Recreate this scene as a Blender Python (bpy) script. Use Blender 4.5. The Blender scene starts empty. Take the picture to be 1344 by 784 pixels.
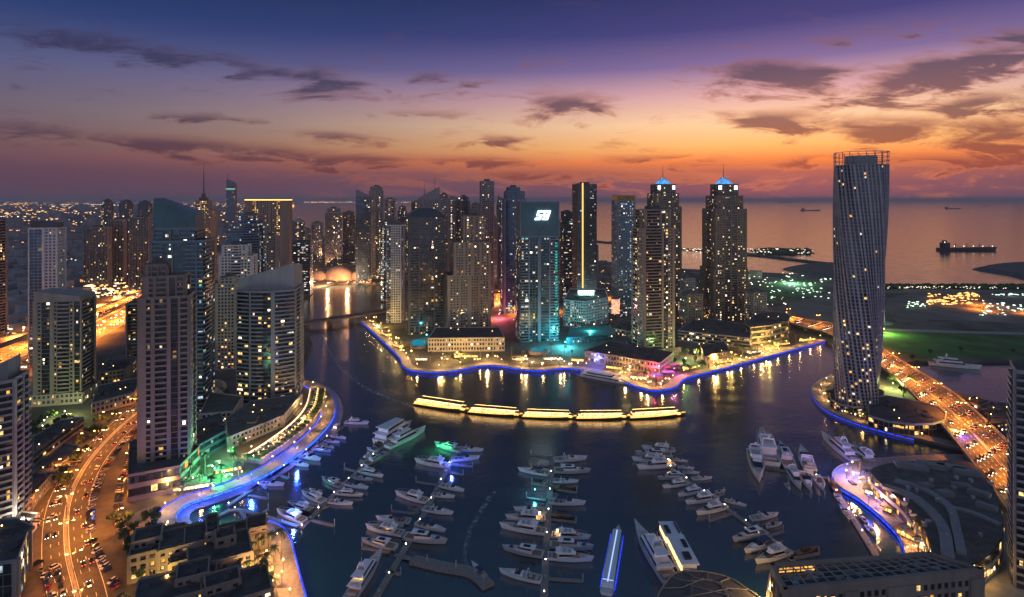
import bpy, math, random
from mathutils import Vector, Matrix
from mathutils.geometry import tessellate_polygon
random.seed(7)
PI = math.pi
sc = bpy.context.scene
COL = sc.collection

# ------------------------------------------------------------------ camera
H, F, HY, CX = 180.0, 760.0, 262.0, 672.0
cam_d = bpy.data.cameras.new("camera")
cam = bpy.data.objects.new("camera", cam_d)
COL.objects.link(cam)
cam.location = (0, 0, H)
cam.rotation_euler = (PI / 2, 0, 0)
cam_d.sensor_width = 36
cam_d.lens = F / 1344 * 36
cam_d.shift_y = -(392 - HY) / 1344
cam_d.clip_start = 1
cam_d.clip_end = 400000
sc.camera = cam

# ------------------------------------------------------------------ render
sc.render.engine = 'CYCLES'
sc.view_settings.view_transform = 'Standard'
sc.view_settings.look = 'None'
sc.view_settings.exposure = 0.28
sc.view_settings.gamma = 1.0
sc.view_settings.use_curve_mapping = False
cy = sc.cycles
cy.use_denoising = True
cy.max_bounces = 5
cy.diffuse_bounces = 2
cy.glossy_bounces = 3
cy.transmission_bounces = 2
cy.volume_bounces = 0
cy.transparent_max_bounces = 6
cy.sample_clamp_indirect = 4.0
cy.sample_clamp_direct = 0
cy.use_light_tree = True
cy.caustics_reflective = False
cy.caustics_refractive = False
cy.blur_glossy = 0.3


def lin(r, g, b):
    return tuple(((c / 255) / 12.92 if c / 255 <= 0.04045 else ((c / 255 + 0.055) / 1.055) ** 2.4) for c in (r, g, b))


# ------------------------------------------------------------------ world: dusk sky
SUN_AZ = math.atan((1040 - CX) / F)
world = bpy.data.worlds.new("World")
sc.world = world
world.use_nodes = True
nt = world.node_tree
N, L = nt.nodes, nt.links
N.clear()


def nd(t, **kw):
    n = N.new(t)
    for k, v in kw.items():
        setattr(n, k, v)
    return n


def mth(op, a, b=None, c=None, clamp=False):
    n = N.new('ShaderNodeMath')
    n.operation = op
    n.use_clamp = clamp
    for i, v in enumerate((a, b, c)):
        if v is None:
            continue
        if isinstance(v, (int, float)):
            n.inputs[i].default_value = v
        else:
            L.new(v, n.inputs[i])
    return n.outputs[0]


def mixc(fac, a, b, mode='MIX'):
    n = N.new('ShaderNodeMix')
    n.data_type = 'RGBA'
    n.blend_type = mode
    for s, v in ((n.inputs[0], fac), (n.inputs[6], a), (n.inputs[7], b)):
        if isinstance(v, (int, float)):
            s.default_value = v
        elif isinstance(v, tuple):
            s.default_value = (*v[:3], 1)
        else:
            L.new(v, s)
    return n.outputs[2]


tc = nd('ShaderNodeTexCoord')
sp = nd('ShaderNodeSeparateXYZ')
L.new(tc.outputs['Generated'], sp.inputs[0])
dx, dy, dz = sp.outputs
hl = mth('SQRT', mth('ADD', mth('MULTIPLY', dx, dx), mth('MULTIPLY', dy, dy)))
tt = mth('DIVIDE', dz, mth('MAXIMUM', hl, 0.001))
az = mth('ARCTAN2', dx, dy)


def ramp(src, stops, smooth=True):
    n = N.new('ShaderNodeValToRGB')
    r = n.color_ramp
    r.interpolation = 'B_SPLINE' if smooth else 'LINEAR'
    while len(r.elements) < len(stops):
        r.elements.new(0.5)
    for e, (p, c) in zip(r.elements, stops):
        e.position = p
        e.color = (*lin(*c), 1)
    L.new(src, n.inputs[0])
    return n.outputs[0]


ts = mth('MULTIPLY', mth('MAXIMUM', tt, 0), 2.0, clamp=True)    # t 0..0.5
warm = ramp(ts, [(0.0, (108, 78, 98)), (0.055, (120, 80, 94)), (0.09, (165, 92, 84)), (0.125, (242, 128, 66)), (0.175, (255, 184, 108)),
                 (0.25, (254, 206, 160)), (0.34, (218, 166, 168)), (0.44, (122, 100, 152)), (0.56, (54, 54, 120)), (0.70, (28, 38, 98)), (1.0, (16, 30, 80))], False)
cool = ramp(ts, [(0.0, (84, 66, 86)), (0.08, (86, 64, 84)), (0.16, (94, 76, 92)), (0.26, (84, 80, 108)),
                 (0.38, (66, 80, 124)), (0.52, (26, 54, 108)), (0.68, (6, 40, 88)), (1.0, (8, 30, 72))], False)
da = mth('SUBTRACT', az, SUN_AZ)
wf = mth('POWER', 2.718, mth('MULTIPLY', mth('MULTIPLY', da, da), -1.0 / (2 * 0.49 ** 2)))
sky = mixc(wf, cool, warm)

# clouds, given as soft patches of the sky (azimuth tangent u, elevation tangent v)
ysafe = mth('MAXIMUM', dy, 0.05)
u = mth('DIVIDE', dx, ysafe)
v = mth('DIVIDE', dz, ysafe)
cmb = nd('ShaderNodeCombineXYZ')
L.new(mth('MULTIPLY', u, 1.0), cmb.inputs[0])
L.new(mth('MULTIPLY', v, 4.6), cmb.inputs[1])
n1 = nd('ShaderNodeTexNoise')
n1.inputs['Scale'].default_value = 7.5
n1.inputs['Detail'].default_value = 12
n1.inputs['Roughness'].default_value = 0.66
n1.inputs['Distortion'].default_value = 0.6
L.new(cmb.outputs[0], n1.inputs['Vector'])
n2 = nd('ShaderNodeTexNoise')
n2.inputs['Scale'].default_value = 9
n2.inputs['Detail'].default_value = 4
L.new(cmb.outputs[0], n2.inputs['Vector'])
# warp the patch coordinates with noise so that their outline is ragged
wu = mth('ADD', u, mth('MULTIPLY', mth('SUBTRACT', n2.outputs[0], 0.5), 0.22))
wv = mth('ADD', v, mth('MULTIPLY', mth('SUBTRACT', n1.outputs[0], 0.5), 0.075))
CL = [  # px, py, rx, ry, slope(dy/dx in px), weight
    (1030, 100, 80, 15, 0.0, 1.05), (1080, 118, 26, 14, 0.4, 0.7), (1250, 95, 120, 17, -0.22, 1.15), (1180, 118, 45, 12, -.3, .7), (1300, 138, 70, 12, -0.05, 0.95),
    (1020, 160, 60, 11, 0.03, 0.9), (1100, 158, 40, 7, -0.1, 0.6), (1180, 172, 85, 13, 0.04, 1.0), (1300, 182, 80, 20, 0.02, 1.0),
    (740, 140, 48, 13, -0.03, 0.85), (690, 133, 45, 5, .12, .6), (560, 106, 30, 8, 0.0, 0.85), (415, 105, 45, 14, 0.15, 0.8), (320, 92, 110, 8, 0.2, 0.75),
    (150, 60, 190, 12, 0.16, 0.7), (430, 180, 45, 6, 0.03, 0.8), (265, 155, 45, 5, 0.04, 0.7), (655, 185, 30, 6, 0.03, 0.8),
    (300, 198, 190, 9, 0.09, 0.9), (470, 212, 90, 7, 0.02, 0.95), (640, 213, 80, 6, 0.03, 0.8), (760, 232, 180, 9, 0.02, 0.8), (870, 208, 60, 4, 0.0, 0.7), (930, 218, 70, 4, 0.02, 0.7),
    (1060, 212, 80, 5, -0.05, 0.8), (1230, 212, 130, 7, 0.0, 0.85), (90, 180, 130, 10, 0.1, 0.6), (540, 150, 70, 5, 0, .5), (1340, 50, 60, 12, 0, .6), (1130,48,120,9,-.12,.45)]
acc = None
for (px, py, rx, ry, sl, w) in CL:
    cu, cv = (px - CX) / F, (HY - py) / F
    du = mth('SUBTRACT', wu, cu)
    dv = mth('ADD', mth('SUBTRACT', wv, cv), mth('MULTIPLY', du, sl))
    a = mth('MULTIPLY', du, F / (rx * 1.3))
    b = mth('MULTIPLY', dv, F / (ry * 1.6))
    g = mth('MULTIPLY', mth('POWER', 2.718, mth('MULTIPLY', mth('ADD', mth('MULTIPLY', a, a), mth('MULTIPLY', b, b)), -1.0)), w)
    acc = g if acc is None else mth('MAXIMUM', acc, g)
front = mth('GREATER_THAN', dy, 0.06)
acc = mth('MULTIPLY', acc, front)
dens = mth('ADD', acc, mth('MULTIPLY', mth('SUBTRACT', n1.outputs[0], 0.5), 2.9))
mr = nd('ShaderNodeMapRange')
mr.interpolation_type = 'SMOOTHSTEP'
mr.inputs['From Min'].default_value = 0.12
mr.inputs['From Max'].default_value = 0.95
L.new(dens, mr.inputs['Value'])
cloud_lo = mixc(wf, lin(62, 48, 68), lin(140, 66, 60))
cloud_hi = mixc(wf, lin(40, 44, 84), lin(72, 58, 84))
cloud = mixc(mth('MULTIPLY', mth('SUBTRACT', tt, 0.05), 7.0, clamp=True), cloud_lo, cloud_hi)
sky = mixc(mth('MULTIPLY', mr.outputs[0], 0.88), sky, cloud)
# thin edges of the clouds catch the sunset
mk = mr.outputs[0]
rim = mth('MULTIPLY', mth('MULTIPLY', mth('MULTIPLY', mk, mth('SUBTRACT', 1.0, mk)), mth('MULTIPLY', n1.outputs[0], 2.2)), mth('MULTIPLY', wf, mth('MULTIPLY', mth('SUBTRACT', 0.30, tt), 3.5, clamp=True)), clamp=True)
sky = mixc(rim, sky, lin(255, 150, 96))
# the pale band opposite the sunset
back = mth('MULTIPLY', mth('MULTIPLY', dy, -1.6, clamp=True), mth('SUBTRACT', 1.0, mth('MULTIPLY', mth('MAXIMUM', tt, 0), 0.9, clamp=True)))
zen = mth('MULTIPLY', mth('SUBTRACT', tt, 0.42), 2.2, clamp=True)
sky = mixc(zen, sky, (0.045, 0.105, 0.19))
sky = mixc(back, sky, (0.40, 0.42, 0.58))
nish = nd('ShaderNodeTexSky')
nish.sky_type = 'NISHITA'
nish.sun_disc = False
nish.sun_elevation = math.radians(1.0)
nish.sun_rotation = SUN_AZ
nish.air_density = 1.5
bg1 = nd('ShaderNodeBackground')
L.new(sky, bg1.inputs[0])
bg1.inputs[1].default_value = 0.88
bg2 = nd('ShaderNodeBackground')
L.new(nish.outputs[0], bg2.inputs[0])
bg2.inputs[1].default_value = 0.012
ads = nd('ShaderNodeAddShader')
L.new(bg1.outputs[0], ads.inputs[0])
L.new(bg2.outputs[0], ads.inputs[1])
wo = nd('ShaderNodeOutputWorld')
L.new(ads.outputs[0], wo.inputs[0])

# last light of the sun, just below the haze at the horizon
sd = bpy.data.lights.new("sun", 'SUN')
sd.energy = 0.02
sd.angle = math.radians(30)
sd.color = (1.0, 0.55, 0.35)
sun = bpy.data.objects.new("sun", sd)
COL.objects.link(sun)
sdir = Vector((math.sin(SUN_AZ), math.cos(SUN_AZ), math.tan(math.radians(2.0)))).normalized()
sun.rotation_euler = (-sdir).to_track_quat('-Z', 'Y').to_euler()


# ------------------------------------------------------------------ helpers
def G(px, py, z=0.0):
    """the point of the level z that lies under a pixel of the photograph"""
    d = F * (H - z) / (py - HY)
    return Vector(((px - CX) / F * d, d, z))


def zat(py, d):
    return H - (py - HY) * d / F


class MB:
    def __init__(s):
        s.v, s.f = [], []

    def add(s, vs, fs):
        o = len(s.v)
        s.v.extend(vs)
        s.f.extend([tuple(i + o for i in f) for f in fs])

    def box(s, x0, x1, y0, y1, z0, z1):
        s.add([(x0, y0, z0), (x1, y0, z0), (x1, y1, z0), (x0, y1, z0), (x0, y0, z1), (x1, y0, z1), (x1, y1, z1), (x0, y1, z1)],
              [(0, 3, 2, 1), (4, 5, 6, 7), (0, 1, 5, 4), (1, 2, 6, 5), (2, 3, 7, 6), (3, 0, 4, 7)])

    def obox(s, o, u, n, a0, a1, b0, b1, z0, z1):
        """box along the unit vector u (2D) and outward n from the 2D origin o"""
        P = []
        for z in (z0, z1):
            for a, b in ((a0, b0), (a1, b0), (a1, b1), (a0, b1)):
                P.append((o[0] + u[0] * a + n[0] * b, o[1] + u[1] * a + n[1] * b, z))
        s.add(P, [(0, 1, 2, 3), (7, 6, 5, 4), (4, 5, 1, 0), (5, 6, 2, 1), (6, 7, 3, 2), (7, 4, 0, 3)])

    def prism(s, pts, z0, z1, top=True, bottom=False, zt=None):
        n = len(pts)
        vs = [(p[0], p[1], z0) for p in pts] + [(p[0], p[1], (zt[i] if zt else z1)) for i, p in enumerate(pts)]
        fs = [(i, (i + 1) % n, n + (i + 1) % n, n + i) for i in range(n)]
        if top or bottom:
            tri = tessellate_polygon([[Vector((p[0], p[1], 0)) for p in pts]])
            for t in tri:
                a, b, c = [Vector((pts[i][0], pts[i][1])) for i in t]
                cr = (b.x - a.x) * (c.y - a.y) - (b.y - a.y) * (c.x - a.x)
                t = t if cr > 0 else (t[0], t[2], t[1])
                if top:
                    fs.append(tuple(i + n for i in t))
                if bottom:
                    fs.append((t[0], t[2], t[1]))
        s.add(vs, fs)

    def cone(s, x, y, z0, z1, r0, r1, n=8, cap=True):
        vs = []
        for z, r in ((z0, r0), (z1, r1)):
            for i in range(n):
                vs.append((x + r * math.cos(2 * PI * i / n), y + r * math.sin(2 * PI * i / n), z))
        fs = [(i, (i + 1) % n, n + (i + 1) % n, n + i) for i in range(n)]
        if cap:
            fs.append(tuple(range(n, 2 * n)))
            fs.append(tuple(reversed(range(n))))
        s.add(vs, fs)

    def ball(s, x, y, z, r, n=6, m=4, sz=1.0):
        vs = [(x, y, z - r * sz)]
        for j in range(1, m):
            t = -PI / 2 + PI * j / m
            for i in range(n):
                vs.append((x + r * math.cos(t) * math.cos(2 * PI * i / n), y + r * math.cos(t) * math.sin(2 * PI * i / n), z + r * sz * math.sin(t)))
        vs.append((x, y, z + r * sz))
        fs = [(0, 1 + (i + 1) % n, 1 + i) for i in range(n)]
        for j in range(m - 2):
            for i in range(n):
                a = 1 + j * n
                fs.append((a + i, a + (i + 1) % n, a + n + (i + 1) % n, a + n + i))
        k = 1 + (m - 2) * n
        fs += [(k + i, k + (i + 1) % n, len(vs) - 1) for i in range(n)]
        s.add(vs, fs)

    def bar(s, a, b, w):
        a, b = Vector(a), Vector(b)
        d = (b - a).normalized()
        q = d.cross(Vector((0, 0, 1)))
        if q.length < 1e-3:
            q = Vector((1, 0, 0))
        q.normalize()
        r = d.cross(q)
        vs = []
        for p in (a, b):
            for i, j in ((-1, -1), (1, -1), (1, 1), (-1, 1)):
                vs.append(tuple(p + q * (i * w / 2) + r * (j * w / 2)))
        s.add(vs, [(0, 1, 2, 3), (7, 6, 5, 4), (4, 5, 1, 0), (5, 6, 2, 1), (6, 7, 3, 2), (7, 4, 0, 3)])

    def mesh(s, name):
        me = bpy.data.meshes.new(name)
        me.from_pydata(s.v, [], s.f)
        return me


def link(name, mb, mat, parent=None, smooth=False, loc=None):
    me = mb.mesh(name)
    if mat is not None:
        me.materials.append(mat)
    if smooth:
        me.shade_smooth()
    o = bpy.data.objects.new(name, me)
    COL.objects.link(o)
    if parent is not None:
        o.parent = parent
    if loc is not None:
        o.location = loc
    return o


def tag(o, label=None, cat=None, group=None, kind=None):
    if label:
        o["label"] = label
    if cat:
        o["category"] = cat
    if group:
        o["group"] = group
    if kind:
        o["kind"] = kind
    return o


def thing(name, label, cat, loc=(0, 0, 0), rz=0.0, group=None):
    o = bpy.data.objects.new(name, None)
    o.empty_display_size = 1
    COL.objects.link(o)
    o.location = loc
    o.rotation_euler = (0, 0, rz)
    return tag(o, label, cat, group)


def dup(o, parent=None):
    c = o.copy()
    COL.objects.link(c)
    if parent is not None:
        c.parent = parent
    for ch in o.children:
        dup(ch, c)
    return c


def smooth_pts(pts, n=6, closed=False):
    P = [Vector(p) for p in pts]
    out = []
    m = len(P)
    rng = range(m if closed else m - 1)
    for i in rng:
        p0 = P[(i - 1) % m] if closed or i > 0 else P[0] * 2 - P[1]
        p1, p2 = P[i], P[(i + 1) % m]
        p3 = P[(i + 2) % m] if closed or i < m - 2 else P[-1] * 2 - P[-2]
        for k in range(n):
            t = k / n
            out.append(0.5 * ((2 * p1) + (p2 - p0) * t + (2 * p0 - 5 * p1 + 4 * p2 - p3) * t * t + (3 * p1 - p0 - 3 * p2 + p3) * t ** 3))
    if not closed:
        out.append(P[-1])
    return out


def offs(path, d):
    """offset a 3D polyline sideways (positive = to the left of travel)"""
    out = []
    for i, p in enumerate(path):
        a = path[max(0, i - 1)]
        b = path[min(len(path) - 1, i + 1)]
        t = Vector((b.x - a.x, b.y - a.y))
        t.normalize()
        out.append(Vector((p.x - t.y * d, p.y + t.x * d, p.z)))
    return out


def strip_between(mb, A, B, z0=None, z1=None, thick=0.0):
    """sheet between two polylines; with thick > 0 a slab"""
    n = len(A)
    vs = [tuple(p) for p in A] + [tuple(p) for p in B]
    fs = [(i, i + 1, n + i + 1, n + i) for i in range(n - 1)]
    if thick:
        vs += [(p[0], p[1], p[2] - thick) for p in vs]
        k = 2 * n
        fs += [(k + n + i, k + n + i + 1, k + i + 1, k + i) for i in range(n - 1)]
        fs += [(k + i, k + i + 1, i + 1, i) for i in range(n - 1)]
        fs += [(n + i, n + i + 1, k + n + i + 1, k + n + i) for i in range(n - 1)]
        fs += [(k, 0, n, k + n), (k + n - 1, k + 2 * n - 1, 2 * n - 1, n - 1)]
    mb.add(vs, fs)


def resample(path, step):
    out, acc = [path[0].copy()], 0.0
    for i in range(len(path) - 1):
        a, b = path[i], path[i + 1]
        l = (b - a).length
        while acc + l >= step:
            t = (step - acc) / l
            a = a.lerp(b, t)
            out.append(a.copy())
            l = (b - a).length
            acc = 0.0
        acc += l
    return out


# ------------------------------------------------------------------ materials
def mat(name, col, rough=0.7, metal=0.0, var=0.15, scale=0.15, stretch=None, spec=0.5, bump=0.0, coords='Object'):
    m = bpy.data.materials.new(name)
    m.use_nodes = True
    t = m.node_tree
    b = t.nodes['Principled BSDF']
    b.inputs['Roughness'].default_value = rough
    b.inputs['Metallic'].default_value = metal
    b.inputs['Specular IOR Level'].default_value = spec
    if var > 0:
        c = t.nodes.new('ShaderNodeTexCoord')
        mp = t.nodes.new('ShaderNodeMapping')
        mp.inputs['Scale'].default_value = stretch or (1, 1, 1)
        nz = t.nodes.new('ShaderNodeTexNoise')
        nz.inputs['Scale'].default_value = scale
        nz.inputs['Detail'].default_value = 6
        nz.inputs['Roughness'].default_value = 0.65
        t.links.new(c.outputs[coords], mp.inputs[0])
        t.links.new(mp.outputs[0], nz.inputs['Vector'])
        r = t.nodes.new('ShaderNodeValToRGB')
        lo = tuple(max(0, x * (1 - var * 1.6)) for x in col)
        hi = tuple(min(1, x * (1 + var * 1.6)) for x in col)
        r.color_ramp.elements[0].position = 0.3
        r.color_ramp.elements[0].color = (*lo, 1)
        r.color_ramp.elements[1].position = 0.7
        r.color_ramp.elements[1].color = (*hi, 1)
        t.links.new(nz.outputs[0], r.inputs[0])
        t.links.new(r.outputs[0], b.inputs['Base Color'])
        if bump:
            bp = t.nodes.new('ShaderNodeBump')
            bp.inputs['Strength'].default_value = bump
            t.links.new(nz.outputs[0], bp.inputs['Height'])
            t.links.new(bp.outputs[0], b.inputs['Normal'])
    else:
        b.inputs['Base Color'].default_value = (*col, 1)
    return m


def emit(name, col, strength, vary=0.0, sample=False, inner=False):
    m = bpy.data.materials.new(name)
    m.use_nodes = True
    t = m.node_tree
    t.nodes.clear()
    e = t.nodes.new('ShaderNodeEmission')
    e.inputs[0].default_value = (*col, 1)
    e.inputs[1].default_value = strength
    o = t.nodes.new('ShaderNodeOutputMaterial')
    t.links.new(e.outputs[0], o.inputs[0])
    if vary:
        if inner:   # a room behind each pane differs from the next
            g = t.nodes.new('ShaderNodeNewGeometry')
            wn = t.nodes.new('ShaderNodeTexNoise')
            wn.inputs['Scale'].default_value = 0.55
            t.links.new(g.outputs['Position'], wn.inputs['Vector'])
            src = wn.outputs[0]
            lo, hi = 0.3, 0.7
        else:
            oi = t.nodes.new('ShaderNodeObjectInfo')
            src = oi.outputs['Random']
            lo, hi = 0, 1
        mr_ = t.nodes.new('ShaderNodeMapRange')
        mr_.inputs['From Min'].default_value = lo
        mr_.inputs['From Max'].default_value = hi
        mr_.inputs['To Min'].default_value = strength * (1 - vary)
        mr_.inputs['To Max'].default_value = strength * (1 + vary)
        t.links.new(src, mr_.inputs['Value'])
        t.links.new(mr_.outputs[0], e.inputs[1])
    m.cycles.emission_sampling = 'AUTO' if sample else 'NONE'
    return m


def glass(name, tint, refl=0.25, rough=0.12):
    """dark tower glazing: tinted, with panes that differ a little and blinds behind some"""
    m = bpy.data.materials.new(name)
    m.use_nodes = True
    t = m.node_tree
    b = t.nodes['Principled BSDF']
    b.inputs['Metallic'].default_value = refl
    b.inputs['Specular IOR Level'].default_value = 0.8
    c = t.nodes.new('ShaderNodeTexCoord')
    mp = t.nodes.new('ShaderNodeMapping')
    mp.inputs['Scale'].default_value = (0.3, 0.3, 0.29)
    sn = t.nodes.new('ShaderNodeVectorMath')
    sn.operation = 'FLOOR'
    wn = t.nodes.new('ShaderNodeTexWhiteNoise')
    t.links.new(c.outputs['Object'], mp.inputs[0])
    t.links.new(mp.outputs[0], sn.inputs[0])
    t.links.new(sn.outputs[0], wn.inputs[0])
    r = t.nodes.new('ShaderNodeValToRGB')
    r.color_ramp.elements[0].color = (*[x * 0.5 for x in tint], 1)
    r.color_ramp.elements[1].color = (*[min(1, x * 1.9 + 0.01) for x in tint], 1)
    e = r.color_ramp.elements.new(0.8)
    e.color = (*[x * 1.1 for x in tint], 1)
    t.links.new(wn.outputs[0], r.inputs[0])
    t.links.new(r.outputs[0], b.inputs['Base Color'])
    mr_ = t.nodes.new('ShaderNodeMapRange')
    mr_.inputs['To Min'].default_value = rough * 0.6
    mr_.inputs['To Max'].default_value = rough * 1.8
    t.links.new(wn.outputs[0], mr_.inputs['Value'])
    t.links.new(mr_.outputs[0], b.inputs['Roughness'])
    return m


M = {}
M['beige'] = mat('beige_render', (0.33, 0.29, 0.26), 0.8, var=0.12, stretch=(1, 1, 0.15))
M['tan'] = mat('tan_render', (0.25, 0.20, 0.17), 0.8, var=0.12, stretch=(1, 1, 0.15))
M['cream'] = mat('cream_render', (0.50, 0.43, 0.37), 0.8, var=0.1, stretch=(1, 1, 0.15))
M['grey'] = mat('grey_cladding', (0.22, 0.22, 0.23), 0.6, var=0.12, stretch=(1, 1, 0.15))
M['dark'] = mat('dark_cladding', (0.07, 0.07, 0.08), 0.5, var=0.15, stretch=(1, 1, 0.15))
M['brown'] = mat('brown_stone', (0.18, 0.14, 0.12), 0.8, var=0.15)
M['white'] = mat('white_render', (0.62, 0.60, 0.60), 0.7, var=0.06)
M['mauve'] = mat('mauve_concrete', (0.29, 0.27, 0.28), 0.75, var=0.12, stretch=(1, 1, 0.1))
M['bluegrey'] = mat('blue_grey_panel', (0.12, 0.16, 0.22), 0.4, var=0.12)
M['tealpanel'] = mat('teal_panel', (0.03, 0.10, 0.13), 0.3, var=0.2, scale=0.05)
M['roof'] = mat('roof_felt', (0.075, 0.07, 0.075), 0.9, var=0.3, scale=0.12)
M['roof2'] = mat('roof_gravel', (0.12, 0.105, 0.10), 0.9, var=0.25, scale=0.2)
M['concrete'] = mat('concrete', (0.30, 0.28, 0.26), 0.85, var=0.2, scale=0.3)
M['paving'] = mat('promenade_paving', (0.27, 0.22, 0.20), 0.7, var=0.22, scale=0.6)
M['asphalt'] = mat('asphalt', (0.062, 0.058, 0.055), 0.75, var=0.25, scale=0.25)
M['line'] = mat('road_paint', (0.75, 0.73, 0.68), 0.6, var=0.1, scale=1)
M['grass'] = mat('lawn_grass', (0.035, 0.11, 0.025), 0.95, var=0.45, scale=0.03)
M['leaf'] = mat('leaves', (0.05, 0.09, 0.028), 0.85, var=0.4, scale=0.8)
M['leaf2'] = mat('palm_fronds', (0.07, 0.10, 0.035), 0.8, var=0.4, scale=0.8)
M['bark'] = mat('bark', (0.14, 0.10, 0.07), 0.9, var=0.3, scale=2)
M['metal'] = mat('dark_metal', (0.10, 0.10, 0.11), 0.45, 0.6, var=0.1, scale=1)
M['steel'] = mat('pale_steel', (0.5, 0.5, 0.52), 0.4, 0.4, var=0.1, scale=1)
M['deck'] = mat('pontoon_boards', (0.27, 0.23, 0.21), 0.8, var=0.25, scale=1.2)
M['gel'] = mat('white_gelcoat', (0.82, 0.82, 0.88), 0.22, var=0.05, scale=0.5)
M['gel2'] = mat('cream_gelcoat', (0.62, 0.60, 0.60), 0.3, var=0.08, scale=0.5)
M['navy'] = mat('navy_hull', (0.02, 0.03, 0.07), 0.2, var=0.1)
M['teak'] = mat('teak_deck', (0.30, 0.20, 0.13), 0.7, var=0.2, scale=1.5)
M['canvas'] = mat('blue_canvas', (0.03, 0.05, 0.16), 0.8, var=0.1)
M['wood'] = mat('dark_dhow_wood', (0.10, 0.05, 0.025), 0.55, var=0.3, scale=0.8)
M['cushion'] = mat('boat_cushions', (0.45, 0.42, 0.40), 0.8, var=0.1)
M['rust'] = mat('rusty_ship_hull', (0.05, 0.035, 0.04), 0.6, var=0.3)
M['sand'] = mat('bare_sand', (0.20, 0.155, 0.13), 0.95, var=0.35, scale=0.008)
M['rock'] = mat('rock_armour', (0.10, 0.09, 0.09), 0.9, var=0.4, scale=0.1, bump=0.4)
M['tealroof'] = mat('teal_awning', (0.05, 0.30, 0.30), 0.6, var=0.3, scale=0.3)
M['glass'] = glass('dark_glazing', (0.030, 0.036, 0.045))
M['blueglass'] = glass('blue_glazing', (0.035, 0.075, 0.13), 0.45, 0.1)
M['tealglass'] = glass('teal_glazing', (0.012, 0.055, 0.068), 0.35, 0.12)
M['tint'] = mat('boat_windows', (0.008, 0.01, 0.014), 0.08, 0.0, var=0, spec=0.8)

W_ = {}
W_['warm'] = emit('lit_room_warm', (1.0, 0.64, 0.22), 1.15, 0.8, inner=True)
W_['gold'] = emit('lit_room_gold', (1.0, 0.48, 0.10), 1.0, 0.7, inner=True)
W_['white'] = emit('lit_room_white', (1.0, 0.86, 0.66), 0.9, 0.8, inner=True)
W_['cool'] = emit('lit_room_cool', (0.66, 0.86, 1.0), 0.6, 0.8, inner=True)
W_['dim'] = emit('lit_room_dim', (0.9, 0.55, 0.28), 0.22, 0.8, inner=True)
W_['bright'] = emit('lit_room_bright', (1.0, 0.80, 0.5), 3.4, 0.6, inner=True)
W_['green'] = emit('lit_room_green', (0.35, 1.0, 0.65), 0.5, 0.6, inner=True)
M['bulb_o'] = emit('sodium_lamp', (1.0, 0.48, 0.12), 30)
M['bulb_w'] = emit('white_lamp', (1.0, 0.88, 0.65), 14)
M['bulb_y'] = emit('warm_lamp', (1.0, 0.62, 0.20), 12)
M['bulb_c'] = emit('cool_lamp', (0.75, 0.9, 1.0), 14)
M['led_blue'] = emit('blue_led_strip', (0.012, 0.045, 1.0), 2.7, .75, inner=True, sample=True)
M['led_blue2'] = emit('faint_blue_led_strip', (0.015, 0.045, 1.0), 2.0, sample=True)
M['led_bright'] = emit('bright_blue_led_strip', (0.010, 0.05, 1.0), 9.0, .5, inner=True, sample=True)
M['headlight'] = emit('headlight_glow', (1.0, 0.80, 0.50), 12)
M['taillight'] = emit('taillight_glow', (1.0, 0.12, 0.03), 6)

# ------------------------------------------------------------------ water, haze, land
def water_mat():
    m = bpy.data.materials.new('water')
    m.use_nodes = True
    t = m.node_tree
    b = t.nodes['Principled BSDF']
    b.inputs['Base Color'].default_value = (0.002, 0.030, 0.042, 1)
    b.inputs['Roughness'].default_value = 0.13
    b.inputs['IOR'].default_value = 1.8
    b.inputs['Specular IOR Level'].default_value = 1.0
    g = t.nodes.new('ShaderNodeNewGeometry')
    mp = t.nodes.new('ShaderNodeMapping')
    mp.inputs['Scale'].default_value = (0.16, 0.30, 0.2)
    a = t.nodes.new('ShaderNodeTexNoise')
    a.inputs['Scale'].default_value = 1.0
    a.inputs['Detail'].default_value = 5
    a.inputs['Roughness'].default_value = 0.6
    t.links.new(g.outputs['Position'], mp.inputs[0])
    t.links.new(mp.outputs[0], a.inputs['Vector'])
    bp = t.nodes.new('ShaderNodeBump')
    bp.inputs['Strength'].default_value = 0.26
    bp.inputs['Distance'].default_value = 0.8
    t.links.new(a.outputs[0], bp.inputs['Height'])
    t.links.new(bp.outputs[0], b.inputs['Normal'])
    # calmer and rougher patches drawn by the breeze
    mp2 = t.nodes.new('ShaderNodeMapping')
    mp2.inputs['Scale'].default_value = (0.006, 0.014, 0.01)
    c = t.nodes.new('ShaderNodeTexNoise')
    c.inputs['Detail'].default_value = 6
    c.inputs['Distortion'].default_value = 0.8
    t.links.new(g.outputs['Position'], mp2.inputs[0])
    t.links.new(mp2.outputs[0], c.inputs['Vector'])
    r = t.nodes.new('ShaderNodeMapRange')
    r.inputs['From Min'].default_value = 0.35
    r.inputs['From Max'].default_value = 0.65
    r.inputs['To Min'].default_value = 0.09
    r.inputs['To Max'].default_value = 0.20
    t.links.new(c.outputs[0], r.inputs['Value'])
    t.links.new(r.outputs[0], b.inputs['Roughness'])
    return m


M['water'] = water_mat()
FAR = 60000
wb = MB()
wb.add([(-95000, -600, 0), (95000, -600, 0), (95000, FAR, 0), (-95000, FAR, 0)], [(0, 1, 2, 3)])
tag(link('water', wb, M['water']), kind='structure')

hz = MB()
hz.box(-96000, 96000, -700, FAR + 1000, -1.0, 262.0)
hm = bpy.data.materials.new('haze')
hm.use_nodes = True
ht = hm.node_tree
ht.nodes.clear()
pv = ht.nodes.new('ShaderNodeVolumePrincipled')
pv.inputs['Color'].default_value = (0.93, 0.88, 0.93, 1)
pv.inputs['Anisotropy'].default_value = 0.2
pv.inputs['Density'].default_value = 0.00005
ho = ht.nodes.new('ShaderNodeOutputMaterial')
ht.links.new(pv.outputs[0], ho.inputs['Volume'])
tag(link('haze', hz, hm), kind='stuff')


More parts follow.
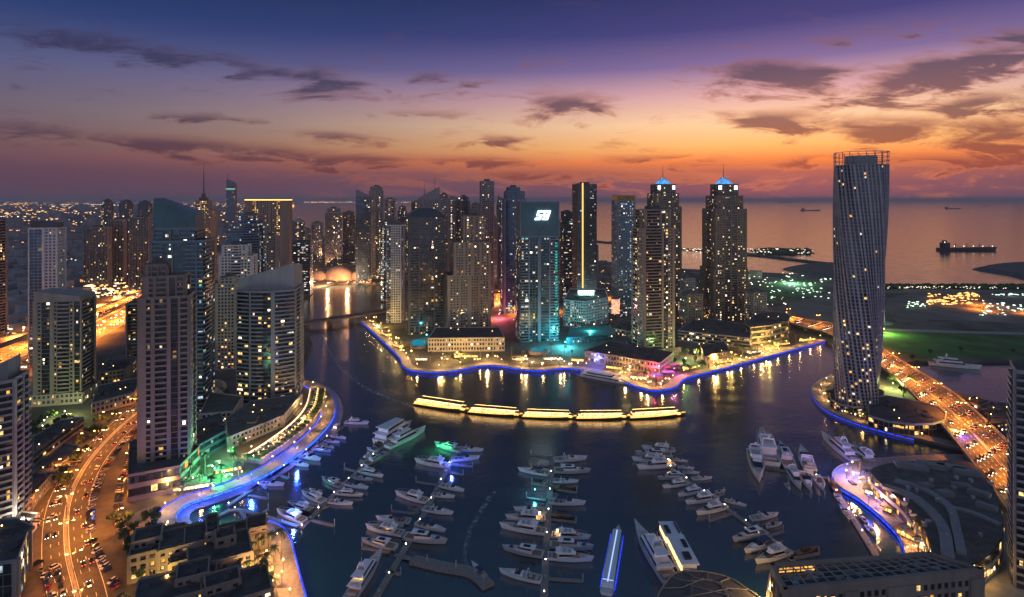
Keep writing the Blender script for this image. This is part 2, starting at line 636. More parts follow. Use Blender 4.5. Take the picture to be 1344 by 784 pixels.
def ground_mat():
    m = mat('city_ground', (0.10, 0.085, 0.075), 0.9, var=0.5, scale=0.02)
    return m


M['ground'] = ground_mat()
ZL = 2.5
coast = [(-1100, 265.4), (352, 265.4), (372, 275), (388, 292), (430, 312), (520, 325), (640, 333), (780, 342), (860, 350), (900, 353), (990, 357),
         (1095, 362), (1160, 378), (1250, 379), (1344, 380), (1900, 384)]
north_quay = [(1900, 474), (1344, 474), (1190, 475)]
channel = [(1196, 484), (1215, 496), (1250, 512), (1290, 526), (1344, 531), (1900, 536)]
cayan_q = [(1900, 640), (1344, 606), (1300, 598), (1262, 588), (1200, 574), (1150, 562), (1110, 549), (1085, 537), (1071, 523), (1067, 510), (1076, 500), (1093, 492)]
pen_a = [(1094, 470), (1092, 452), (1083, 447)]
pen_q = [(1083, 447), (1020, 464), (960, 480), (900, 496), (886, 507), (858, 512), (832, 505), (800, 492), (745, 483), (700, 486), (640, 479), (590, 487), (548, 487), (530, 480), (526, 470), (505, 449), (474, 421)]
pen_b = [(500, 412), (505, 405), (507, 385), (505, 373)]
far_q = [(470, 371), (440, 372), (418, 376), (396, 379)]
left_a = [(398, 400), (400, 425), (405, 440), (410, 452), (404, 465), (396, 482), (402, 500)]
left_q = [(402, 500), (424, 510), (435, 522), (438, 540), (428, 560), (395, 592), (345, 624), (290, 646), (248, 660), (231, 672), (229, 684), (238, 693), (256, 697), (290, 695), (336, 686), (362, 688), (378, 704), (386, 732), (394, 764), (402, 795), (414, 860)]


def gp(pts, z=ZL, n=0):
    w = [G(px, py, z) for px, py in pts]
    return smooth_pts(w, n) if n else w


# boundary of the mainland, going round with the quays smoothed
pen_w, cay_w, left_w = gp(pen_q, n=5), gp(cayan_q, n=5), gp(left_q, n=5)
outline = gp(coast) + gp(north_quay) + gp(channel) + cay_w + gp(pen_a) + pen_w[1:] + gp(pen_b) + gp(far_q) + gp(left_a)[:-1] + left_w + gp([(-1100, 900)])
lb = MB()
lb.prism([(p.x, p.y) for p in outline], -0.5, ZL)
ground = link('ground', lb, M['ground'])
tag(ground, kind='structure')
# mall headland and the block at the water's end
mall_q = [(1900, 600), (1344, 604), (1300, 600), (1240, 598), (1160, 602), (1128, 606), (1104, 612), (1094, 624), (1106, 640), (1132, 656), (1162, 681), (1184, 706), (1193, 733)]
mall_w = gp(mall_q, n=5)
hb = MB()
hb.prism([(p.x, p.y) for p in mall_w + gp([(1194, 745), (1010, 752), (985, 900), (1900, 900)])], -0.5, ZL)
tag(link('mall_ground', hb, M['concrete']), kind='structure')


def quay(path, inner, width=7.0, led='led_blue', h=0.9, flip=1):
    """paved promenade with a coping and a blue strip under its lip; path runs with the water on one side"""
    p = resample(path, 6.0)
    a = offs([Vector((q.x, q.y, ZL + 0.06)) for q in p], -0.8 * flip)
    b = offs(a, (width + 0.8) * flip)
    pv_ = MB()
    strip_between(pv_, a, b, thick=0.05)
    tag(link('promenade', pv_, M['paving']), kind='structure')
    cp = MB()
    c0 = offs([Vector((q.x, q.y, ZL + 0.35)) for q in p], -1.1 * flip)
    c1 = offs(c0, 1.0 * flip)
    strip_between(cp, c0, c1, thick=0.45)
    tag(link('quay_coping', cp, M['concrete']), kind='structure')
    return p


def led_strip(path, label, off, z0, z1, m, flip=1):
    p = resample(path, 6.0)
    q = offs(p, off * flip)
    s = MB()
    for i in range(len(q) - 1):     # one fitting after another, with a gap between
        e = q[i].lerp(q[i + 1], .86)
        strip_between(s, [Vector((a.x, a.y, z0)) for a in (q[i], e)], [Vector((a.x, a.y, z1)) for a in (q[i], e)])
    tag(link('led_strip', s, M[m]), label, 'strip light', 'blue strip lights along the quays')


# water lies to the left of travel on these paths
quay(pen_w, 1, 9, flip=-1)
led_strip(pen_w, 'long blue light strip under the coping round the central peninsula', 1.16, 1.5, 2.1, 'led_blue', 1)
quay(cay_w, 1, 10, flip=-1)
def boardwalk(path, w, z=1.2):
    p = resample(path, 5.0)
    b_ = MB()
    strip_between(b_, offs([Vector((q.x, q.y, z)) for q in p], w), offs([Vector((q.x, q.y, z)) for q in p], -.2), thick=.5)
    tag(link('boardwalk', b_, M['paving']), kind='structure')


boardwalk(pen_w, 3.2, .5)  # ledge added to catch the blue strip light as a band
boardwalk(left_w[:58], 7.5, .7)
boardwalk(cay_w[20:], 2.4, .5)
led_strip(cay_w[20:], 'blue light strip curving round the quay of the twisted tower', 1.16, 1.0, 1.5, 'led_blue2', 1)
quay(left_w, 1, 10, flip=-1)
led_strip(left_w, 'bright blue light strip along the west quay with its restaurants', 1.16, 1.5, 2.2, 'led_bright', 1)
quay(mall_w, 1, 9, flip=1)
led_strip(mall_w[30:], 'blue light strip round the headland of the yacht club', -1.16, 0.9, 1.8, 'led_blue', 1)
# strip along the top of the coping round the cove
pp = resample(left_w[60:], 6.0)
s = MB()
for i in range(len(pp) - 1):
    e = pp[i].lerp(pp[i + 1], .88)
    A1 = [Vector((a.x, a.y, ZL + .62)) for a in (pp[i], e)]
    strip_between(s, offs(A1, .75), offs(A1, .25), thick=.25)
tag(link('led_strip', s, M['led_blue']), 'blue light strip on top of the coping round the cove and its headland', 'strip light', 'blue strip lights along the quays')
# second strip set into the paving edge of the west quay
pp = resample(left_w[:72], 6.0)
q1, q2 = offs([Vector((a.x, a.y, ZL + 0.5)) for a in pp], -9.5), offs([Vector((a.x, a.y, ZL + 0.5)) for a in pp], -9.9)
s = MB()
strip_between(s, q1, q2, thick=0.3)
tag(link('led_strip', s, M['led_blue']), 'inner blue light strip set along the planters of the west promenade', 'strip light', 'blue strip lights along the quays')

# lawn, sand lots, coast features
def lot(name, px, z, m, kind='structure'):
    b = MB()
    w = gp(px, z)
    b.prism([(p.x, p.y) for p in w], z - 0.004, z)
    return tag(link(name, b, m), kind=kind)


lot('lawn', [(1150, 437), (1344, 440), (1900, 448), (1900, 470), (1344, 471), (1200, 471), (1172, 460), (1150, 452)], ZL + 0.01, M['grass'])
lot('sand_lot', [(1165, 392), (1200, 384), (1344, 388), (1900, 392), (1900, 424), (1344, 424), (1230, 420), (1180, 424), (1160, 410)], ZL + 0.01, M['sand'])
lot('construction_ground', [(1035, 398), (1095, 384), (1150, 390), (1155, 428), (1095, 424), (1035, 416)], ZL + 0.012, M['sand'])
lot('park_lawn', [(990, 372), (1060, 366), (1080, 376), (1070, 392), (1000, 396)], ZL + 0.01, M['grass'])
lot('beach', [(1095, 363), (1160, 379), (1344, 381), (1900, 385), (1900, 389), (1344, 386), (1160, 385), (1095, 370)], ZL + 0.014, M['sand'])


def islet(name, px, z, m, kind='structure', n=4):
    b = MB()
    w = [G(x, y, 0) for x, y in px]
    w = smooth_pts(w, n, closed=True)
    c = sum(w, Vector()) / len(w)
    k = len(w)
    inner = [c.lerp(p, 0.8) for p in w]
    vs = [(p.x, p.y, -0.5) for p in w] + [(p.x, p.y, z) for p in inner]
    b.add(vs, [(i, (i + 1) % k, k + (i + 1) % k, k + i) for i in range(k)])
    tri = tessellate_polygon([[Vector((p.x, p.y, 0)) for p in inner]])
    b.f += [tuple(k + i for i in t) for t in tri]
    return tag(link(name, b, m), kind=kind)


islet('breakwater_island', [(1275, 353), (1310, 347), (1360, 345), (1440, 350), (1440, 368), (1370, 373), (1320, 362), (1290, 357)], 7, M['rock'])
islet('rubble_island', [(1026, 353), (1060, 347), (1096, 345), (1120, 350), (1120, 362), (1090, 363), (1050, 360)], 5, M['rock'])
islet('wooded_islet', [(985, 328.5), (1010, 326.5), (1045, 328.5), (1068, 332), (1064, 334), (1020, 332), (990, 331)], 6, M['rock'])


def jetty_px(pts, w, z, m, name):
    p = smooth_pts([G(x, y, z) for x, y in pts], 5)
    b = MB()
    strip_between(b, offs(p, -w / 2), offs(p, w / 2), thick=z + 0.5)
    return tag(link(name, b, m), kind='structure')


jetty_px([(975, 333), (1010, 336), (1050, 341), (1096, 346)], 26, 4, M['rock'], 'breakwater')
jetty_px([(893, 326), (925, 328), (960, 331), (992, 333)], 22, 4, M['sand'], 'breakwater')
jetty_px([(780, 316), (800, 318), (806, 317)], 30, 4, M['rock'], 'breakwater')

# ------------------------------------------------------------------ roads
def road(name, pts, w, z, marks=(), n=8, slab=0.0, m='asphalt', edge=True, dash=()):
    p = smooth_pts([G(x, y, z) for x, y in pts], n)
    b = MB()
    strip_between(b, offs(p, w / 2), offs(p, -w / 2), thick=slab)
    tag(link(name, b, M[m]), kind='structure')
    lm = MB()
    up = [Vector((q.x, q.y, q.z + 0.02)) for q in p]
    for o in marks:
        strip_between(lm, offs(up, o + 0.14), offs(up, o - 0.14))
    for o in dash:
        rs = resample(offs(up, o), 6.0)
        for i in range(0, len(rs) - 1, 2):
            seg = [rs[i], rs[i].lerp(rs[i + 1], 0.6)]
            strip_between(lm, offs(seg, 0.12), offs(seg, -0.12))
    if lm.v:
        tag(link('road_markings', lm, M['line']), kind='structure')
    return p


def kerb(path, off, w=0.4, h=0.14, z=None):
    b = MB()
    p = offs([Vector((q.x, q.y, q.z + h)) for q in path], off)
    strip_between(b, offs(p, w / 2), offs(p, -w / 2), thick=h + 0.3)
    tag(link('kerb', b, M['concrete']), kind='structure')


RD = ZL + 0.03
avenue = road('avenue', [(118, 880), (102, 784), (88, 720), (90, 660), (110, 615), (140, 578), (170, 550), (195, 530), (225, 512)], 21, RD + 0.01, marks=(-10, 10, -1.0, 1.0), dash=(-6.5, -3.2, 3.2, 6.5))
kerb(avenue, 0, 1.2)
side_w = road('service_road', [(20, 784), (30, 740), (45, 690), (75, 640), (105, 600), (135, 565), (165, 540)], 13, RD, dash=(0,))
side_e = road('parking_strip', [(196, 800), (160, 740), (140, 700), (138, 660), (150, 620), (172, 585), (195, 560), (215, 545)], 22, RD)
cross_w = road('side_street', [(0, 716), (40, 706), (90, 690)], 16, RD + 0.004)
cross_e = road('side_street', [(92, 686), (150, 676), (200, 655)], 14, RD + 0.004)
highway = road('highway', [(-260, 575), (-120, 522), (20, 472), (90, 440), (150, 410), (190, 390), (240, 366), (300, 342)], 92, RD, marks=(-44, 44, -2, 2, -24, 24), dash=tuple(x for x in range(-40, 41, 4) if abs(x) > 4 and abs(x) != 24))
kerb(highway, 0, 3.0, 0.8)
kerb(highway, 26, 1.0)
kerb(highway, -26, 1.0)
metro = road('metro_viaduct', [(-260, 520), (-120, 488), (20, 440), (90, 416), (150, 394), (190, 378)], 10, 14, slab=1.8, m='concrete')
# marina bridge and the elevated road behind the twisted tower
BZ = 9.0
brl = [(1030, 421), (1045, 427), (1095, 441), (1150, 476), (1200, 520), (1250, 575), (1300, 640), (1345, 705)]
brr = [(1040, 416), (1058, 420), (1105, 428), (1155, 456), (1205, 487), (1255, 518), (1305, 562), (1362, 618)]
A_ = smooth_pts([G(x, y, BZ) for x, y in brl], 8)
B_ = smooth_pts([G(x, y, BZ) for x, y in brr], 8)
b = MB()
strip_between(b, A_, B_, thick=1.6)
bridge = thing('road_bridge', 'wide curving road bridge crossing the channel behind the twisted tower', 'bridge')
M['bridge_asphalt'] = M['asphalt']
link('deck', b, M['asphalt'], bridge)
for P, s in ((A_, 1), (B_, -1)):
    r_ = MB()
    strip_between(r_, [Vector((q.x, q.y, BZ + 1.1)) for q in offs(P, 0)], [Vector((q.x, q.y, BZ + 1.1)) for q in offs(P, 0.5 * s)], thick=1.3)
    link('parapet', r_, M['concrete'], bridge)
for i in range(10, len(A_) - 4, 6):
    for t in (0.2, 0.8):
        q = A_[i].lerp(B_[i], t)
        c = MB()
        c.cone(q.x, q.y, -1, BZ - 1.5, 1.6, 1.6, 10)
        link('pier', c, M['concrete'], bridge)
lanes = {}
lm = MB()
for k in (.35, 4.8, 5.2, 9.65):  # solid lines added to suggest the light streaks of traffic
    t = k / 10
    md_ = [Vector((a.lerp(b_, t).x, a.lerp(b_, t).y, BZ + 0.02)) for a, b_ in zip(A_, B_)]
    strip_between(lm, offs(md_, .16), offs(md_, -.16))
for k in range(1, 10):
    t = k / 10
    mid = [Vector((a.lerp(b_, t).x, a.lerp(b_, t).y, BZ + 0.02)) for a, b_ in zip(A_, B_)]
    if k in (5,):
        md = MB()
        strip_between(md, [Vector((q.x, q.y, BZ + .7)) for q in offs(mid, 0.5)], [Vector((q.x, q.y, BZ + .7)) for q in offs(mid, -0.5)], thick=.7)
        link('median', md, M['concrete'], bridge)
        continue
    rs = resample(mid, 7.0)
    for i in range(0, len(rs) - 1):
        seg = [rs[i], rs[i].lerp(rs[i + 1], 0.5)]
        strip_between(lm, offs(seg, 0.14), offs(seg, -0.14))
link('lane_paint_and_streaks', lm, M['line'], bridge)['kind'] = 'stuff'
# low bridge over the far channel
p = [G(396, 424, 7), G(440, 418, 8.5), G(480, 412, 8.5), G(515, 406, 7)]
fb = thing('channel_bridge', 'low dark road bridge spanning the upper channel', 'bridge')
q = smooth_pts(p, 6)
b = MB()
strip_between(b, offs(q, 8), offs(q, -8), thick=1.8)
link('deck', b, M['brown'], fb)
for s in (8, -8):
    b = MB()
    strip_between(b, [v_ + Vector((0, 0, 1.2)) for v_ in offs(q, s)], [v_ + Vector((0, 0, 1.2)) for v_ in offs(q, s * 0.96)], thick=1.2)
    link('railing', b, M['brown'], fb)
for t in (5, 9, 13):
    b = MB()
    b.obox((q[t].x, q[t].y), (1, 0), (0, -1), -1.5, 1.5, -8, 8, -1, q[t].z - 1.7)
    link('pier', b, M['brown'], fb)
# roads of the peninsula and the shore beyond
pen_road = road('beach_road', [(640, 402), (668, 392), (720, 386), (790, 392), (850, 400)], 26, RD, dash=(-6, 0, 6))
pen_road2 = road('beach_road', [(640, 420), (675, 414), (735, 410)], 20, RD + .004, dash=(0,))
shore = road('shore_road', [(1150, 432), (1200, 434), (1344, 438), (1700, 446)], 14, RD + 0.01, dash=(0,), m='concrete')
far_rd = road('approach_road', [(1900, 424), (1344, 410), (1300, 402), (1240, 393)], 22, RD + 0.01, dash=(0,))
far_rd2 = road('approach_road', [(1040, 424), (1000, 410), (960, 400), (900, 392)], 24, RD + 0.006, dash=(0,))

# ------------------------------------------------------------------ towers
M['gold_wash'] = mat('gold_lit_steel_colour', (0.55, 0.32, 0.10), 0.5, var=.1)  # gold light on the tower crown put into its colour
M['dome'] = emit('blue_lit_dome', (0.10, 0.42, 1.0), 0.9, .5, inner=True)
M['blue_wash'] = emit('blue_lit_glass', (0.08, 0.22, 1.0), 0.9, .5, inner=True)
M['teal_corner'] = emit('teal_corner_glow', (0.04, .60, .52), .6, .9, inner=True)
win_mesh = {}
for k_, m_ in W_.items():
    wbm = MB()
    wbm.add([(-0.5, 0, 0), (0.5, 0, 0), (0.5, 0, 1), (-0.5, 0, 1)], [(0, 1, 2, 3)])
    me_ = wbm.mesh('window_' + k_)
    me_.materials.append(m_)
    win_mesh[k_] = me_


def facade(W, S, fp, z0, z1, fh, pats, cells, prot=1.0):
    """W: wall mesh, S: glazing mesh, fp: footprint (counter-clockwise), pats: one list of bays per side"""
    n = len(fp)
    S.prism(fp, z0, z1, top=True)
    nf = max(1, int(round((z1 - z0) / fh)))
    fh = (z1 - z0) / nf
    for i in range(n):
        a, b_ = Vector(fp[i]), Vector(fp[(i + 1) % n])
        Ln = (b_ - a).length
        if Ln < 0.5:
            continue
        uu = (b_ - a) / Ln
        nn = Vector((uu.y, -uu.x))
        pat = pats[i % len(pats)]
        tot = sum(w for _, w in pat)
        x = 0.0
        for ty, w in pat:
            wd = w / tot * Ln
            x0, x1 = x, x + wd
            x += wd
            o = (a.x, a.y)
            if ty == 'P':       # solid pier
                W.obox(o, uu, nn, x0, x1, -0.2, 0.9 * prot, z0, z1 + 0.6)
            elif ty == 'B':     # balconies
                for f in range(nf):
                    z = z0 + f * fh
                    W.obox(o, uu, nn, x0, x1, -0.2, 1.5 * prot, z - 0.18, z + 0.18)
                    W.obox(o, uu, nn, x0, x1, 1.36 * prot, 1.5 * prot, z + 0.18, z + 1.0)
                k = max(1, int(wd / 3.4))
                for f in range(nf):
                    for j in range(k):
                        cells.append((a + uu * (x0 + (j + 0.5) * wd / k) + nn * 0.07, uu, nn, z0 + f * fh + 0.3, wd / k * 0.5, fh - 1.2))
            elif ty == 'W':     # punched windows
                k = max(1, int(round(wd / 3.3)))
                pw = wd / k
                for f in range(nf):
                    z = z0 + f * fh
                    W.obox(o, uu, nn, x0, x1, -0.2, 0.34 * prot, z, z + fh * 0.42)
                for j in range(k + 1):
                    c = x0 + j * pw
                    W.obox(o, uu, nn, max(x0, c - pw * 0.2), min(x1, c + pw * 0.2), -0.2, 0.42 * prot, z0, z1)
                for f in range(nf):
                    for j in range(k):
                        cells.append((a + uu * (x0 + (j + 0.5) * pw) + nn * 0.07, uu, nn, z0 + f * fh + fh * 0.44, pw * 0.6, fh * 0.52))
            elif ty in 'GF':     # curtain wall (F: deep fins)
                k = max(1, int(round(wd / (3.6 if ty == 'G' else 2.6))))
                pw = wd / k
                dd, ww = (0.14, 0.09) if ty == 'G' else (0.8 * prot, 0.22)
                for j in range(k + 1):
                    c = x0 + j * pw
                    W.obox(o, uu, nn, max(x0, c - ww), min(x1, c + ww), -0.1, dd, z0, z1)
                for f in range(nf):
                    z = z0 + f * fh
                    W.obox(o, uu, nn, x0, x1, -0.1, 0.12, z - 0.14, z + 0.14)
                    for j in range(k):
                        cells.append((a + uu * (x0 + (j + 0.5) * pw) + nn * 0.05, uu, nn, z + 0.5, pw * 0.7, fh - 1.3))
            elif ty == 'R':     # ribbon windows with wall bands
                for f in range(nf):
                    z = z0 + f * fh
                    W.obox(o, uu, nn, x0, x1, -0.2, 0.45 * prot, z, z + fh * 0.36)
                k = max(1, int(round(wd / 3.6)))
                for f in range(nf):
                    for j in range(k):
                        cells.append((a + uu * (x0 + (j + 0.5) * wd / k) + nn * 0.07, uu, nn, z0 + f * fh + fh * 0.4, wd / k * 0.85, fh * 0.5))
            elif ty == 'D':     # dark glass recess, floor lines only
                for f in range(nf):
                    z = z0 + f * fh
                    W.obox(o, uu, nn, x0, x1, -0.1, 0.2, z - 0.1, z + 0.12)
                k = max(1, int(round(wd / 3.6)))
                for f in range(nf):
                    for j in range(k):
                        cells.append((a + uu * (x0 + (j + 0.5) * wd / k) + nn * 0.07, uu, nn, z0 + f * fh + 0.6, wd / k * 0.6, fh - 1.5))


def windows(root, cells, lit, mix, own, seed, loc, rz):
    """light the rooms: the ones that show largest as single windows, the rest as one part"""
    rnd = random.Random(seed)
    names = [m for m, _ in mix]
    wts = [w for _, w in mix]
    groups, cols = {}, {}
    chosen = []
    cr, sr = math.cos(rz), math.sin(rz)
    # whole floors or columns are livelier than others
    for c in cells:
        key = (round(c[0].x / 9), round(c[0].y / 9))
        if key not in groups:
            groups[key] = rnd.choice((0.35, 0.6, 0.9, 1.3, 2.2))
        ck = (round(c[0].x, 1), round(c[0].y, 1))
        if ck not in cols:
            cols[ck] = rnd.random() < .035
        p_ = lit * .72 * groups[key]
        if cols[ck]:
            p_ = .7
        elif c[3] < 16:
            p_ = max(p_, .3)
        if rnd.random() < p_:
            c = (c[0], c[1], c[2], c[3] + (0 if rnd.random() < .6 else c[5] * .15), c[4] * (rnd.uniform(.4, 1.2) if rnd.random() < .8 else rnd.uniform(1.2, 1.8)), c[5] * rnd.choice((1, 1, .8, .6)))
            chosen.append((c, 'bright' if rnd.random() < .07 else rnd.choices(names, wts)[0]))
    vis, hid = [], []
    for c, k in chosen:
        px_, py_ = c[0].x * cr - c[0].y * sr + loc[0], c[0].x * sr + c[0].y * cr + loc[1]
        nx, ny = c[2].x * cr - c[2].y * sr, c[2].x * sr + c[2].y * cr
        f = -(px_ * nx + py_ * ny) / math.hypot(px_, py_)
        (vis if f > 0.15 else hid).append((-(f * c[4] * c[5]), c, k))
    vis.sort(key=lambda q: q[0])
    first = vis[:own]
    for _, c, k in first:
        o = bpy.data.objects.new('window', win_mesh[k])
        COL.objects.link(o)
        o.parent = root
        o.location = (c[0].x, c[0].y, c[3])
        o.rotation_euler = (0, 0, math.atan2(c[1].y, c[1].x))
        o.scale = (c[4], 1, c[5])
    rest = vis[own:] + hid
    if rest:
        v, f, mi = [], [], []
        mats = sorted(set(k for _, _, k in rest))
        for _, c, k in rest:
            p, uu = c[0], c[1]
            w = c[4] / 2
            o = len(v)
            v += [(p.x - uu.x * w, p.y - uu.y * w, c[3]), (p.x + uu.x * w, p.y + uu.y * w, c[3]), (p.x + uu.x * w, p.y + uu.y * w, c[3] + c[5]), (p.x - uu.x * w, p.y - uu.y * w, c[3] + c[5])]
            f.append((o, o + 1, o + 2, o + 3))
            mi.append(mats.index(k))
        me = bpy.data.meshes.new('window_lights')
        me.from_pydata(v, [], f)
        for k in mats:
            me.materials.append(W_[k])
        me.polygons.foreach_set('material_index', mi)
        o = bpy.data.objects.new('window_lights', me)
        COL.objects.link(o)
        o.parent = root
        o["kind"] = 'stuff'


RES = [('warm', 5), ('gold', 2), ('white', 3), ('dim', 8)]
OFF = [('cool', 4), ('white', 4), ('dim', 3), ('warm', 1)]
MIXED = [('warm', 4), ('white', 4), ('cool', 2), ('dim', 6)]


def rect(w, d, cx=0, cy_=0):
    return [(cx - w / 2, cy_ - d / 2), (cx + w / 2, cy_ - d / 2), (cx + w / 2, cy_ + d / 2), (cx - w / 2, cy_ + d / 2)]


def place(px0, px1, yb, yaw, ratio, z=ZL):
    """footprint centre and width of a w x w*ratio block turned by yaw whose silhouette spans px0..px1 and whose near foot is at yb"""
    d = F * (H - z) / (yb - HY)
    span = (px1 - px0) / F * d
    c = (px0 + px1) / 2
    a = math.radians(yaw) 
    az_ = math.atan((c - CX) / F)
    t = abs(math.cos(a + az_)) + ratio * abs(math.sin(a + az_))
    w = span * math.cos(az_) / t
    dep = (w * abs(math.sin(a)) + w * ratio * abs(math.cos(a))) / 2
    dc = d + dep
    w *= 1.0
    sc_ = dc / d
    return Vector(((c - CX) / F * dc, dc, z)), w * (1 + (sc_ - 1) * 0.5), a


def rooftop(R, w, d, z, seed, n=4, cx=0, cy_=0):
    rn = random.Random(seed)
    R.box(cx - w * .2, cx + w * .2, cy_ - d * .2, cy_ + d * .2, z, z + 4.5)
    for _ in range(n):
        x, y = cx + rn.uniform(-.4, .4) * w, cy_ + rn.uniform(-.4, .4) * d
        a, b_, h = rn.uniform(1, 3.5), rn.uniform(1, 3.5), rn.uniform(1, 3)
        R.box(x - a, x + a, y - b_, y + b_, z, z + h)


def tower(label, px0, px1, yb, yt, yaw=20, ratio=1.0, wall='beige', gl='glass', fh=3.5, pats=None, lit=0.10, mix=RES, own=60, tiers=None,
          seed=None, name='apartment_tower', cat='tower', group='towers of the waterfront', crown='mech', podium=None, prot=1.0, fpf=None):
    """tiers: list of (scale_w, scale_d, pixel row of its top, cx, cy) from the ground up, in units of the base width"""
    loc, w, a = place(px0, px1, yb, yaw, ratio)
    seed = seed if seed is not None else int(px0 * 7 + px1 * 13 + yt)
    r = thing(name, label, cat, loc, a, group)
    d = w * ratio
    cells = []
    Wm, Sm, Rm = MB(), MB(), MB()
    tiers = tiers or [(1, 1, yt, 0, 0)]
    z = 0.0
    if pats is None:
        pats = [[('P', .6), ('B', 3), ('P', .5), ('W', 2), ('P', .5), ('B', 3), ('P', .6)]]
    top = 0
    for k, (sw, sd_, ty, cx, cy_) in enumerate(tiers):
        zt = zat(ty, loc.y) - ZL
        if fpf and k == 0:
            fp = fpf(w, d)
        else:
            fp = rect(w * sw, d * sd_, cx * w, cy_ * d)
        if zt <= z + 1:
            continue
        facade(Wm, Sm, fp, z, zt, fh, pats, cells, prot)
        # roof slab with parapet
        cxm, cym = sum(p[0] for p in fp) / len(fp), sum(p[1] for p in fp) / len(fp)
        ring = [(cxm + (p[0] - cxm) * 1.025, cym + (p[1] - cym) * 1.025) for p in fp]
        Wm.prism(ring, zt - 0.5, zt + 1.3, top=False)
        inn = [(cxm + (p[0] - cxm) * 0.985, cym + (p[1] - cym) * 0.985) for p in fp]
        Wm.prism(list(reversed(inn)), zt, zt + 1.3, top=False)
        m = len(ring)
        Wm.add([(p[0], p[1], zt + 1.3) for p in ring] + [(p[0], p[1], zt + 1.3) for p in inn], [(i, (i + 1) % m, m + (i + 1) % m, m + i) for i in range(m)])
        Rm.prism(inn, zt + 0.05, zt + 0.35)
        z = zt
        top = (fp, zt, w * sw, d * sd_, cx * w, cy_ * d)
    link('glazing', Sm, M[gl], r)
    link('facade', Wm, M[wall], r)
    fp, zt, tw, td, cx, cy_ = top
    if crown == 'mech':
        rooftop(Rm, tw, td, zt + 0.3, seed, 5, cx, cy_)
    if callable(crown):
        crown(r, zt, tw, td, cx, cy_)
    link('roof', Rm, M['roof2'], r)
    if podium:
        s_, h, mt = podium
        P, Q = MB(), MB()
        pc = []
        facade(P, Q, rect(w * s_, d * s_), 0.0, h, 4.2, [[('W', 1)]], pc, 1.0)
        P.prism(rect(w * s_ * 1.01, d * s_ * 1.01), h - .2, h + .9, top=False)
        Q.prism(rect(w * s_ * .99, d * s_ * .99), h, h + .1)
        pd = link('podium', P, M[mt], r)
        link('podium_glazing', Q, M['roof'], pd)
        cells += [c for c in pc if True]
    windows(r, cells, lit, mix, own, seed, loc, a)
    return r, loc, w, d, a, zt


def wedge(mtl, hl, hr, name='roof_crown', s=1.0, back=1.0):
    """a crown whose top slopes from one side to the other"""
    def f(r, z, w, d, cx, cy_):
        b_ = MB()
        fp = rect(w * s, d * s, cx, cy_)
        b_.prism(fp, z, z, zt=[z + hl, z + hr, z + hr * back, z + hl * back])
        link(name, b_, M[mtl], r)
    return f


def spire_crown(mtl, steps, sp_h, sp_r=0.7):
    def f(r, z, w, d, cx, cy_):
        b_ = MB()
        for s, h in steps:
            b_.box(cx - w * s / 2, cx + w * s / 2, cy_ - d * s / 2, cy_ + d * s / 2, z, z + h)
            z += h
        link('roof_crown', b_, M[mtl], r)
        s_ = MB()
        s_.cone(cx, cy_, z, z + sp_h, sp_r, 0.1, 6)
        link('spire', s_, M['metal'], r)
    return f


BAL = [[('P', .7), ('B', 3), ('P', .4), ('W', 2), ('P', .4), ('B', 3), ('P', .7)], [('P', .7), ('W', 2), ('D', 2), ('B', 3), ('P', .7)]]
GRID = [[('P', .4), ('W', 6), ('P', .4)]]
RIB = [[('R', 1)]]
GLS = [[('G', 1)]]
FIN = [[('F', 1)]]
DK = [[('P', .5), ('D', 2), ('B', 2.5), ('D', 2), ('P', .5)], [('P', .5), ('B', 3), ('D', 3), ('P', .5)]]
G1 = 'towers in the hazy distance'

# ---- left side, near
def curved_fp(w, d):
    pts = []
    for k in range(9):
        t = k / 8
        x = -w / 2 + w * t
        y = -d / 2 - math.sin(t * PI) * d * 0.22
        pts.append((x, y))
    return pts + [(w / 2, d / 2), (-w / 2, d / 2)]


tower('concrete apartment tower with curved white balconies cut by the picture edge beside the service road', -52, 40, 708, 497, yaw=18, ratio=.8, wall='mauve', pats=[[('B', 1)], [('P', .25), ('B', 2)]] + [[('B', 1)]] * 6 + [[('P', 1), ('B', 2), ('P', .5), ('B', 2)]] * 3,
      lit=.14, own=90, fpf=curved_fp, crown=wedge('grey', 3, 11, s=.75))
tower('mauve apartment tower with sloping roof screen standing between the highway and the avenue', 45, 127, 533, 392, yaw=14, ratio=.85, wall='beige', pats=[[('P', .8), ('W', 1.1), ('D', 2.1), ('P', .8), ('W', .9), ('B', 3), ('W', 1), ('P', .3), ('D', 1.3)], [('P', .5), ('B', 3), ('D', 2), ('P', .5)]],
      lit=.09, own=100, crown=wedge('beige', 9, 3.5, back=.9), podium=(1.18, 9, 'cream'))
tower('tall slender tower, half blue glass and half white punched wall, beyond the sloping-roofed one', 38, 87, 476, 300, yaw=16, ratio=.7, wall='white', gl='blueglass', pats=[[('P', .3), ('G', 4.2), ('P', .8), ('W', 4), ('P', .5)], [('W', 4), ('P', 1)]],
      lit=.05, mix=MIXED, own=60, crown=wedge('dark', 9, 6, s=.9))
tower('broad beige tower with narrow balcony strips rising from a brown mall block by the avenue', 183, 258, 640, 388, yaw=20, ratio=.8, wall='tan', pats=[[('P', 1.6), ('B', 1.0), ('P', .9), ('B', 2.6), ('P', .9), ('D', 1.6), ('P', .5), ('B', 1.6), ('P', .3)], [('P', .5), ('D', 1.2), ('W', 2.4), ('B', 2), ('P', .6)]],
      lit=.12, own=100, tiers=[(1, 1, 388, 0, 0), (.82, .8, 362, -.02, 0), (.4, .5, 348, -.2, 0)])
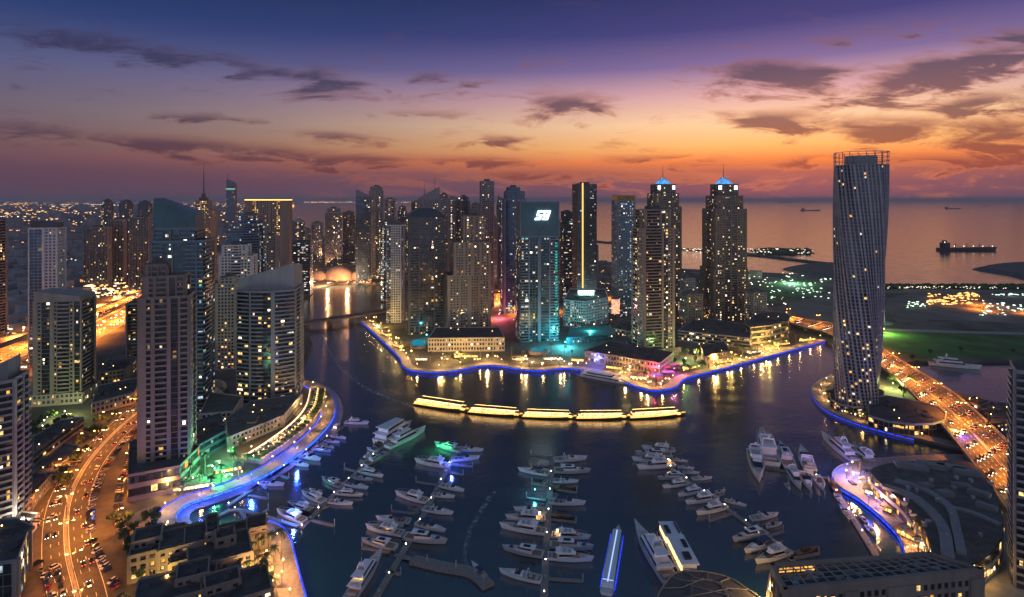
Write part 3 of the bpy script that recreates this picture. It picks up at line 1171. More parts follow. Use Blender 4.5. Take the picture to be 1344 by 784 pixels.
tower('dark teal glass tower with white floor bands and a slanting crown, behind the beige tower', 199, 284, 545, 316, yaw=12, ratio=.8, wall='bluegrey', gl='tealglass', pats=[[('P', .25), ('B', 2.2), ('G', 1.6), ('P', .3), ('D', 2.4), ('B', 2), ('P', .3), ('B', 1.2)], [('B', 3), ('G', 2)]],
      lit=.13, mix=[('warm', 3), ('white', 3), ('cool', 3), ('green', 1)], own=100, tiers=[(1, 1, 316, 0, 0), (.8, .8, 300, -.08, 0)], crown=wedge('tealpanel', 26, 13, s=1.0))
tower('massive dark tower with curved swept roof screen beside the west promenade', 312, 401, 528, 378, yaw=8, ratio=.75, wall='grey', pats=[[('B', 1)], [('B', 1)], [('P', .6), ('B', 2)], [('B', 1)], [('D', 1)], [('P', 1), ('B', 1)], [('B', 1)], [('B', 1)]] + [[('P', .5), ('B', 2), ('P', .5), ('W', 2)]] * 3,
      lit=.2, mix=[('warm', 6), ('gold', 3), ('white', 2), ('dim', 3)], own=100, fpf=curved_fp, crown=wedge('mauve', 11, 24, s=.96, back=.8))
tower('slim white apartment block wedged between the teal tower and the curved-roof tower', 284, 316, 486, 372, yaw=10, ratio=1, wall='cream', pats=GRID, lit=.14, own=60, tiers=[(1, 1, 372, 0, 0), (.7, .7, 364, 0, 0)])
tower('small dark block of flats just left of the broad beige tower', 166, 191, 478, 398, yaw=20, ratio=1, wall='grey', pats=DK, lit=.16, own=60)
tower('white tower with an arched dark roof opening above the slim white block', 288, 338, 462, 336, yaw=14, ratio=.8, wall='white', pats=[[('P', .4), ('W', 2), ('B', 2), ('W', 2), ('P', .4)]], lit=.12, own=60, mix=MIXED, tiers=[(1, 1, 336, 0, 0), (.75, .8, 322, -.05, 0)])
tower('dark blue glass tower with a rounded top behind the arched white tower', 298, 345, 440, 294, yaw=18, ratio=.8, wall='bluegrey', gl='blueglass', pats=RIB, lit=.2, mix=OFF, own=60, tiers=[(1, 1, 306, 0, 0), (.85, .8, 294, 0, 0), (.55, .6, 283, .1, 0)])
tower('blue-lit narrow glass tower against the gold-rimmed hotel', 337, 349, 432, 293, yaw=0, ratio=1, wall='bluegrey', gl='blueglass', pats=RIB, lit=.6, mix=[('cool', 1)], own=40)
tower('grey striped tower in front of the gold-rimmed hotel', 346, 366, 425, 310, yaw=10, ratio=1, wall='mauve', pats=GRID, lit=.1, own=40)
# ---- hotel with gold frame


def gold_rim(r, z, w, d, cx, cy_):
    b_ = MB()
    for y in (-d / 2 - .6, d / 2):
        b_.box(-w / 2 - .6, w / 2 + .6, y, y + .6, z + 1.3, z + 2.6)
    link('rim_light', b_, M['gold_rim'], r)


M['gold_rim'] = emit('gold_rim_light', (1.0, .55, .12), 3.0)
M['gold_rim2'] = emit('gold_strip_light', (1.0, .50, .13), 1.7, sample=False)
tower('brown hotel tower with a gold-lit rim across its flat top', 322, 384, 402, 264, yaw=12, ratio=.5, wall='tan', pats=[[('P', 1.2), ('W', 1), ('P', .3), ('W', 1.4), ('P', .3), ('W', 1.6), ('P', 1.4)], [('P', 1), ('W', 2), ('P', 1)]], lit=.25, mix=[('gold', 4), ('warm', 2)], own=60, name='hotel_tower', crown=gold_rim)
tower('small blue-lit office block with a glowing roof sign beside the channel', 380, 411, 388, 318, yaw=10, ratio=.9, wall='bluegrey', gl='blueglass', pats=RIB, lit=.15, mix=OFF, own=40, name='office_block')
tower('dark tower whose top carries a thin mast above the teal glass tower', 243, 285, 372, 276, yaw=15, ratio=.8, wall='tan', lit=.35, mix=[('gold', 3), ('warm', 3)], pats=GRID, own=40, tiers=[(1, 1, 276, 0, 0), (.5, .5, 264, .1, 0)], crown=spire_crown('dark', [(.6, 8), (.3, 8)], 70, 1.6))
tower('tall dark glass tower with a green light band and a mast in the distance', 297, 311, 340, 243, yaw=10, ratio=.9, wall='bluegrey', gl='blueglass', pats=RIB, lit=.04, own=10, group=G1, crown=lambda r, z, w, d, cx, cy_: (wedge('bluegrey', 16, 6)(r, z, w, d, cx, cy_), [link('mast', (lambda q: (q.cone(-w * .45, 0, z, z + 38, 1.4, .3, 6), q)[1])(MB()), M['metal'], r)],
      [link('light_band', (lambda q: (q.box(-w / 2 - 1, w / 2 + 1, -d / 2 - 1, -d / 2, z - 14, z - 10.5), q)[1])(MB()), W_['green'], r)]))
for (a0, a1, yb_, yt_, l_) in [(110, 147, 378, 299, 'pale ribbed apartment slab, first of the row beside the highway'), (143, 166, 374, 289, 'dark ribbed tower between the two pale slabs beside the highway'),
                              (170, 199, 385, 286, 'pale ribbed apartment slab, last of the row beside the highway'), (163, 175, 368, 292, 'narrow ribbed tower tucked behind the row beside the highway')]:
    tower(l_, a0, a1, yb_, yt_, yaw=14, ratio=.5, wall='beige' if 'pale' in l_ else 'mauve', pats=FIN, lit=.07, mix=RES, own=40, fh=3.8, prot=1.4)
for (a0, a1, yt_, l_) in [(133, 149, 263, 'red-lit dark tower of the distant trio, nearest the picture edge'), (156, 175, 264, 'middle tower of the distant dark trio'), (181, 200, 265, 'rounded tower of the distant dark trio, nearest the mast')]:
    tower(l_, a0, a1, 335, yt_, yaw=10, ratio=.9, wall='dark', pats=RIB, lit=.1, own=8, fh=4, group=G1, tiers=[(1, 1, yt_ + 3, 0, 0), (.8, .8, yt_, 0, 0)])
tower('dark ribbed tower cut by the picture edge beside the highway interchange', -22, 9, 452, 290, yaw=0, ratio=.8, wall='mauve', pats=[[('B', 1), ('P', .2)]], lit=.1, own=40)

# ---- far end of the channel and skyline behind
skyl = [(388, 400, 362, 292), (400, 408, 350, 300), (408, 424, 352, 293), (427, 449, 362, 273), (450, 466, 352, 279), (462, 469, 350, 284), (504, 520, 352, 262), (522, 534, 352, 271), (540, 552, 352, 266), (575, 590, 380, 255), (590, 604, 372, 262), (600, 617, 376, 258), (566, 578, 392, 274),
        (617, 631, 380, 268), (644, 652, 385, 285), (652, 662, 376, 262), (736, 752, 388, 279), (725, 737, 380, 288), (766, 785, 380, 322), (500, 512, 395, 290)]
for k, (a0, a1, yb_, yt_) in enumerate(skyl):
    tower('hazy %s tower, number %d counted along the distant skyline' % (('dark', 'grey', 'mauve', 'blue-grey')[k % 4], k + 1), a0, a1, yb_, yt_, yaw=(k * 37) % 40 - 15, ratio=.8 + (k % 3) * .1,
          wall=('dark', 'grey', 'mauve', 'bluegrey')[k % 4], pats=(RIB, GRID, BAL, FIN)[k % 4], lit=.14, mix=(MIXED, OFF, RES)[k % 3], own=12, fh=3.8, group=G1,
          tiers=[(1, 1, yt_ + 6, 0, 0), (.75, .8, yt_ + 1, 0, 0)] if k % 2 else None, crown=(wedge('grey', 9, 3) if k % 5 == 0 else 'mech'))
tower('dark blue slab with a knife-edge slanting roof at the head of the channel', 467, 487, 372, 258, yaw=8, ratio=.9, wall='bluegrey', gl='blueglass', pats=GLS, lit=.03, own=12, group=G1, crown=wedge('bluegrey', 15, 1))
tower('round-topped grey tower beside the dark blue slanting slab', 485, 503, 366, 251, yaw=10, ratio=.9, wall='grey', pats=GRID, lit=.14, own=12, group=G1, tiers=[(1, 1, 251, 0, 0), (.85, .85, 246, 0, 0)])
tower('narrow tower with a white balcony front and curved roof fin above the quay promenade', 508, 531, 424, 296, yaw=6, ratio=1.2, wall='white', pats=[[('D', 1.6), ('W', 4), ('P', .4), ('D', .6)]], lit=.2, mix=OFF, own=60, crown=wedge('dark', 14, 2))


def pyramid(mtl, h, k=.15):
    def f(r, z, w, d, cx, cy_):
        b_ = MB()
        b_.add([(-w * .54, -d * .54, z), (w * .54, -d * .54, z), (w * .54, d * .54, z), (-w * .54, d * .54, z), (-w * k, -d * k, z + h), (w * k, -d * k, z + h), (w * k, d * k, z + h), (-w * k, d * k, z + h)],
               [(4, 5, 6, 7), (0, 1, 5, 4), (1, 2, 6, 5), (2, 3, 7, 6), (3, 0, 4, 7)])
        link('roof_crown', b_, M[mtl], r)
    return f


tower('black glass tower with a hipped roof and scattered yellow windows on the peninsula', 531, 584, 440, 284, yaw=16, ratio=.95, wall='dark', gl='glass', pats=[[('P', .3), ('B', 1.6), ('P', .2), ('G', 2.6), ('P', .2), ('B', 1.6), ('P', .3)], [('B', 2), ('P', .3), ('B', 2), ('P', .3)]],
      lit=.17, mix=[('warm', 4), ('gold', 3), ('white', 2), ('dim', 7)], own=100, crown=pyramid('dark', 11, .22))
tower('grey tower with steep slanting top and two masts behind the hipped-roof tower', 548, 577, 398, 262, yaw=12, ratio=.8, wall='grey', pats=GRID, lit=.14, own=30, crown=lambda r, z, w, d, cx, cy_: (wedge('grey', 2, 22)(r, z, w, d, cx, cy_), [link('mast', (lambda q: (q.cone(x_, 0, z, z + h_, .8, .1, 5), q)[1])(MB()), M['metal'], r) for x_, h_ in ((-w * .2, 34), (w * .3, 44))]))
tower('broad beige stepped apartment tower with punched windows above an arcaded podium', 583, 644, 443, 316, yaw=12, ratio=.7, wall='tan', pats=[[('P', .5), ('W', 2), ('P', .4), ('W', 1.6), ('P', .8), ('W', 1.6), ('P', .4), ('W', 2), ('P', .5)], [('W', 3), ('P', .4), ('B', 2), ('P', .3)]],
      lit=.2, mix=RES, own=100, tiers=[(1, 1, 360, 0, 0), (.86, 1, 318, .07, 0), (.5, .8, 284, .12, 0)])
tower('slender tall grey tower rising alone behind the beige stepped tower', 630, 648, 402, 239, yaw=10, ratio=.9, wall='grey', pats=GRID, lit=.1, own=30, mix=RES)
tower('blue glass tower with an arched top just behind the dark sign-topped tower', 657, 690, 412, 262, yaw=12, ratio=.8, wall='bluegrey', gl='blueglass', pats=[[('P', .4), ('G', 3), ('P', .5), ('W', 2)]], lit=.09, mix=OFF, own=50, tiers=[(1, 1, 262, 0, 0), (.8, .8, 252, .05, 0), (.5, .7, 247, 0, 0)])

# ---- the tower with the sign
r, loc, w, d, a, zt = tower('dark teal tower whose blank glass head bears a glowing white emblem', 676, 733, 449, 310, yaw=8, ratio=.85, wall='bluegrey', gl='tealglass',
      pats=[[('B', 1.5), ('P', .2), ('G', 1.6), ('P', .5), ('D', 1.6), ('P', .2), ('B', 1.6)], [('B', 2), ('G', 2)]], lit=.16, mix=[('warm', 3), ('white', 4), ('cool', 3), ('green', 1)], own=100, crown=None, name='office_tower')
dd = loc.y
zh = zat(266, dd) - ZL
b = MB()
b.box(-w * .49, w * .49, -d * .5, d * .5, zt + .4, zh)
link('head', b, M['tealpanel'], r)
b = MB()
for x0, x1, y0, y1 in ((-w * .52, w * .52, -d * .53, -d * .5), (-w * .52, w * .52, d * .5, d * .53), (-w * .52, -w * .49, -d * .5, d * .5), (w * .49, w * .52, -d * .5, d * .5)):
    b.box(x0, x1, y0, y1, zh, zh + 1.5)
for sx in (-1, 1):
    b.box(sx * w * .505 - .6, sx * w * .505 + .6, -d * .53, -d * .5, zt, zh)
b.bar((w * .38, -d * .53, zt + (zh - zt) * .75), (-w * .05, -d * .53, zt - 3), .7)
b.box(-w * .06, -w * .02, -d * .56, -d * .5, 4, zt - 2)
link('head_frame', b, M['bluegrey'], r)
b = MB()
for i in range(int((zt - 8) / 3.5)):
    if i % 9 != 4:
        b.box(w * .40, w * .46, -d * .5 - 1.75, -d * .5 - 1.6, 6 + i * 3.5, 8 + i * 3.5)
link('lit_corner', b, M['teal_corner'], r)['kind'] = 'stuff'  # glowing segments stand in for the teal light on this facade corner
# emblem: two slanting strokes, each like a bold italic letter
M['sign'] = emit('sign_light', (0.80, 0.93, 1.0), 4.5)
u_ = w / 24.0
sx0, sz0 = -w * .14, zt + (zh - zt) * .50


def stroke(b_, pts, y):
    q = [(sx0 + (x + z_ * .35) * u_, y, sz0 + z_ * u_) for x, z_ in pts]
    n_ = len(q)
    b_.add(q + [(p_[0], y - .5, p_[2]) for p_ in q], [tuple(range(n_)), tuple(reversed(range(n_, 2 * n_)))] + [(i, (i + 1) % n_, n_ + (i + 1) % n_, n_ + i) for i in range(n_)])


b = MB()
yy = -d * .53
for pts in ([(0, 0), (3.6, 0), (3.6, 1.2), (0, 1.2)], [(2.6, 1.2), (3.8, 1.2), (3.8, 3.4), (2.6, 3.4)], [(0.2, 2.4), (2.6, 2.4), (2.6, 3.4), (0.2, 3.4)], [(0.2, 3.4), (1.3, 3.4), (1.3, 5.8), (0.2, 5.8)], [(1.3, 4.8), (4.2, 4.8), (4.2, 5.8), (1.3, 5.8)],
            [(4.6, 4.6), (8.2, 4.6), (8.2, 5.8), (4.6, 5.8)], [(4.5, 2.3), (5.6, 2.3), (5.6, 4.6), (4.5, 4.6)], [(5.6, 2.3), (7.1, 2.3), (7.1, 3.3), (5.6, 3.3)], [(7.1, 0), (8.3, 0), (8.3, 4.6), (7.1, 4.6)], [(4.6, 0), (7.1, 0), (7.1, 1.2), (4.6, 1.2)]):
    stroke(b, pts, yy)
link('emblem', b, M['sign'], r)

# ---- twin-tone tower with the golden strip
r, loc, w, d, a, zt = tower('tall dark tower split by one vertical golden light strip', 751, 783, 404, 243, yaw=10, ratio=.8, wall='dark', gl='glass', pats=[[('P', .4), ('R', 2.6), ('P', 1.5), ('W', 5), ('P', .3)], [('W', 4)]], lit=.2, mix=[('white', 3), ('dim', 5), ('cool', 2)], own=60)
b = MB()
b.box(-w * .25, -w * .19, -d * .5 - 1.6, -d * .5 - 1.0, 6, zt + 3)
link('light_strip', b, M['gold_rim2'], r)
b = MB()
b.box(w * .02, w * .5, -d * .5 - 1.3, -d * .5 - .6, zt - 9, zt + 1)
tower('blue-windowed tower with a gold-lit top between the golden strip tower and the beige pair', 803, 833, 416, 264, yaw=10, ratio=.9, wall='bluegrey', gl='blueglass', pats=GRID, lit=.3, mix=[('cool', 6), ('dim', 3), ('white', 1)], own=80,
      crown=lambda r, z, w, d, cx, cy_: link('roof_crown', (lambda q: ([q.obox((0, 0), (1, 0), (0, -1), -w / 2 + i * w / 10, -w / 2 + i * w / 10 + .9, -d / 2, d / 2, z, z + 9) for i in range(11)], q.box(-w / 2, w / 2, -d / 2, d / 2, z + 8, z + 9), q)[2])(MB()), M['gold_wash'], r))


def gros(label, px0, px1, yb, tiers, yt, yaw, pod):
    def crown(r, z, w, d, cx, cy_):
        b_ = MB()
        b_.add([(-w * .36, -d * .36, z + 1), (w * .36, -d * .36, z + 1), (w * .36, d * .36, z + 1), (-w * .36, d * .36, z + 1), (-w * .2, -d * .2, z + 7), (w * .2, -d * .2, z + 7), (w * .2, d * .2, z + 7), (-w * .2, d * .2, z + 7), (0, 0, z + 12)],
               [(0, 1, 5, 4), (1, 2, 6, 5), (2, 3, 7, 6), (3, 0, 4, 7), (4, 5, 8), (5, 6, 8), (6, 7, 8), (7, 4, 8)])
        link('lit_dome', b_, M['dome'], r)
        s_ = MB()
        s_.cone(0, 0, z + 10, z + 32, .7, .12, 6)
        link('spire', s_, M['metal'], r)
        f_ = MB()
        for i in range(4):
            t = i * PI / 2
            ux, uy = math.cos(t), math.sin(t)
            for s2 in (-.5, .5):
                f_.bar((ux * w * .37 + uy * w * s2 * .72, uy * d * .37 + ux * d * s2 * .72, z), (ux * w * .1, uy * d * .1, z + 11), .7)
        link('dome_ribs', f_, M['grey'], r)
        for sx in (-.42, .42):
            q = MB()
            q.box(w * sx - 2.2, w * sx + 2.2, -d / 2 - .9, -d / 2 - .4, z - 7, z - 1.5)
            link('roof_floodlight', q, M['sign'], r)
    return tower(label, px0, px1, yb, yt, yaw=yaw, ratio=.9, wall='brown', pats=[[('P', .5), ('W', 2.4), ('P', .3), ('B', 1.6), ('P', .5), ('B', 1.6), ('P', .3), ('W', 2.4), ('P', .5)], [('P', .4), ('W', 3), ('B', 3), ('W', 3), ('P', .4)]],
                 lit=.2, mix=[('white', 4), ('warm', 4), ('dim', 4)], own=100, tiers=tiers, crown=crown)


gros('twin stepped tower with a blue-lit dome, the one behind the pale slab tower', 846, 894, 412, [(1, 1, 272, 0, 0), (.86, .86, 255, 0, 0), (.66, .7, 243, 0, 0)], 243, 8, None)
gros('twin stepped tower with a blue-lit dome, the one standing clear with lilac-lit flank', 918, 981, 422, [(1, 1, 352, 0, 0), (.92, .95, 275, .02, 0), (.76, .8, 258, .02, 0), (.56, .6, 243, .02, 0)], 243, 6, None)
tower('tall pale slab tower with dark window columns in front of the blue-domed twin', 829, 885, 468, 300, yaw=14, ratio=.8, wall='tan', pats=[[('P', .4), ('B', 4.2), ('P', .5), ('D', 1.2), ('W', 1.2), ('P', .5)], [('P', .5), ('B', 2), ('W', 3), ('P', .5)]],
      lit=.22, mix=[('warm', 5), ('white', 4), ('dim', 4)], own=100, tiers=[(1, 1, 300, 0, 0), (.82, .9, 276, -.02, 0)], podium=(1.3, 8, 'brown'))
for l_, a0, a1, yb_, yt_, wl in [('low beige wing of flats on the near side of the lilac-lit twin', 892, 922, 433, 386, 'tan'), ('lower roof-gabled block stepping down from the lilac-lit twin', 978, 1006, 428, 384, 'beige'), ('narrow dark block between the two domed twins', 893, 912, 425, 366, 'mauve')]:
    tower(l_, a0, a1, yb_, yt_, yaw=14, ratio=.9, wall=wl, pats=GRID, lit=.2, own=40, crown=pyramid('roof2', 5, .2), name='apartment_block')


# ---- low blocks
def block(label, pts, h, wall='beige', gl='glass', pats=GRID, lit=.3, mix=RES, own=30, fh=4.0, name='low_building', cat='building', roof='roof', seed=1, group='low blocks by the water', smooth=0, clutter=16):
    """pts: pixel outline of the footprint"""
    w_ = [G(x, y, ZL) for x, y in pts]
    if smooth:
        w_ = smooth_pts(w_, smooth, closed=True)
    c = sum(w_, Vector()) / len(w_)
    fp = [(p.x - c.x, p.y - c.y) for p in w_]
    ar = sum(fp[i][0] * fp[(i + 1) % len(fp)][1] - fp[(i + 1) % len(fp)][0] * fp[i][1] for i in range(len(fp)))
    if ar < 0:
        fp.reverse()
    r = thing(name, label, cat, c, 0, group)
    W, S, R, cells = MB(), MB(), MB(), []
    facade(W, S, fp, 0, h, fh, pats, cells)
    ring = [(p[0] * 1.012, p[1] * 1.012) for p in fp]
    W.prism(ring, h - .4, h + 1.1, top=False)
    inn = [(p[0] * .985, p[1] * .985) for p in fp]
    W.prism(list(reversed(inn)), h, h + 1.1, top=False)
    m = len(ring)
    W.add([(p[0], p[1], h + 1.1) for p in ring] + [(p[0], p[1], h + 1.1) for p in inn], [(i, (i + 1) % m, m + (i + 1) % m, m + i) for i in range(m)])
    R.prism(inn, h + .05, h + .25)
    rn = random.Random(seed * 31 + int(pts[0][0]))
    xs, ys = [p[0] for p in fp], [p[1] for p in fp]
    for _ in range(clutter):
        x, y = rn.uniform(min(xs) * .5, max(xs) * .5), rn.uniform(min(ys) * .5, max(ys) * .5)
        a_, b2, hh = rn.uniform(1.0, 4), rn.uniform(1, 3), rn.uniform(.8, 2.6)
        if _ % 4 == 0:
            R.cone(x, y, h + .2, h + hh, b2 * .6, b2 * .6, 10)
        elif _ % 4 == 1:
            R.box(x - a_ * 3, x + a_ * 3, y - .35, y + .35, h + .4, h + 1.0)
        else:
            R.box(x - a_, x + a_, y - b2, y + b2, h + .2, h + hh)
    link('glazing', S, M[gl], r)
    link('facade', W, M[wall], r)
    link('roof', R, M[roof], r)
    for _ in range(clutter // 5):
        x, y = rn.uniform(min(xs) * .7, max(xs) * .7), rn.uniform(min(ys) * .7, max(ys) * .7)
        q = MB(); q.ball(0, 0, 0, .32, 5, 3); link('roof_lamp', q, M['bulb_y'], r, loc=(x, y, h + 1.6))
    windows(r, cells, lit, mix, own, seed, c, 0)
    return r, c, fp

# ------------------------------------------------------------------ the twisted tower
M['fin'] = mat('blue_grey_metal_fins', (0.27, 0.28, 0.32), .5, .2, var=.1)


def twisted():
    base = G(1124, 534, ZL)
    az_ = math.atan2(base.x, base.y)
    r = thing('twisted_tower', 'tall twisted tower with fine vertical fins and an open lattice crown beside the road bridge', 'tower', base)
    Hh = zat(219, base.y + 20) - ZL
    nf = 70
    fh = Hh / nf
    wx, wy, ch = 31.0, 38.5, 9.0
    c8 = [(-wx / 2 + ch, -wy / 2), (wx / 2 - ch, -wy / 2), (wx / 2, -wy / 2 + ch), (wx / 2, wy / 2 - ch), (wx / 2 - ch, wy / 2), (-wx / 2 + ch, wy / 2), (-wx / 2, wy / 2 - ch), (-wx / 2, -wy / 2 + ch)]
    per = []
    for i in range(8):
        a, b_ = Vector(c8[i]), Vector(c8[(i + 1) % 8])
        k = max(3, int(round((b_ - a).length / 2.9)))
        for j in range(k):
            per.append(a.lerp(b_, j / k))
    K = len(per)

    def ring(f, s=1.0):
        t = f / nf
        an = -az_ + math.radians(4) - math.radians(86) * t
        ca, sa = math.cos(an), math.sin(an)
        cx_, cy_ = 4.0 * t, 0.0
        return [(p.x * s * ca - p.y * s * sa + cx_, p.x * s * sa + p.y * s * ca + cy_) for p in per]
    S, Fm, Sl = MB(), MB(), MB()
    R = [ring(f, .97) for f in range(nf + 1)]
    O = [ring(f, 1.015) for f in range(nf + 1)]
    vs = [(x, y, f * fh) for f in range(nf + 1) for x, y in R[f]]
    S.add(vs, [(f * K + i, f * K + (i + 1) % K, (f + 1) * K + (i + 1) % K, (f + 1) * K + i) for f in range(nf) for i in range(K)])
    S.f.append(tuple(nf * K + i for i in range(K)))
    for f in range(0, nf + 1):
        rr = ring(f, 1.005)
        Sl.add([(x, y, f * fh - .22) for x, y in rr] + [(x, y, f * fh + .22) for x, y in rr] + [(x, y, f * fh + .22) for x, y in R[f]] + [(x, y, f * fh - .22) for x, y in R[f]],
               [(i, (i + 1) % K, K + (i + 1) % K, K + i) for i in range(K)] + [(K + i, K + (i + 1) % K, 2 * K + (i + 1) % K, 2 * K + i) for i in range(K)] + [(3 * K + i, 3 * K + (i + 1) % K, (i + 1) % K, i) for i in range(K)])
    top_f = nf
    for i in range(K):
        vs, fs = [], []
        for f in range(top_f + 1):
            x, y = O[f][i]
            a, b_ = O[f][(i - 1) % K], O[f][(i + 1) % K]
            tx, ty = b_[0] - a[0], b_[1] - a[1]
            l = math.hypot(tx, ty)
            tx, ty = tx / l, ty / l
            ix, iy = R[f][i]
            h_ = .48 if i % 3 else .85
            vs += [(ix - tx * h_, iy - ty * h_, f * fh), (ix + tx * h_, iy + ty * h_, f * fh), (x + tx * h_, y + ty * h_, f * fh), (x - tx * h_, y - ty * h_, f * fh)]
        for f in range(top_f):
            o = f * 4
            for q in range(4):
                fs.append((o + q, o + (q + 1) % 4, o + 4 + (q + 1) % 4, o + 4 + q))
        Fm.add(vs, fs)
    link('glazing', S, M['glass'], r)
    link('fins', Fm, M['fin'], r)["kind"] = 'stuff'
    link('facade', Sl, M['fin'], r)
    # lattice crown
    Cm = MB()
    tp = ring(nf, 1.02)
    for i in range(K):
        h_ = 10 if (i // 4) % 2 else 11.5
        x, y = tp[i]
        if i % 2 == 0:
            Cm.bar((x, y, Hh), (x * 1.01, y * 1.01, Hh + 11), .45)
        x2, y2 = tp[(i + 1) % K]
        for z in (3.5, 7, 11):
            Cm.bar((x, y, Hh + z), (x2, y2, Hh + z), .4)
    link('lattice_crown', Cm, M['mauve'], r)
    Rm = MB()
    q = ring(nf, .6)
    Rm.prism(q, Hh, Hh + 8)
    link('plant_room', Rm, M['mauve'], r)
    # lit rooms, most of them low down
    rnd = random.Random(5)
    cand = []
    for f in range(nf):
        for i in range(K):
            a, b_ = Vector(R[f][i]), Vector(R[f][(i + 1) % K])
            c = (a + b_) / 2
            uu = (b_ - a).normalized()
            nn = Vector((uu.y, -uu.x))
            fa = -((base.x + c.x) * nn.x + (base.y + c.y) * nn.y)
            p_ = .035 + (.22 if 4 < f < 20 and i % 5 in (0, 1) else 0) + (.08 if f < 26 else 0)
            if fa > 0 and rnd.random() < p_:
                cand.append((f, i, c + nn * .12, uu, (b_ - a).length * .62))
    rnd.shuffle(cand)
    for f, i, c, uu, w in cand[:190]:
        o = bpy.data.objects.new('window', win_mesh[rnd.choice(('warm', 'white', 'gold', 'warm'))])
        COL.objects.link(o)
        o.parent = r
        o.location = (c.x, c.y, f * fh + .5)
        o.rotation_euler = (0, 0, math.atan2(uu.y, uu.x))
        o.scale = (w, 1, fh * .55)
        if len([1]) and cand.index((f, i, c, uu, w)) >= 99:
            break
    return r, base


tw_root, tw_base = twisted()

# ------------------------------------------------------------------ low blocks near and far
GA = 'low blocks by the water'
block('arcaded three-storey car park podium under the beige stepped tower', [(562, 462), (662, 461), (655, 446), (572, 446)], 15, wall='cream', pats=[[('W', 1)]], fh=5, lit=.05, own=20)
block('round-cornered restaurant building wrapped in golden lights near the bridge', [(985, 452), (1034, 443), (1030, 430), (1000, 430), (982, 440)], 20, wall='tan', pats=[[('R', 1)]], lit=.05, own=10, fh=6.5, smooth=2)
block('long beige retail podium below the domed twin towers', [(890, 447), (984, 458), (990, 440), (915, 428)], 12, wall='mauve', pats=RIB, lit=.3, own=30)
block('squat brown pavilion with planted roof behind the palm-lined quay', [(925, 480), (958, 472), (950, 459), (920, 465)], 9, wall='tan', pats=[[('P', 1), ('W', 1), ('P', 1), ('W', 1), ('P', 1)]], lit=.2, own=10)
block('long brown podium with a teal awning beneath the pale slab tower', [(768, 476), (866, 493), (884, 478), (800, 462)], 12, wall='brown', pats=[[('W', 1)]], fh=6, lit=.05, own=10)
block('low pavilion roofed in teal between the sign tower and the pale slab tower', [(744, 452), (808, 447), (800, 434), (748, 438)], 7, wall='tealpanel', lit=.1, own=10, roof='tealroof', clutter=0)
block('white-lit hexagonal hotel block with a floodlit upper terrace', [(740, 428), (768, 431), (798, 424), (794, 410), (748, 410)], 36, wall='white', gl='tealglass', pats=[[('W', 1)], [('W', 1)], [('G', 1)]], lit=.3, mix=OFF + [('green', 3)], own=60, fh=4)
block('low office wing with white roof lights behind the teal pavilion', [(806, 440), (835, 446), (842, 432), (815, 428)], 8, lit=.2, own=10, wall='concrete')
block('brown mall block with gold-lit canopy at the foot of the broad beige tower', [(168, 659), (236, 645), (262, 617), (196, 600), (170, 612)], 15, wall='brown', pats=[[('R', 1)]], fh=7.5, lit=.04, own=10, clutter=14)
block('curved cream podium running from the sloping-roofed tower along the street', [(120, 545), (176, 530), (186, 508), (130, 520)], 9, wall='cream', pats=[[('W', 1)]], lit=.2, own=30)
block('flat-roofed sports hall with glowing gutter line beside the street trees', [(44, 612), (72, 590), (110, 562), (80, 566), (44, 590)], 8, wall='concrete', pats=[[('R', 1)]], lit=.3, own=10)
block('small tiled-roof mosque block lit orange between highway and podium', [(130, 507), (165, 502), (180, 486), (142, 488)], 12, wall='tan', lit=.4, mix=[('gold', 3), ('warm', 2)], own=20)
block('dark office podium cut by the picture corner with yellow upper floor', [(-40, 806), (22, 798), (40, 745), (20, 735), (-40, 742)], 20, wall='grey', pats=[[('P', .5), ('G', 5), ('P', .5)]], lit=.5, mix=[('cool', 3), ('warm', 3)], own=30, fh=5)
block('low shop row with bright white front facing the service road', [(-10, 722), (34, 712), (50, 690), (10, 686)], 6, wall='cream', lit=.6, mix=[('white', 3), ('warm', 3)], own=20)
block('long low podium behind the curved-balcony tower', [(40, 672), (66, 640), (104, 600), (84, 596), (44, 636)], 7, wall='grey', lit=.15, own=10)
block('white pyramidal-roofed villa terrace east of the broad beige tower', [(262, 560), (306, 556), (318, 535), (276, 530)], 9, wall='cream', pats=GRID, lit=.2, own=10, clutter=0)
block('dark courtyard block between the villa terrace and the swept-roof tower', [(300, 590), (372, 560), (396, 530), (330, 540), (296, 565)], 8, wall='grey', lit=.12, own=20, roof='roof2', clutter=16)
block('glass-fronted turquoise spa wing below the teal tower', [(248, 612), (296, 585), (290, 560), (250, 575)], 10, wall='tealpanel', gl='tealglass', pats=RIB, lit=.35, mix=[('green', 4), ('cool', 2)], own=20)
# glowing block added for the terrace light on the hexagonal hotel and its reflection
q = G(769, 420, ZL)
r = thing('terrace_glow_block', 'white-green glowing block added for the floodlit terrace of the hexagonal hotel', 'pavilion', (q.x, q.y, ZL + 37.5))
M['terrace_lit'] = emit('terrace_glow', (.45, 1.0, .92), 5.0, .8, inner=True, sample=True)
b = MB(); b.box(-11, 11, -5, 5, 0, 7); link('lit_glass', b, M['terrace_lit'], r)
b = MB(); b.box(-13, 13, -7, 7, 7, 8.2); link('roof', b, M['white'], r)
b = MB()
for i in range(9):
    b.box(-11.3 + i * 2.8, -10.9 + i * 2.8, -5.4, -5.02, 0, 7)
link('glazing_bars', b, M['white'], r)
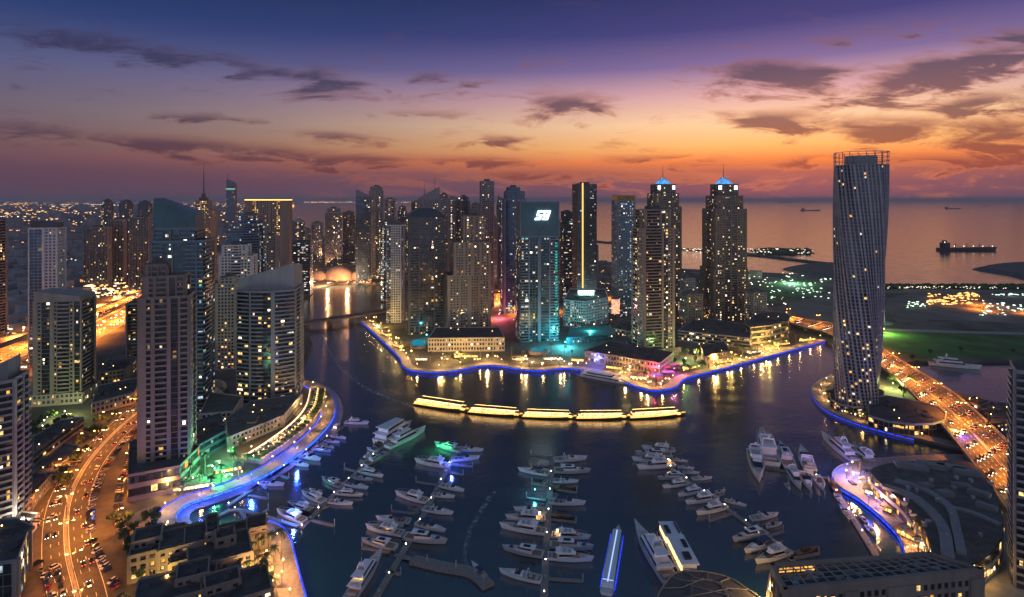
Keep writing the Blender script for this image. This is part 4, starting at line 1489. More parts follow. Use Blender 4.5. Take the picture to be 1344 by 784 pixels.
# lit swimming pools on the terraces
M['pool'] = emit('lit_pool_water', (0.01, 0.36, 0.55), 0.55, .3, inner=True)
for l_, pts, zz in [('turquoise lit swimming pool on the terrace behind the north-west quay corner', [(541, 453), (556, 453), (555, 447), (543, 447)], 6), ('round blue lit pool in front of the sign tower', [(699, 461), (713, 461), (718, 457), (706, 455), (697, 458)], 6)]:
    p = smooth_pts([G(x, y, zz) for x, y in pts], 4, closed=True)
    c = sum(p, Vector()) / len(p)
    r = thing('swimming_pool', l_, 'pool', (c.x, c.y, 0))
    b = MB(); b.prism([(q.x - c.x, q.y - c.y) for q in p], zz - .1, zz); link('pool_water', b, M['pool'], r)
    b = MB(); b.prism([((q.x - c.x) * 1.25, (q.y - c.y) * 1.25) for q in p], 0, zz - .14); link('pool_deck', b, M['paving'], r)

# stepped townhouse complex in the near corner
def townhouse(label, cx, cy_, w, d, h, rz, steps, wall='tan', seed=0):
    c = G(cx, cy_, ZL)
    r = thing('townhouse', label, 'building', c, math.radians(rz), 'stepped townhouses in the near corner')
    W, S, R, cells = MB(), MB(), MB(), []
    z = 0
    rn = random.Random(seed)
    for (sw, sd_, hh, ox, oy) in steps:
        fp = rect(w * sw, d * sd_, ox * w, oy * d)
        facade(W, S, fp, 0, h * hh, 3.6, [[('W', 2), ('P', 1), ('W', 1)], [('P', .6), ('W', 3), ('P', .6)]], cells)
        t = h * hh
        W.prism(rect(w * sw + .9, d * sd_ + .9, ox * w, oy * d), t - .4, t + 1.3, top=False)
        a0, a1 = rect(w * sw + .9, d * sd_ + .9, ox * w, oy * d), rect(w * sw - .4, d * sd_ - .4, ox * w, oy * d)
        W.add([(p[0], p[1], t + 1.3) for p in a0] + [(p[0], p[1], t + 1.3) for p in a1], [(i, (i + 1) % 4, 4 + (i + 1) % 4, 4 + i) for i in range(4)])
        W.prism(list(reversed(a1)), t, t + 1.3, top=False)
        R.prism(a1, t + .05, t + .3)
        for _ in range(5):
            x, y = ox * w + rn.uniform(-.35, .35) * w * sw, oy * d + rn.uniform(-.35, .35) * d * sd_
            R.box(x - rn.uniform(.5, 1.6), x + rn.uniform(.5, 1.6), y - 1, y + rn.uniform(0.3, 1), t + .3, t + rn.uniform(1, 2.2))
    link('glazing', S, M['glass'], r)
    link('facade', W, M[wall], r)
    link('roof', R, M['roof'], r)
    windows(r, cells, .16, [('gold', 3), ('warm', 3), ('dim', 3)], 30, seed, c, math.radians(rz))


townhouse('stepped sandstone townhouse with a square roof well by the parking strip', 208, 742, 22, 20, 15, 28, [(1, 1, .8, 0, 0), (.5, .6, 1.0, -.2, .1), (.45, .9, .62, .55, -.2)], seed=3)
townhouse('sandstone townhouse with tall screen wall beside the cove', 248, 738, 24, 18, 15, 28, [(1, 1, .85, 0, 0), (.2, 1, 1.05, .42, 0), (.6, .5, .6, 0, -.6)], seed=4)
townhouse('sandstone townhouse with a round stair turret in the middle of the complex', 288, 752, 26, 22, 14, 30, [(1, 1, .8, 0, 0), (.3, .4, 1.1, .1, .2), (.8, .4, .6, -.1, -.6)], seed=5)
townhouse('sandstone townhouse closest to the frame bottom below the roof-well house', 232, 800, 30, 20, 13, 26, [(1, 1, .8, 0, 0), (.4, .6, 1.0, .2, .2)], seed=6)
townhouse('sandstone townhouse next to the orange-lit cove promenade', 310, 800, 26, 20, 12, 30, [(1, 1, .8, 0, 0), (.5, .5, 1.05, -.2, .2)], seed=7)
townhouse('low sandstone house on the tip of land inside the blue-lit cove', 318, 716, 22, 14, 10, 24, [(1, 1, .8, 0, 0), (.4, .9, 1.0, .3, 0)], seed=8)


# domed villas
def shell_roof(label, cx, cy_, L_, W__, h, rz, m='cream', lit=None):
    c = G(cx, cy_, ZL)
    r = thing('shell_roof_hall', label, 'building', c, math.radians(rz))
    b_, n, k = MB(), 14, 10
    vs = []
    for i in range(n + 1):
        t = i / n
        x = -L_ / 2 + L_ * t
        s = math.sqrt(max(0, 1 - (2 * t - 1) ** 2)) * .9 + .1
        for j in range(k + 1):
            a = PI * j / k
            vs.append((x, W__ / 2 * s * math.cos(a), h * s * math.sin(a) + 2))
    b_.add(vs, [(i * (k + 1) + j, (i + 1) * (k + 1) + j, (i + 1) * (k + 1) + j + 1, i * (k + 1) + j + 1) for i in range(n) for j in range(k)])
    link('shell_roof', b_, M[m], r, smooth=True)
    b_ = MB()
    for i in range(2, n - 1):
        t = i / n
        s = math.sqrt(max(0, 1 - (2 * t - 1) ** 2)) * .9 + .1
        prev = None
        for j in range(k + 1):
            a = PI * j / k
            p_ = (-L_ / 2 + L_ * t, W__ / 2 * s * math.cos(a) * 1.01, h * s * math.sin(a) * 1.01 + 2.1)
            if prev:
                b_.bar(prev, p_, .35)
            prev = p_
    link('roof_ribs', b_, M['grey'], r)
    b_ = MB()
    b_.box(-L_ * .42, L_ * .42, -W__ * .4, W__ * .4, 0, 3)
    link('base_wall', b_, M['tan'], r)
    return r


shell_roof('long domed shell roof glowing tan beside the broad beige tower', 268, 524, 34, 14, 9, 8)
shell_roof('second smaller domed shell roof just behind the long one', 277, 512, 28, 11, 8, 8)
M['lit_shell'] = mat('sandstone_shell', (0.62, 0.42, 0.28), .7, var=.08)
for i_, (x_, s_) in enumerate(((417, .8), (445, 1.25), (466, .7))):
    shell_roof(('small arched pavilion, left of the great arched shell at the channel head', 'great arched shell pavilion glowing orange at the head of the channel', 'small arched pavilion, right of the great arched shell at the channel head')[i_], x_, 367, 62 * s_, 42 * s_, 22 * s_, -35, 'lit_shell')

# restaurant terrace building of the west promenade
p_t = smooth_pts([G(x, y, ZL) for x, y in [(322, 607), (352, 588), (385, 562), (402, 540), (408, 516)]], 6)
r = thing('terrace_restaurant', 'long curving restaurant terrace with gold-lit planters and glowing edge along the west promenade', 'restaurant')
b = MB(); strip_between(b, [q + Vector((0, 0, 4.2)) for q in p_t], [q + Vector((0, 0, 4.2)) for q in offs(p_t, 13)] if False else [q + Vector((0, 0, 4.2)) for q in offs(p_t, -13)], thick=4.2); link('terrace_deck', b, M['paving'], r)
M['edge_warm'] = emit('terrace_edge_light', (1.0, .55, .30), 3.0)
M['edge_gold'] = emit('terrace_gold_light', (1.0, .50, .10), 1.8)
for o_, mm, zz in ((0.3, 'edge_warm', 5.2), (-7, 'edge_gold', 4.5), (-12.8, 'edge_gold', 4.3)):
    qs = resample(offs(p_t, o_), 4.0)
    for i_ in range(len(qs) - 1):
        if o_ < 0 and random.random() < .3:
            continue
        e_ = [qs[i_] + Vector((0, 0, zz)), qs[i_].lerp(qs[i_ + 1], .95 if o_ > 0 else random.uniform(.35, .8)) + Vector((0, 0, zz))]
        b = MB(); strip_between(b, offs(e_, .2), offs(e_, -.2), thick=.5 if o_ < 0 else 1.0); link('edge_light', b, M[mm], r)
for i_, q in enumerate(resample(offs(p_t, -5.4), 5)[:-1]):
    b = MB(); b.cone(q.x, q.y, ZL + 6.4, ZL + 7.0, 1.7, .05, 8); b.cone(q.x, q.y, ZL + 4.2, ZL + 6.5, .06, .06, 5); link('parasol', b, M['cream' if i_ % 3 else 'canvas'], r)
    b = MB(); b.ball(q.x + 1.4, q.y - 1.2, ZL + 5.9, .28, 5, 3); link('table_lamp', b, M['bulb_y'], r)
for o_ in (-3.5, -10):
    qs = resample(offs(p_t, o_), 7)
    for i_, q in enumerate(qs[:-1]):
        b = MB(); b.box(q.x - 2.2, q.x + 2.2, q.y - 1.2, q.y + 1.2, ZL + 4.2, ZL + 5.0)
        for t_ in range(5):
            b.ball(q.x - 1.6 + t_ * .8, q.y, ZL + 5.4, .8, 5, 3)
        link('planter', b, M['leaf'], r)

# mall on the headland: great flat roof with curved bands and skylights
mall_px = [(1142, 618), (1172, 608), (1230, 605), (1275, 608), (1300, 632), (1318, 690), (1300, 728), (1252, 748), (1228, 738), (1214, 700), (1186, 662), (1158, 638)]
mp_ = [G(x, y, 14) for x, y in mall_px]
mc = sum(mp_, Vector()) / len(mp_)
ms = smooth_pts(mp_, 3, closed=True)
mall = thing('shopping_mall', 'wide flat-roofed mall with curved roof bands on the headland beside the bridge', 'mall', (mc.x, mc.y, ZL))
fp = [(p.x - mc.x, p.y - mc.y) for p in ms]
ar = sum(fp[i][0] * fp[(i + 1) % len(fp)][1] - fp[(i + 1) % len(fp)][0] * fp[i][1] for i in range(len(fp)))
if ar < 0:
    fp.reverse()
W1, S1, cs = MB(), MB(), []
facade(W1, S1, fp, 0, 11.5, 5.7, [[('R', 1)]], cs)
link('facade', W1, M['concrete'], mall)
link('glazing', S1, M['glass'], mall)
windows(mall, cs, .25, [('gold', 3), ('warm', 3)], 40, 3, mc, 0)
b = MB(); b.prism([(x * .99, y * .99) for x, y in fp], 11.5, 12.0); link('roof', b, M['roof2'], mall)
for (pts, wd, hh) in [([(1160, 640), (1200, 655), (1235, 690), (1245, 735)], 5, 1.6), ([(1175, 632), (1215, 645), (1246, 668), (1256, 700), (1262, 728)], 4, 1.4), ([(1250, 668), (1280, 676), (1312, 690)], 3, 1.2)]:
    q = smooth_pts([G(x, y, 14.5) for x, y in pts], 6)
    q = [Vector((v_.x - mc.x, v_.y - mc.y, 12.0 + hh)) for v_ in q]
    b = MB(); strip_between(b, offs(q, wd / 2), offs(q, -wd / 2), thick=hh); link('roof_band', b, M['mauve'], mall)
for (x, y, w, d_, rz) in [(1196, 614, 17, 7, -20), (1222, 613, 16, 7, -25), (1248, 616, 16, 7, -28), (1268, 622, 14, 7, -30), (1215, 640, 7, 5, 10), (1240, 650, 8, 6, 5), (1285, 650, 10, 6, -50), (1295, 668, 9, 5, -50), (1262, 640, 9, 4, -20)]:
    q = G(x, y, 14.5)
    c_, s_ = math.cos(math.radians(rz)), math.sin(math.radians(rz))
    b = MB()
    b.obox((q.x - mc.x, q.y - mc.y), (c_, s_), (s_, -c_), -w / 2, w / 2, -d_ / 2, d_ / 2, 12.02, 14)
    b.obox((q.x - mc.x, q.y - mc.y), (c_, s_), (s_, -c_), -w / 2 + 1, w / 2 - 1, -d_ / 2 + 1, d_ / 2 - 1, 14.01, 14.6)
    link('skylight', b, M['grey'], mall)
rn = random.Random(9)
for _ in range(26):
    q = G(rn.uniform(1185, 1300), rn.uniform(625, 715), 14.5)
    a_, b2 = rn.uniform(.4, 1.5), rn.uniform(.4, 1.2)
    b = MB(); b.box(q.x - mc.x - a_, q.x - mc.x + a_, q.y - mc.y - b2, q.y - mc.y + b2, 12.02, 12 + rn.uniform(1, 2.4)); link('roof_plant', b, M['steel'], mall)
block('tan annex joining the mall to the near roof-deck block', [(1236, 746), (1300, 748), (1304, 722), (1248, 716)], 8, wall='tan', lit=.4, mix=[('gold', 2), ('warm', 3)], own=20, clutter=2)

# near block with a recessed roof terrace under beams
q0, q1, q2, q3 = G(1012, 741, 20), G(1220, 726, 20), G(1290, 748, 20), G(1030, 775, 20)
c = (q0 + q1 + q2 + q3) / 4
r = thing('roof_deck_block', 'long tan block with beams over its sunken roof terrace, nearest the camera on the right', 'building', (c.x, c.y, ZL))
fp = [(q.x - c.x, q.y - c.y) for q in (q3, q2, q1, q0)]
W1, S1, cs = MB(), MB(), []
facade(W1, S1, fp, 0, 14, 4.6, [[('W', 2), ('P', .5), ('W', 1), ('P', 1), ('W', 2), ('P', .5)]], cs)
link('facade', W1, M['tan'], r)
link('glazing', S1, M['glass'], r)
windows(r, cs, .25, [('gold', 3), ('warm', 3)], 60, 4, c, 0)
b = MB(); b.prism([(x * .98, y * .98) for x, y in fp], 14, 14.2); link('roof', b, M['roof'], r)
b = MB()
for i in range(4):
    A, B = Vector(fp[i]), Vector(fp[(i + 1) % 4])
    uu = (B - A).normalized()
    b.obox(A, uu, Vector((uu.y, -uu.x)), -.5, (B - A).length + .5, -1.3, .3, 13.8, 18)
link('parapet', b, M['tan'], r)
P0, P1, P2, P3 = [Vector(p) for p in (fp[3], fp[2], fp[1], fp[0])]
for k in range(1, 17):
    t = k / 17
    a, b_ = P0.lerp(P1, t), P3.lerp(P2, t)
    m_ = MB(); m_.bar((a.x, a.y, 17.2), (b_.x, b_.y, 17.2), .45); link('beam', m_, M['mauve'], r)
for k in range(1, 5):
    t = k / 5
    a, b_ = P0.lerp(P3, t), P1.lerp(P2, t)
    m_ = MB(); m_.bar((a.x, a.y, 16.7), (b_.x, b_.y, 16.7), .35); link('beam', m_, M['mauve'], r)
rn = random.Random(4)
for k in range(22):
    t, u2 = rn.uniform(.05, .95), rn.uniform(.2, .8)
    a = P0.lerp(P1, t).lerp(P3.lerp(P2, t), u2)
    m_ = MB(); s_ = rn.uniform(.8, 2.2); m_.box(a.x - s_, a.x + s_, a.y - 1, a.y + 1, 14.2, 14.2 + rn.uniform(.6, 2)); link('roof_plant', m_, M['steel' if k % 3 == 0 else 'concrete'], r)
for k in range(5):
    t = .04 + k * .045
    a, b_ = P0.lerp(P1, t), P0.lerp(P1, t + .035)
    uu = (b_ - a).normalized()
    m_ = MB(); m_.obox(a, uu, Vector((uu.y, -uu.x)), 0, (b_ - a).length, -.1, 0 if False else 1.5, 14.6, 16.4); o = link('lit_screen', m_, W_['gold'], r)

# podium pieces at the twisted tower
block('low curved podium with a bright yellow glazed corner under the road bridge', [(1140, 560), (1200, 572), (1240, 566), (1232, 548), (1180, 536), (1150, 534)], 8, wall='mauve', pats=[[('G', 1)]], lit=.25, mix=[('gold', 4), ('warm', 3)], own=50, smooth=2)
block('dark round drum podium around the foot of the twisted tower', [(1090, 534), (1120, 545), (1150, 540), (1160, 524), (1130, 512), (1096, 515)], 6, wall='mauve', pats=[[('G', 1)]], lit=.3, mix=[('gold', 3), ('white', 3)], own=40, smooth=2)
# tower at the right picture edge
tower('near tower with stacked white balconies cut by the right picture edge', 1322, 1430, 800, 488, yaw=-35, ratio=.8, wall='mauve', pats=[[('B', 1), ('P', .15)]], lit=.05, own=60, tiers=[(1, 1, 488, 0, 0)])
block('dark boatyard sheds behind the road bridge on the side channel', [(1296, 570), (1344, 566), (1344, 545), (1300, 540)], 7, wall='dark', lit=.15, own=10)
block('small shed on the quay corner of the side channel', [(1262, 532), (1285, 540), (1300, 534), (1280, 526)], 4, wall='concrete', lit=.2, own=5)
# white sail mast by the lawn
c = G(1157, 424, ZL)
r = thing('sail_monument', 'tall white tapering sail mast lit from below beside the twisted tower', 'monument', c)
b = MB(); hh = zat(378, c.y) - ZL
b.add([(-6, -2, 0), (4, -2, 0), (4, 2, 0), (-6, 2, 0), (2.2, -.5, hh), (3, -.5, hh), (3, .5, hh), (2.2, .5, hh)], [(4, 5, 6, 7), (0, 1, 5, 4), (1, 2, 6, 5), (2, 3, 7, 6), (3, 0, 4, 7)])
link('mast', b, M['white'], r)
b = MB(); b.cone(0, 0, 0, 1.2, 14, 13, 16); link('base', b, M['concrete'], r)

# scattered far low-rise and its lights: masses nobody could count
def scatter(name, zones, n, m, lo, hi, seed, zb=ZL, kind='stuff'):
    rn_ = random.Random(seed)
    b_ = MB()
    for _ in range(n):
        x0, x1, y0, y1 = rn_.choices(zones, [z_[4] for z_ in zones])[0][:4]
        t = rn_.random()
        # even over the ground rather than over the picture
        px_, py_ = rn_.uniform(x0, x1), y0 + (y1 - y0) * t
        q = G(px_, py_, zb)
        s_ = rn_.uniform(lo, hi) * (q.y / 1000) ** .5
        h_ = rn_.uniform(.25, .7) * s_
        b_.obox((q.x, q.y), (math.cos(s_), math.sin(s_)), (math.sin(s_), -math.cos(s_)), -s_ / 2, s_ / 2, -s_ * .4, s_ * .4, zb, zb + h_)
    return tag(link(name, b_, m), kind=kind)


zl = [(-60, 380, 267, 275, 2), (-60, 370, 275, 300, 3), (-60, 300, 300, 345, 3), (-60, 110, 345, 400, 2), (-60, 44, 400, 435, .6), (220, 300, 345, 440, 1)]
scatter('far_suburb', zl, 900, M['mauve'], 14, 34, 1)
scatter('peninsula_low_buildings', [(540, 830, 345, 400, 3), (390, 520, 345, 366, 2), (870, 1000, 360, 400, 1)], 260, M['tan'], 12, 26, 2)


def lights(name, zones, n, m, lo, hi, seed, zb=8.0, el=1.0):
    rn_ = random.Random(seed)
    b_ = MB()
    clump = [(rn_.random(), rn_.random()) for _ in range(60)]
    for _ in range(n):
        x0, x1, y0, y1 = rn_.choices(zones, [z_[4] for z_ in zones])[0][:4]
        a_, c_ = rn_.choice(clump)
        px_ = x0 + (x1 - x0) * (a_ + rn_.gauss(0, .04)) % 1 if False else x0 + (x1 - x0) * min(1, max(0, a_ + rn_.gauss(0, .05)))
        py_ = y0 + (y1 - y0) * min(1, max(0, c_ + rn_.gauss(0, .03)))
        q = G(px_, py_, zb)
        s_ = rn_.uniform(lo, hi) * q.y / 1000
        b_.box(q.x - s_ * el, q.x + s_ * el, q.y - s_, q.y + s_, zb, zb + s_ * 1.2)
    return tag(link(name, b_, m), kind='stuff')


far_z = [(-60, 385, 266, 272, 4), (-60, 375, 272, 290, 4), (-60, 300, 290, 340, 3), (-60, 110, 340, 400, 2), (400, 560, 265.2, 266.4, 1.5)]
M['pt_o'] = emit('far_sodium_lamps', (1.0, .45, .12), 2.6)
M['pt_w'] = emit('far_white_lamps', (1.0, .82, .6), 2.6)
M['pt_g'] = emit('far_green_white_lamps', (.7, 1.0, .75), 2.2)
lights('far_city_lights', far_z, 1500, M['pt_o'], .35, .8, 11, el=1.6)
lights('far_city_lights', far_z, 900, M['pt_w'], .3, .7, 12, el=1.2)
lights('interchange_lights', [(-20, 44, 395, 445, 2), (110, 180, 370, 392, 2)], 160, M['pt_w'], .5, 1.0, 13, el=2)
lights('interchange_lights', [(-20, 44, 395, 445, 2), (110, 180, 370, 392, 3), (225, 300, 345, 380, 1)], 220, M['pt_o'], .5, 1.0, 14, el=2)
lights('town_lights', [(400, 520, 352, 372, 3), (640, 830, 350, 420, 3), (880, 1040, 356, 400, 2)], 330, M['pt_w'], .4, .9, 15)
lights('town_lights', [(400, 520, 352, 372, 3), (560, 830, 345, 400, 3), (890, 1000, 400, 430, 1)], 330, M['pt_o'], .4, .9, 16)
lights('building_site_lights', [(1218, 1282, 384, 400, 3)], 150, M['pt_o'], .5, 1.1, 17, zb=6, el=1.5)
lights('building_site_lights', [(1285, 1344, 398, 414, 3), (1190, 1220, 396, 404, 1), (1000, 1090, 362, 392, 3), (1300, 1344, 386, 388, 1)], 170, M['pt_g'], .4, 1.0, 18, zb=6, el=1.5)
lights('coast_lamps', [(1165, 1344, 376, 379, 1)], 60, M['pt_w'], .3, .7, 19, zb=8)
lights('islet_lamps', [(897, 984, 326.5, 333, 1), (985, 1066, 327, 333, 1)], 110, M['pt_w'], .3, .6, 20, zb=8, el=2)

# ------------------------------------------------------------------ boats
def hull(L_, B, hb=2.0, hs=1.5, fine=2.2, n=11, keel=-.6):
    """hull with its bow at +x; returns hull and deck meshes"""
    Hm, Dm = MB(), MB()
    prof = []
    for i in range(n):
        t = i / (n - 1)
        x = -L_ / 2 + L_ * t
        w = B / 2 * (1 - max(0, (t - .42) / .58) ** fine) * (.9 + .1 * min(1, t / .3))
        z = hs + (hb - hs) * t ** 1.8
        prof.append((x, max(w, .03), z))
    vs = []
    for x, w, z in prof:
        t = (x + L_ / 2) / L_
        wl = w * (.82 - .25 * max(0, t - .5))
        fx = (z * .55 if t > .97 else 0)
        vs += [(x + fx, w, z), (x + fx * .3, wl, .25), (x - t * .8, wl * .4, keel), (x - t * .8, -wl * .4, keel), (x + fx * .3, -wl, .25), (x + fx, -w, z)]
    k = 6
    Hm.add(vs, [(i * k + j, i * k + j + 1, (i + 1) * k + j + 1, (i + 1) * k + j) for i in range(n - 1) for j in range(5)] + [(0, 5, 4, 3, 2, 1)])
    # rubbing strake / bulwark top
    dv = []
    for i, (x, w, z) in enumerate(prof):
        fx = (z * .55 if i == n - 1 else 0)
        dv += [(x + fx, w, z), (x + fx * .5, max(w - .22, .01), z), (x + fx * .5, max(w - .25, .01), z - .28), (x + fx * .5, -max(w - .25, .01), z - .28), (x + fx * .5, -max(w - .22, .01), z), (x + fx, -w, z)]
    Dm.add(dv, [((i + 1) * 6 + j, (i + 1) * 6 + j + 1, i * 6 + j + 1, i * 6 + j) for i in range(n - 1) for j in range(5)])
    return Hm, Dm, prof


def cabin(b_, x0, x1, w0, w1, z0, z1, sf=1.0, sb=.2, ti=.12):
    """a house on deck: x0 aft, x1 fore, raked front by sf and back by sb"""
    b_.add([(x0, -w0, z0), (x1, -w1, z0), (x1, w1, z0), (x0, w0, z0), (x0 + sb, -w0 + ti, z1), (x1 - sf, -w1 * .9 + ti, z1), (x1 - sf, w1 * .9 - ti, z1), (x0 + sb, w0 - ti, z1)],
           [(0, 3, 2, 1), (4, 5, 6, 7), (0, 1, 5, 4), (1, 2, 6, 5), (2, 3, 7, 6), (3, 0, 4, 7)])


def boat_proto(kind):
    """returns a list of (part name, mesh builder, material) and the modelled length"""
    P = []
    if kind in ('fly', 'flynavy', 'flylit'):
        L_, B = 18, 5.0
        h, d, _ = hull(L_, B, 2.5, 1.6)
        P += [('hull', h, 'navy' if kind == 'flynavy' else 'gel'), ('deck', d, 'gel2')]
        c = MB(); cabin(c, -4.6, 4.6, 1.9, 1.35, 1.4, 3.35, 2.2, .1); P.append(('superstructure', c, 'gel'))
        w = MB(); cabin(w, -4.2, 4.35, 1.93, 1.4, 2.05, 2.95, 1.2, .1, .06); P.append(('cabin_windows', w, 'tint'))
        f = MB(); cabin(f, -5.6, 1.9, 1.9, 1.5, 3.35, 3.55, .3, 0, 0); cabin(f, 1.0, 1.9, 1.45, 1.3, 3.55, 4.2, .5, 0, 0)
        for s in (-1, 1):
            f.box(-5.4, 1.4, s * 1.78 - .06, s * 1.78 + .06, 3.55, 3.95)
        P.append(('flybridge', f, 'gel'))
        rl = MB()
        for s in (-1, 1):
            pv0 = None
            for xx, ww in ((2.0, 2.45), (4.5, 2.15), (6.5, 1.5), (8.6, .5)):
                q_ = (xx, s * (ww - .15), 3.2 + xx * .02)
                rl.bar((q_[0], q_[1], 2.2), q_, .06)
                if pv0:
                    rl.bar(pv0, q_, .07)
                pv0 = q_
        P.append(('bow_rail', rl, 'steel'))
        s_ = MB(); s_.box(-2.6, -1.3, -1.2, 1.2, 3.56, 4.0); s_.box(-.3, .4, -.8, .8, 3.56, 4.05); s_.box(-7.6, -6.7, -1.5, 1.5, 1.35, 1.9); s_.box(5.0, 6.3, -.7, .7, 2.05, 2.3); P.append(('seats', s_, 'cushion'))
        a = MB(); a.bar((-4.4, -1.6, 3.5), (-3.8, -1.3, 5.0), .25); a.bar((-4.4, 1.6, 3.5), (-3.8, 1.3, 5.0), .25); a.bar((-3.8, -1.3, 5.0), (-3.8, 1.3, 5.0), .3); a.ball(-3.8, 0, 5.35, .35, 6, 4); a.cone(-3.8, .8, 5, 7, .05, .03, 4); P.append(('radar_arch', a, 'gel'))
        k = MB(); k.box(-8.3, -4.7, -1.9, 1.9, 1.33, 1.38); k.box(-9.5, -9.0, -1.9, 1.9, .5, .62); P.append(('cockpit_floor', k, 'teak'))
        if kind == 'flylit':
            g = MB(); g.box(-6.6, -4.7, -1.3, 1.3, 3.2, 3.3); P.append(('deck_light', g, 'bulb_deck'))
        return P, L_
    if kind == 'hard':
        L_, B = 16, 4.6
        h, d, _ = hull(L_, B, 2.3, 1.5)
        P += [('hull', h, 'hullgrey'), ('deck', d, 'gel2')]
        c = MB(); cabin(c, -3.5, 4.4, 1.75, 1.1, 1.3, 2.5, 2.2, .1); P.append(('superstructure', c, 'gel2'))
        w = MB(); cabin(w, -3.2, 2.6, 1.7, 1.35, 2.5, 3.25, 1.4, .2, .1); P.append(('cabin_windows', w, 'tint'))
        t = MB(); cabin(t, -4.8, 1.6, 1.75, 1.35, 3.25, 3.42, .5, 0, 0); P.append(('hardtop', t, 'gel'))
        t = MB(); t.box(-2.6, .2, -.9, .9, 3.43, 3.47); P.append(('sunroof', t, 'tint'))
        t = MB(); t.box(4.6, 6.0, -.8, .8, 2.0, 2.2); P.append(('sun_pad', t, 'canvas'))
        k = MB(); k.box(-7.2, -3.6, -1.8, 1.8, 1.25, 1.3); P.append(('cockpit_floor', k, 'teak'))
        a = MB(); a.cone(-4, 0, 3.4, 5.6, .07, .03, 4); a.box(-4.2, -3.8, -.5, .5, 3.45, 3.7); P.append(('radar_mast', a, 'gel'))
        return P, L_
    if kind in ('sport', 'sportblue'):
        L_, B = 12, 3.5
        h, d, _ = hull(L_, B, 1.7, 1.15)
        P += [('hull', h, 'gel'), ('deck', d, 'gel2')]
        c = MB(); cabin(c, -.6, 3.9, 1.25, .7, 1.0, 1.75, 2.0, .1); P.append(('foredeck_cabin', c, 'gel'))
        w = MB(); cabin(w, .1, 1.9, 1.35, 1.1, 1.72, 2.35, 1.2, .3, .1); P.append(('windscreen', w, 'tint'))
        s_ = MB(); s_.box(-5.2, -4.4, -1.2, 1.2, .95, 1.5); s_.box(-3.2, -2.4, -1.2, .2, .95, 1.5); s_.box(-1.3, -.8, -.9, .9, .95, 1.6); P.append(('seats', s_, 'cushion'))
        k = MB(); k.box(-5.6, -.6, -1.3, 1.3, .92, .96); P.append(('cockpit_floor', k, 'teak'))
        if kind == 'sportblue':
            t = MB(); cabin(t, -3.6, .4, 1.35, 1.2, 2.5, 2.62, .3, .3, .1)
            for x in (-3.3, .2):
                for s in (-1, 1):
                    t.bar((x, s * 1.25, 1.2), (x, s * 1.2, 2.5), .07)
            P.append(('canopy', t, 'canvas'))
        else:
            a = MB(); a.bar((-2.2, -1.5, 1.1), (-1.8, -1.2, 2.6), .14); a.bar((-2.2, 1.5, 1.1), (-1.8, 1.2, 2.6), .14); a.bar((-1.8, -1.2, 2.6), (-1.8, 1.2, 2.6), .16); P.append(('radar_arch', a, 'gel'))
        return P, L_
    if kind == 'dark':
        L_, B = 12, 3.2
        h, d, _ = hull(L_, B, 1.6, 1.1)
        P += [('hull', h, 'wood'), ('deck', d, 'teak')]
        c = MB(); cabin(c, -2.5, 2.0, 1.1, .8, 1.0, 2.4, .8, .1); P.append(('wheelhouse', c, 'wood'))
        w = MB(); cabin(w, -2.3, 1.85, 1.13, .84, 1.6, 2.1, .5, .1, .06); P.append(('cabin_windows', w, 'tint'))
        a = MB(); a.cone(-.5, 0, 2.3, 6, .08, .04, 5); P.append(('mast', a, 'metal'))
        return P, L_
    if kind == 'small':
        L_, B = 7, 2.3
        h, d, _ = hull(L_, B, 1.1, .8)
        P += [('hull', h, 'gel'), ('deck', d, 'gel2')]
        c = MB(); c.box(-.6, .3, -.45, .45, .55, 1.4); cabin(c, .2, .7, .5, .4, 1.2, 1.7, .4, 0, .05); P.append(('console', c, 'metal'))
        s_ = MB(); s_.box(-2.2, -1.5, -.8, .8, .55, 1.0); s_.box(1.2, 2.0, -.5, .5, .6, .9); P.append(('seats', s_, 'cushion'))
        e = MB(); e.box(-3.9, -3.5, -.3, .3, .2, 1.5); P.append(('outboard_motor', e, 'metal'))
        return P, L_
    if kind == 'super':
        L_, B = 34, 7.4
        h, d, _ = hull(L_, B, 4.0, 2.4, 2.4, 13)
        P += [('hull', h, 'gel'), ('deck', d, 'gel2')]
        c = MB(); cabin(c, -11, 8.5, 3.1, 2.1, 2.1, 4.6, 3.2, .3, .15); cabin(c, -8, 5, 2.6, 1.9, 4.9, 7.0, 2.4, .3, .15); P.append(('superstructure', c, 'gel'))
        f = MB(); cabin(f, -13.5, 6.5, 3.3, 2.4, 4.6, 4.85, .8, 0, 0); cabin(f, -10.5, 3.2, 2.8, 2.1, 7.0, 7.2, .8, 0, 0); P.append(('upper_decks', f, 'gel'))
        w = MB(); cabin(w, -10.6, 8.2, 3.14, 2.16, 3.0, 4.1, 1.6, .2, .08); cabin(w, -7.6, 4.7, 2.64, 1.95, 5.6, 6.6, 1.2, .2, .08); P.append(('cabin_windows', w, 'tint'))
        for bx_ in ((-12.6, -11.4, -2, 2, 4.86, 5.4), (-6, -4, -1.6, 1.6, 7.2, 7.7), (9.5, 11.5, -1.2, 1.2, 3.0, 3.4), (-15.3, -14, -2.2, 2.2, 2.1, 2.8)):
            s_ = MB(); s_.box(*bx_); P.append(('seat', s_, 'cushion'))
        a = MB(); a.bar((-5.5, -2.2, 7.1), (-4.6, -1.6, 9.2), .35); a.bar((-5.5, 2.2, 7.1), (-4.6, 1.6, 9.2), .35); a.bar((-4.6, -1.6, 9.2), (-4.6, 1.6, 9.2), .4); a.ball(-4.6, -.8, 9.8, .6, 7, 5); a.ball(-4.6, .8, 9.8, .6, 7, 5); a.cone(-4.6, 0, 9.2, 12.5, .1, .04, 4); P.append(('radar_arch', a, 'gel'))
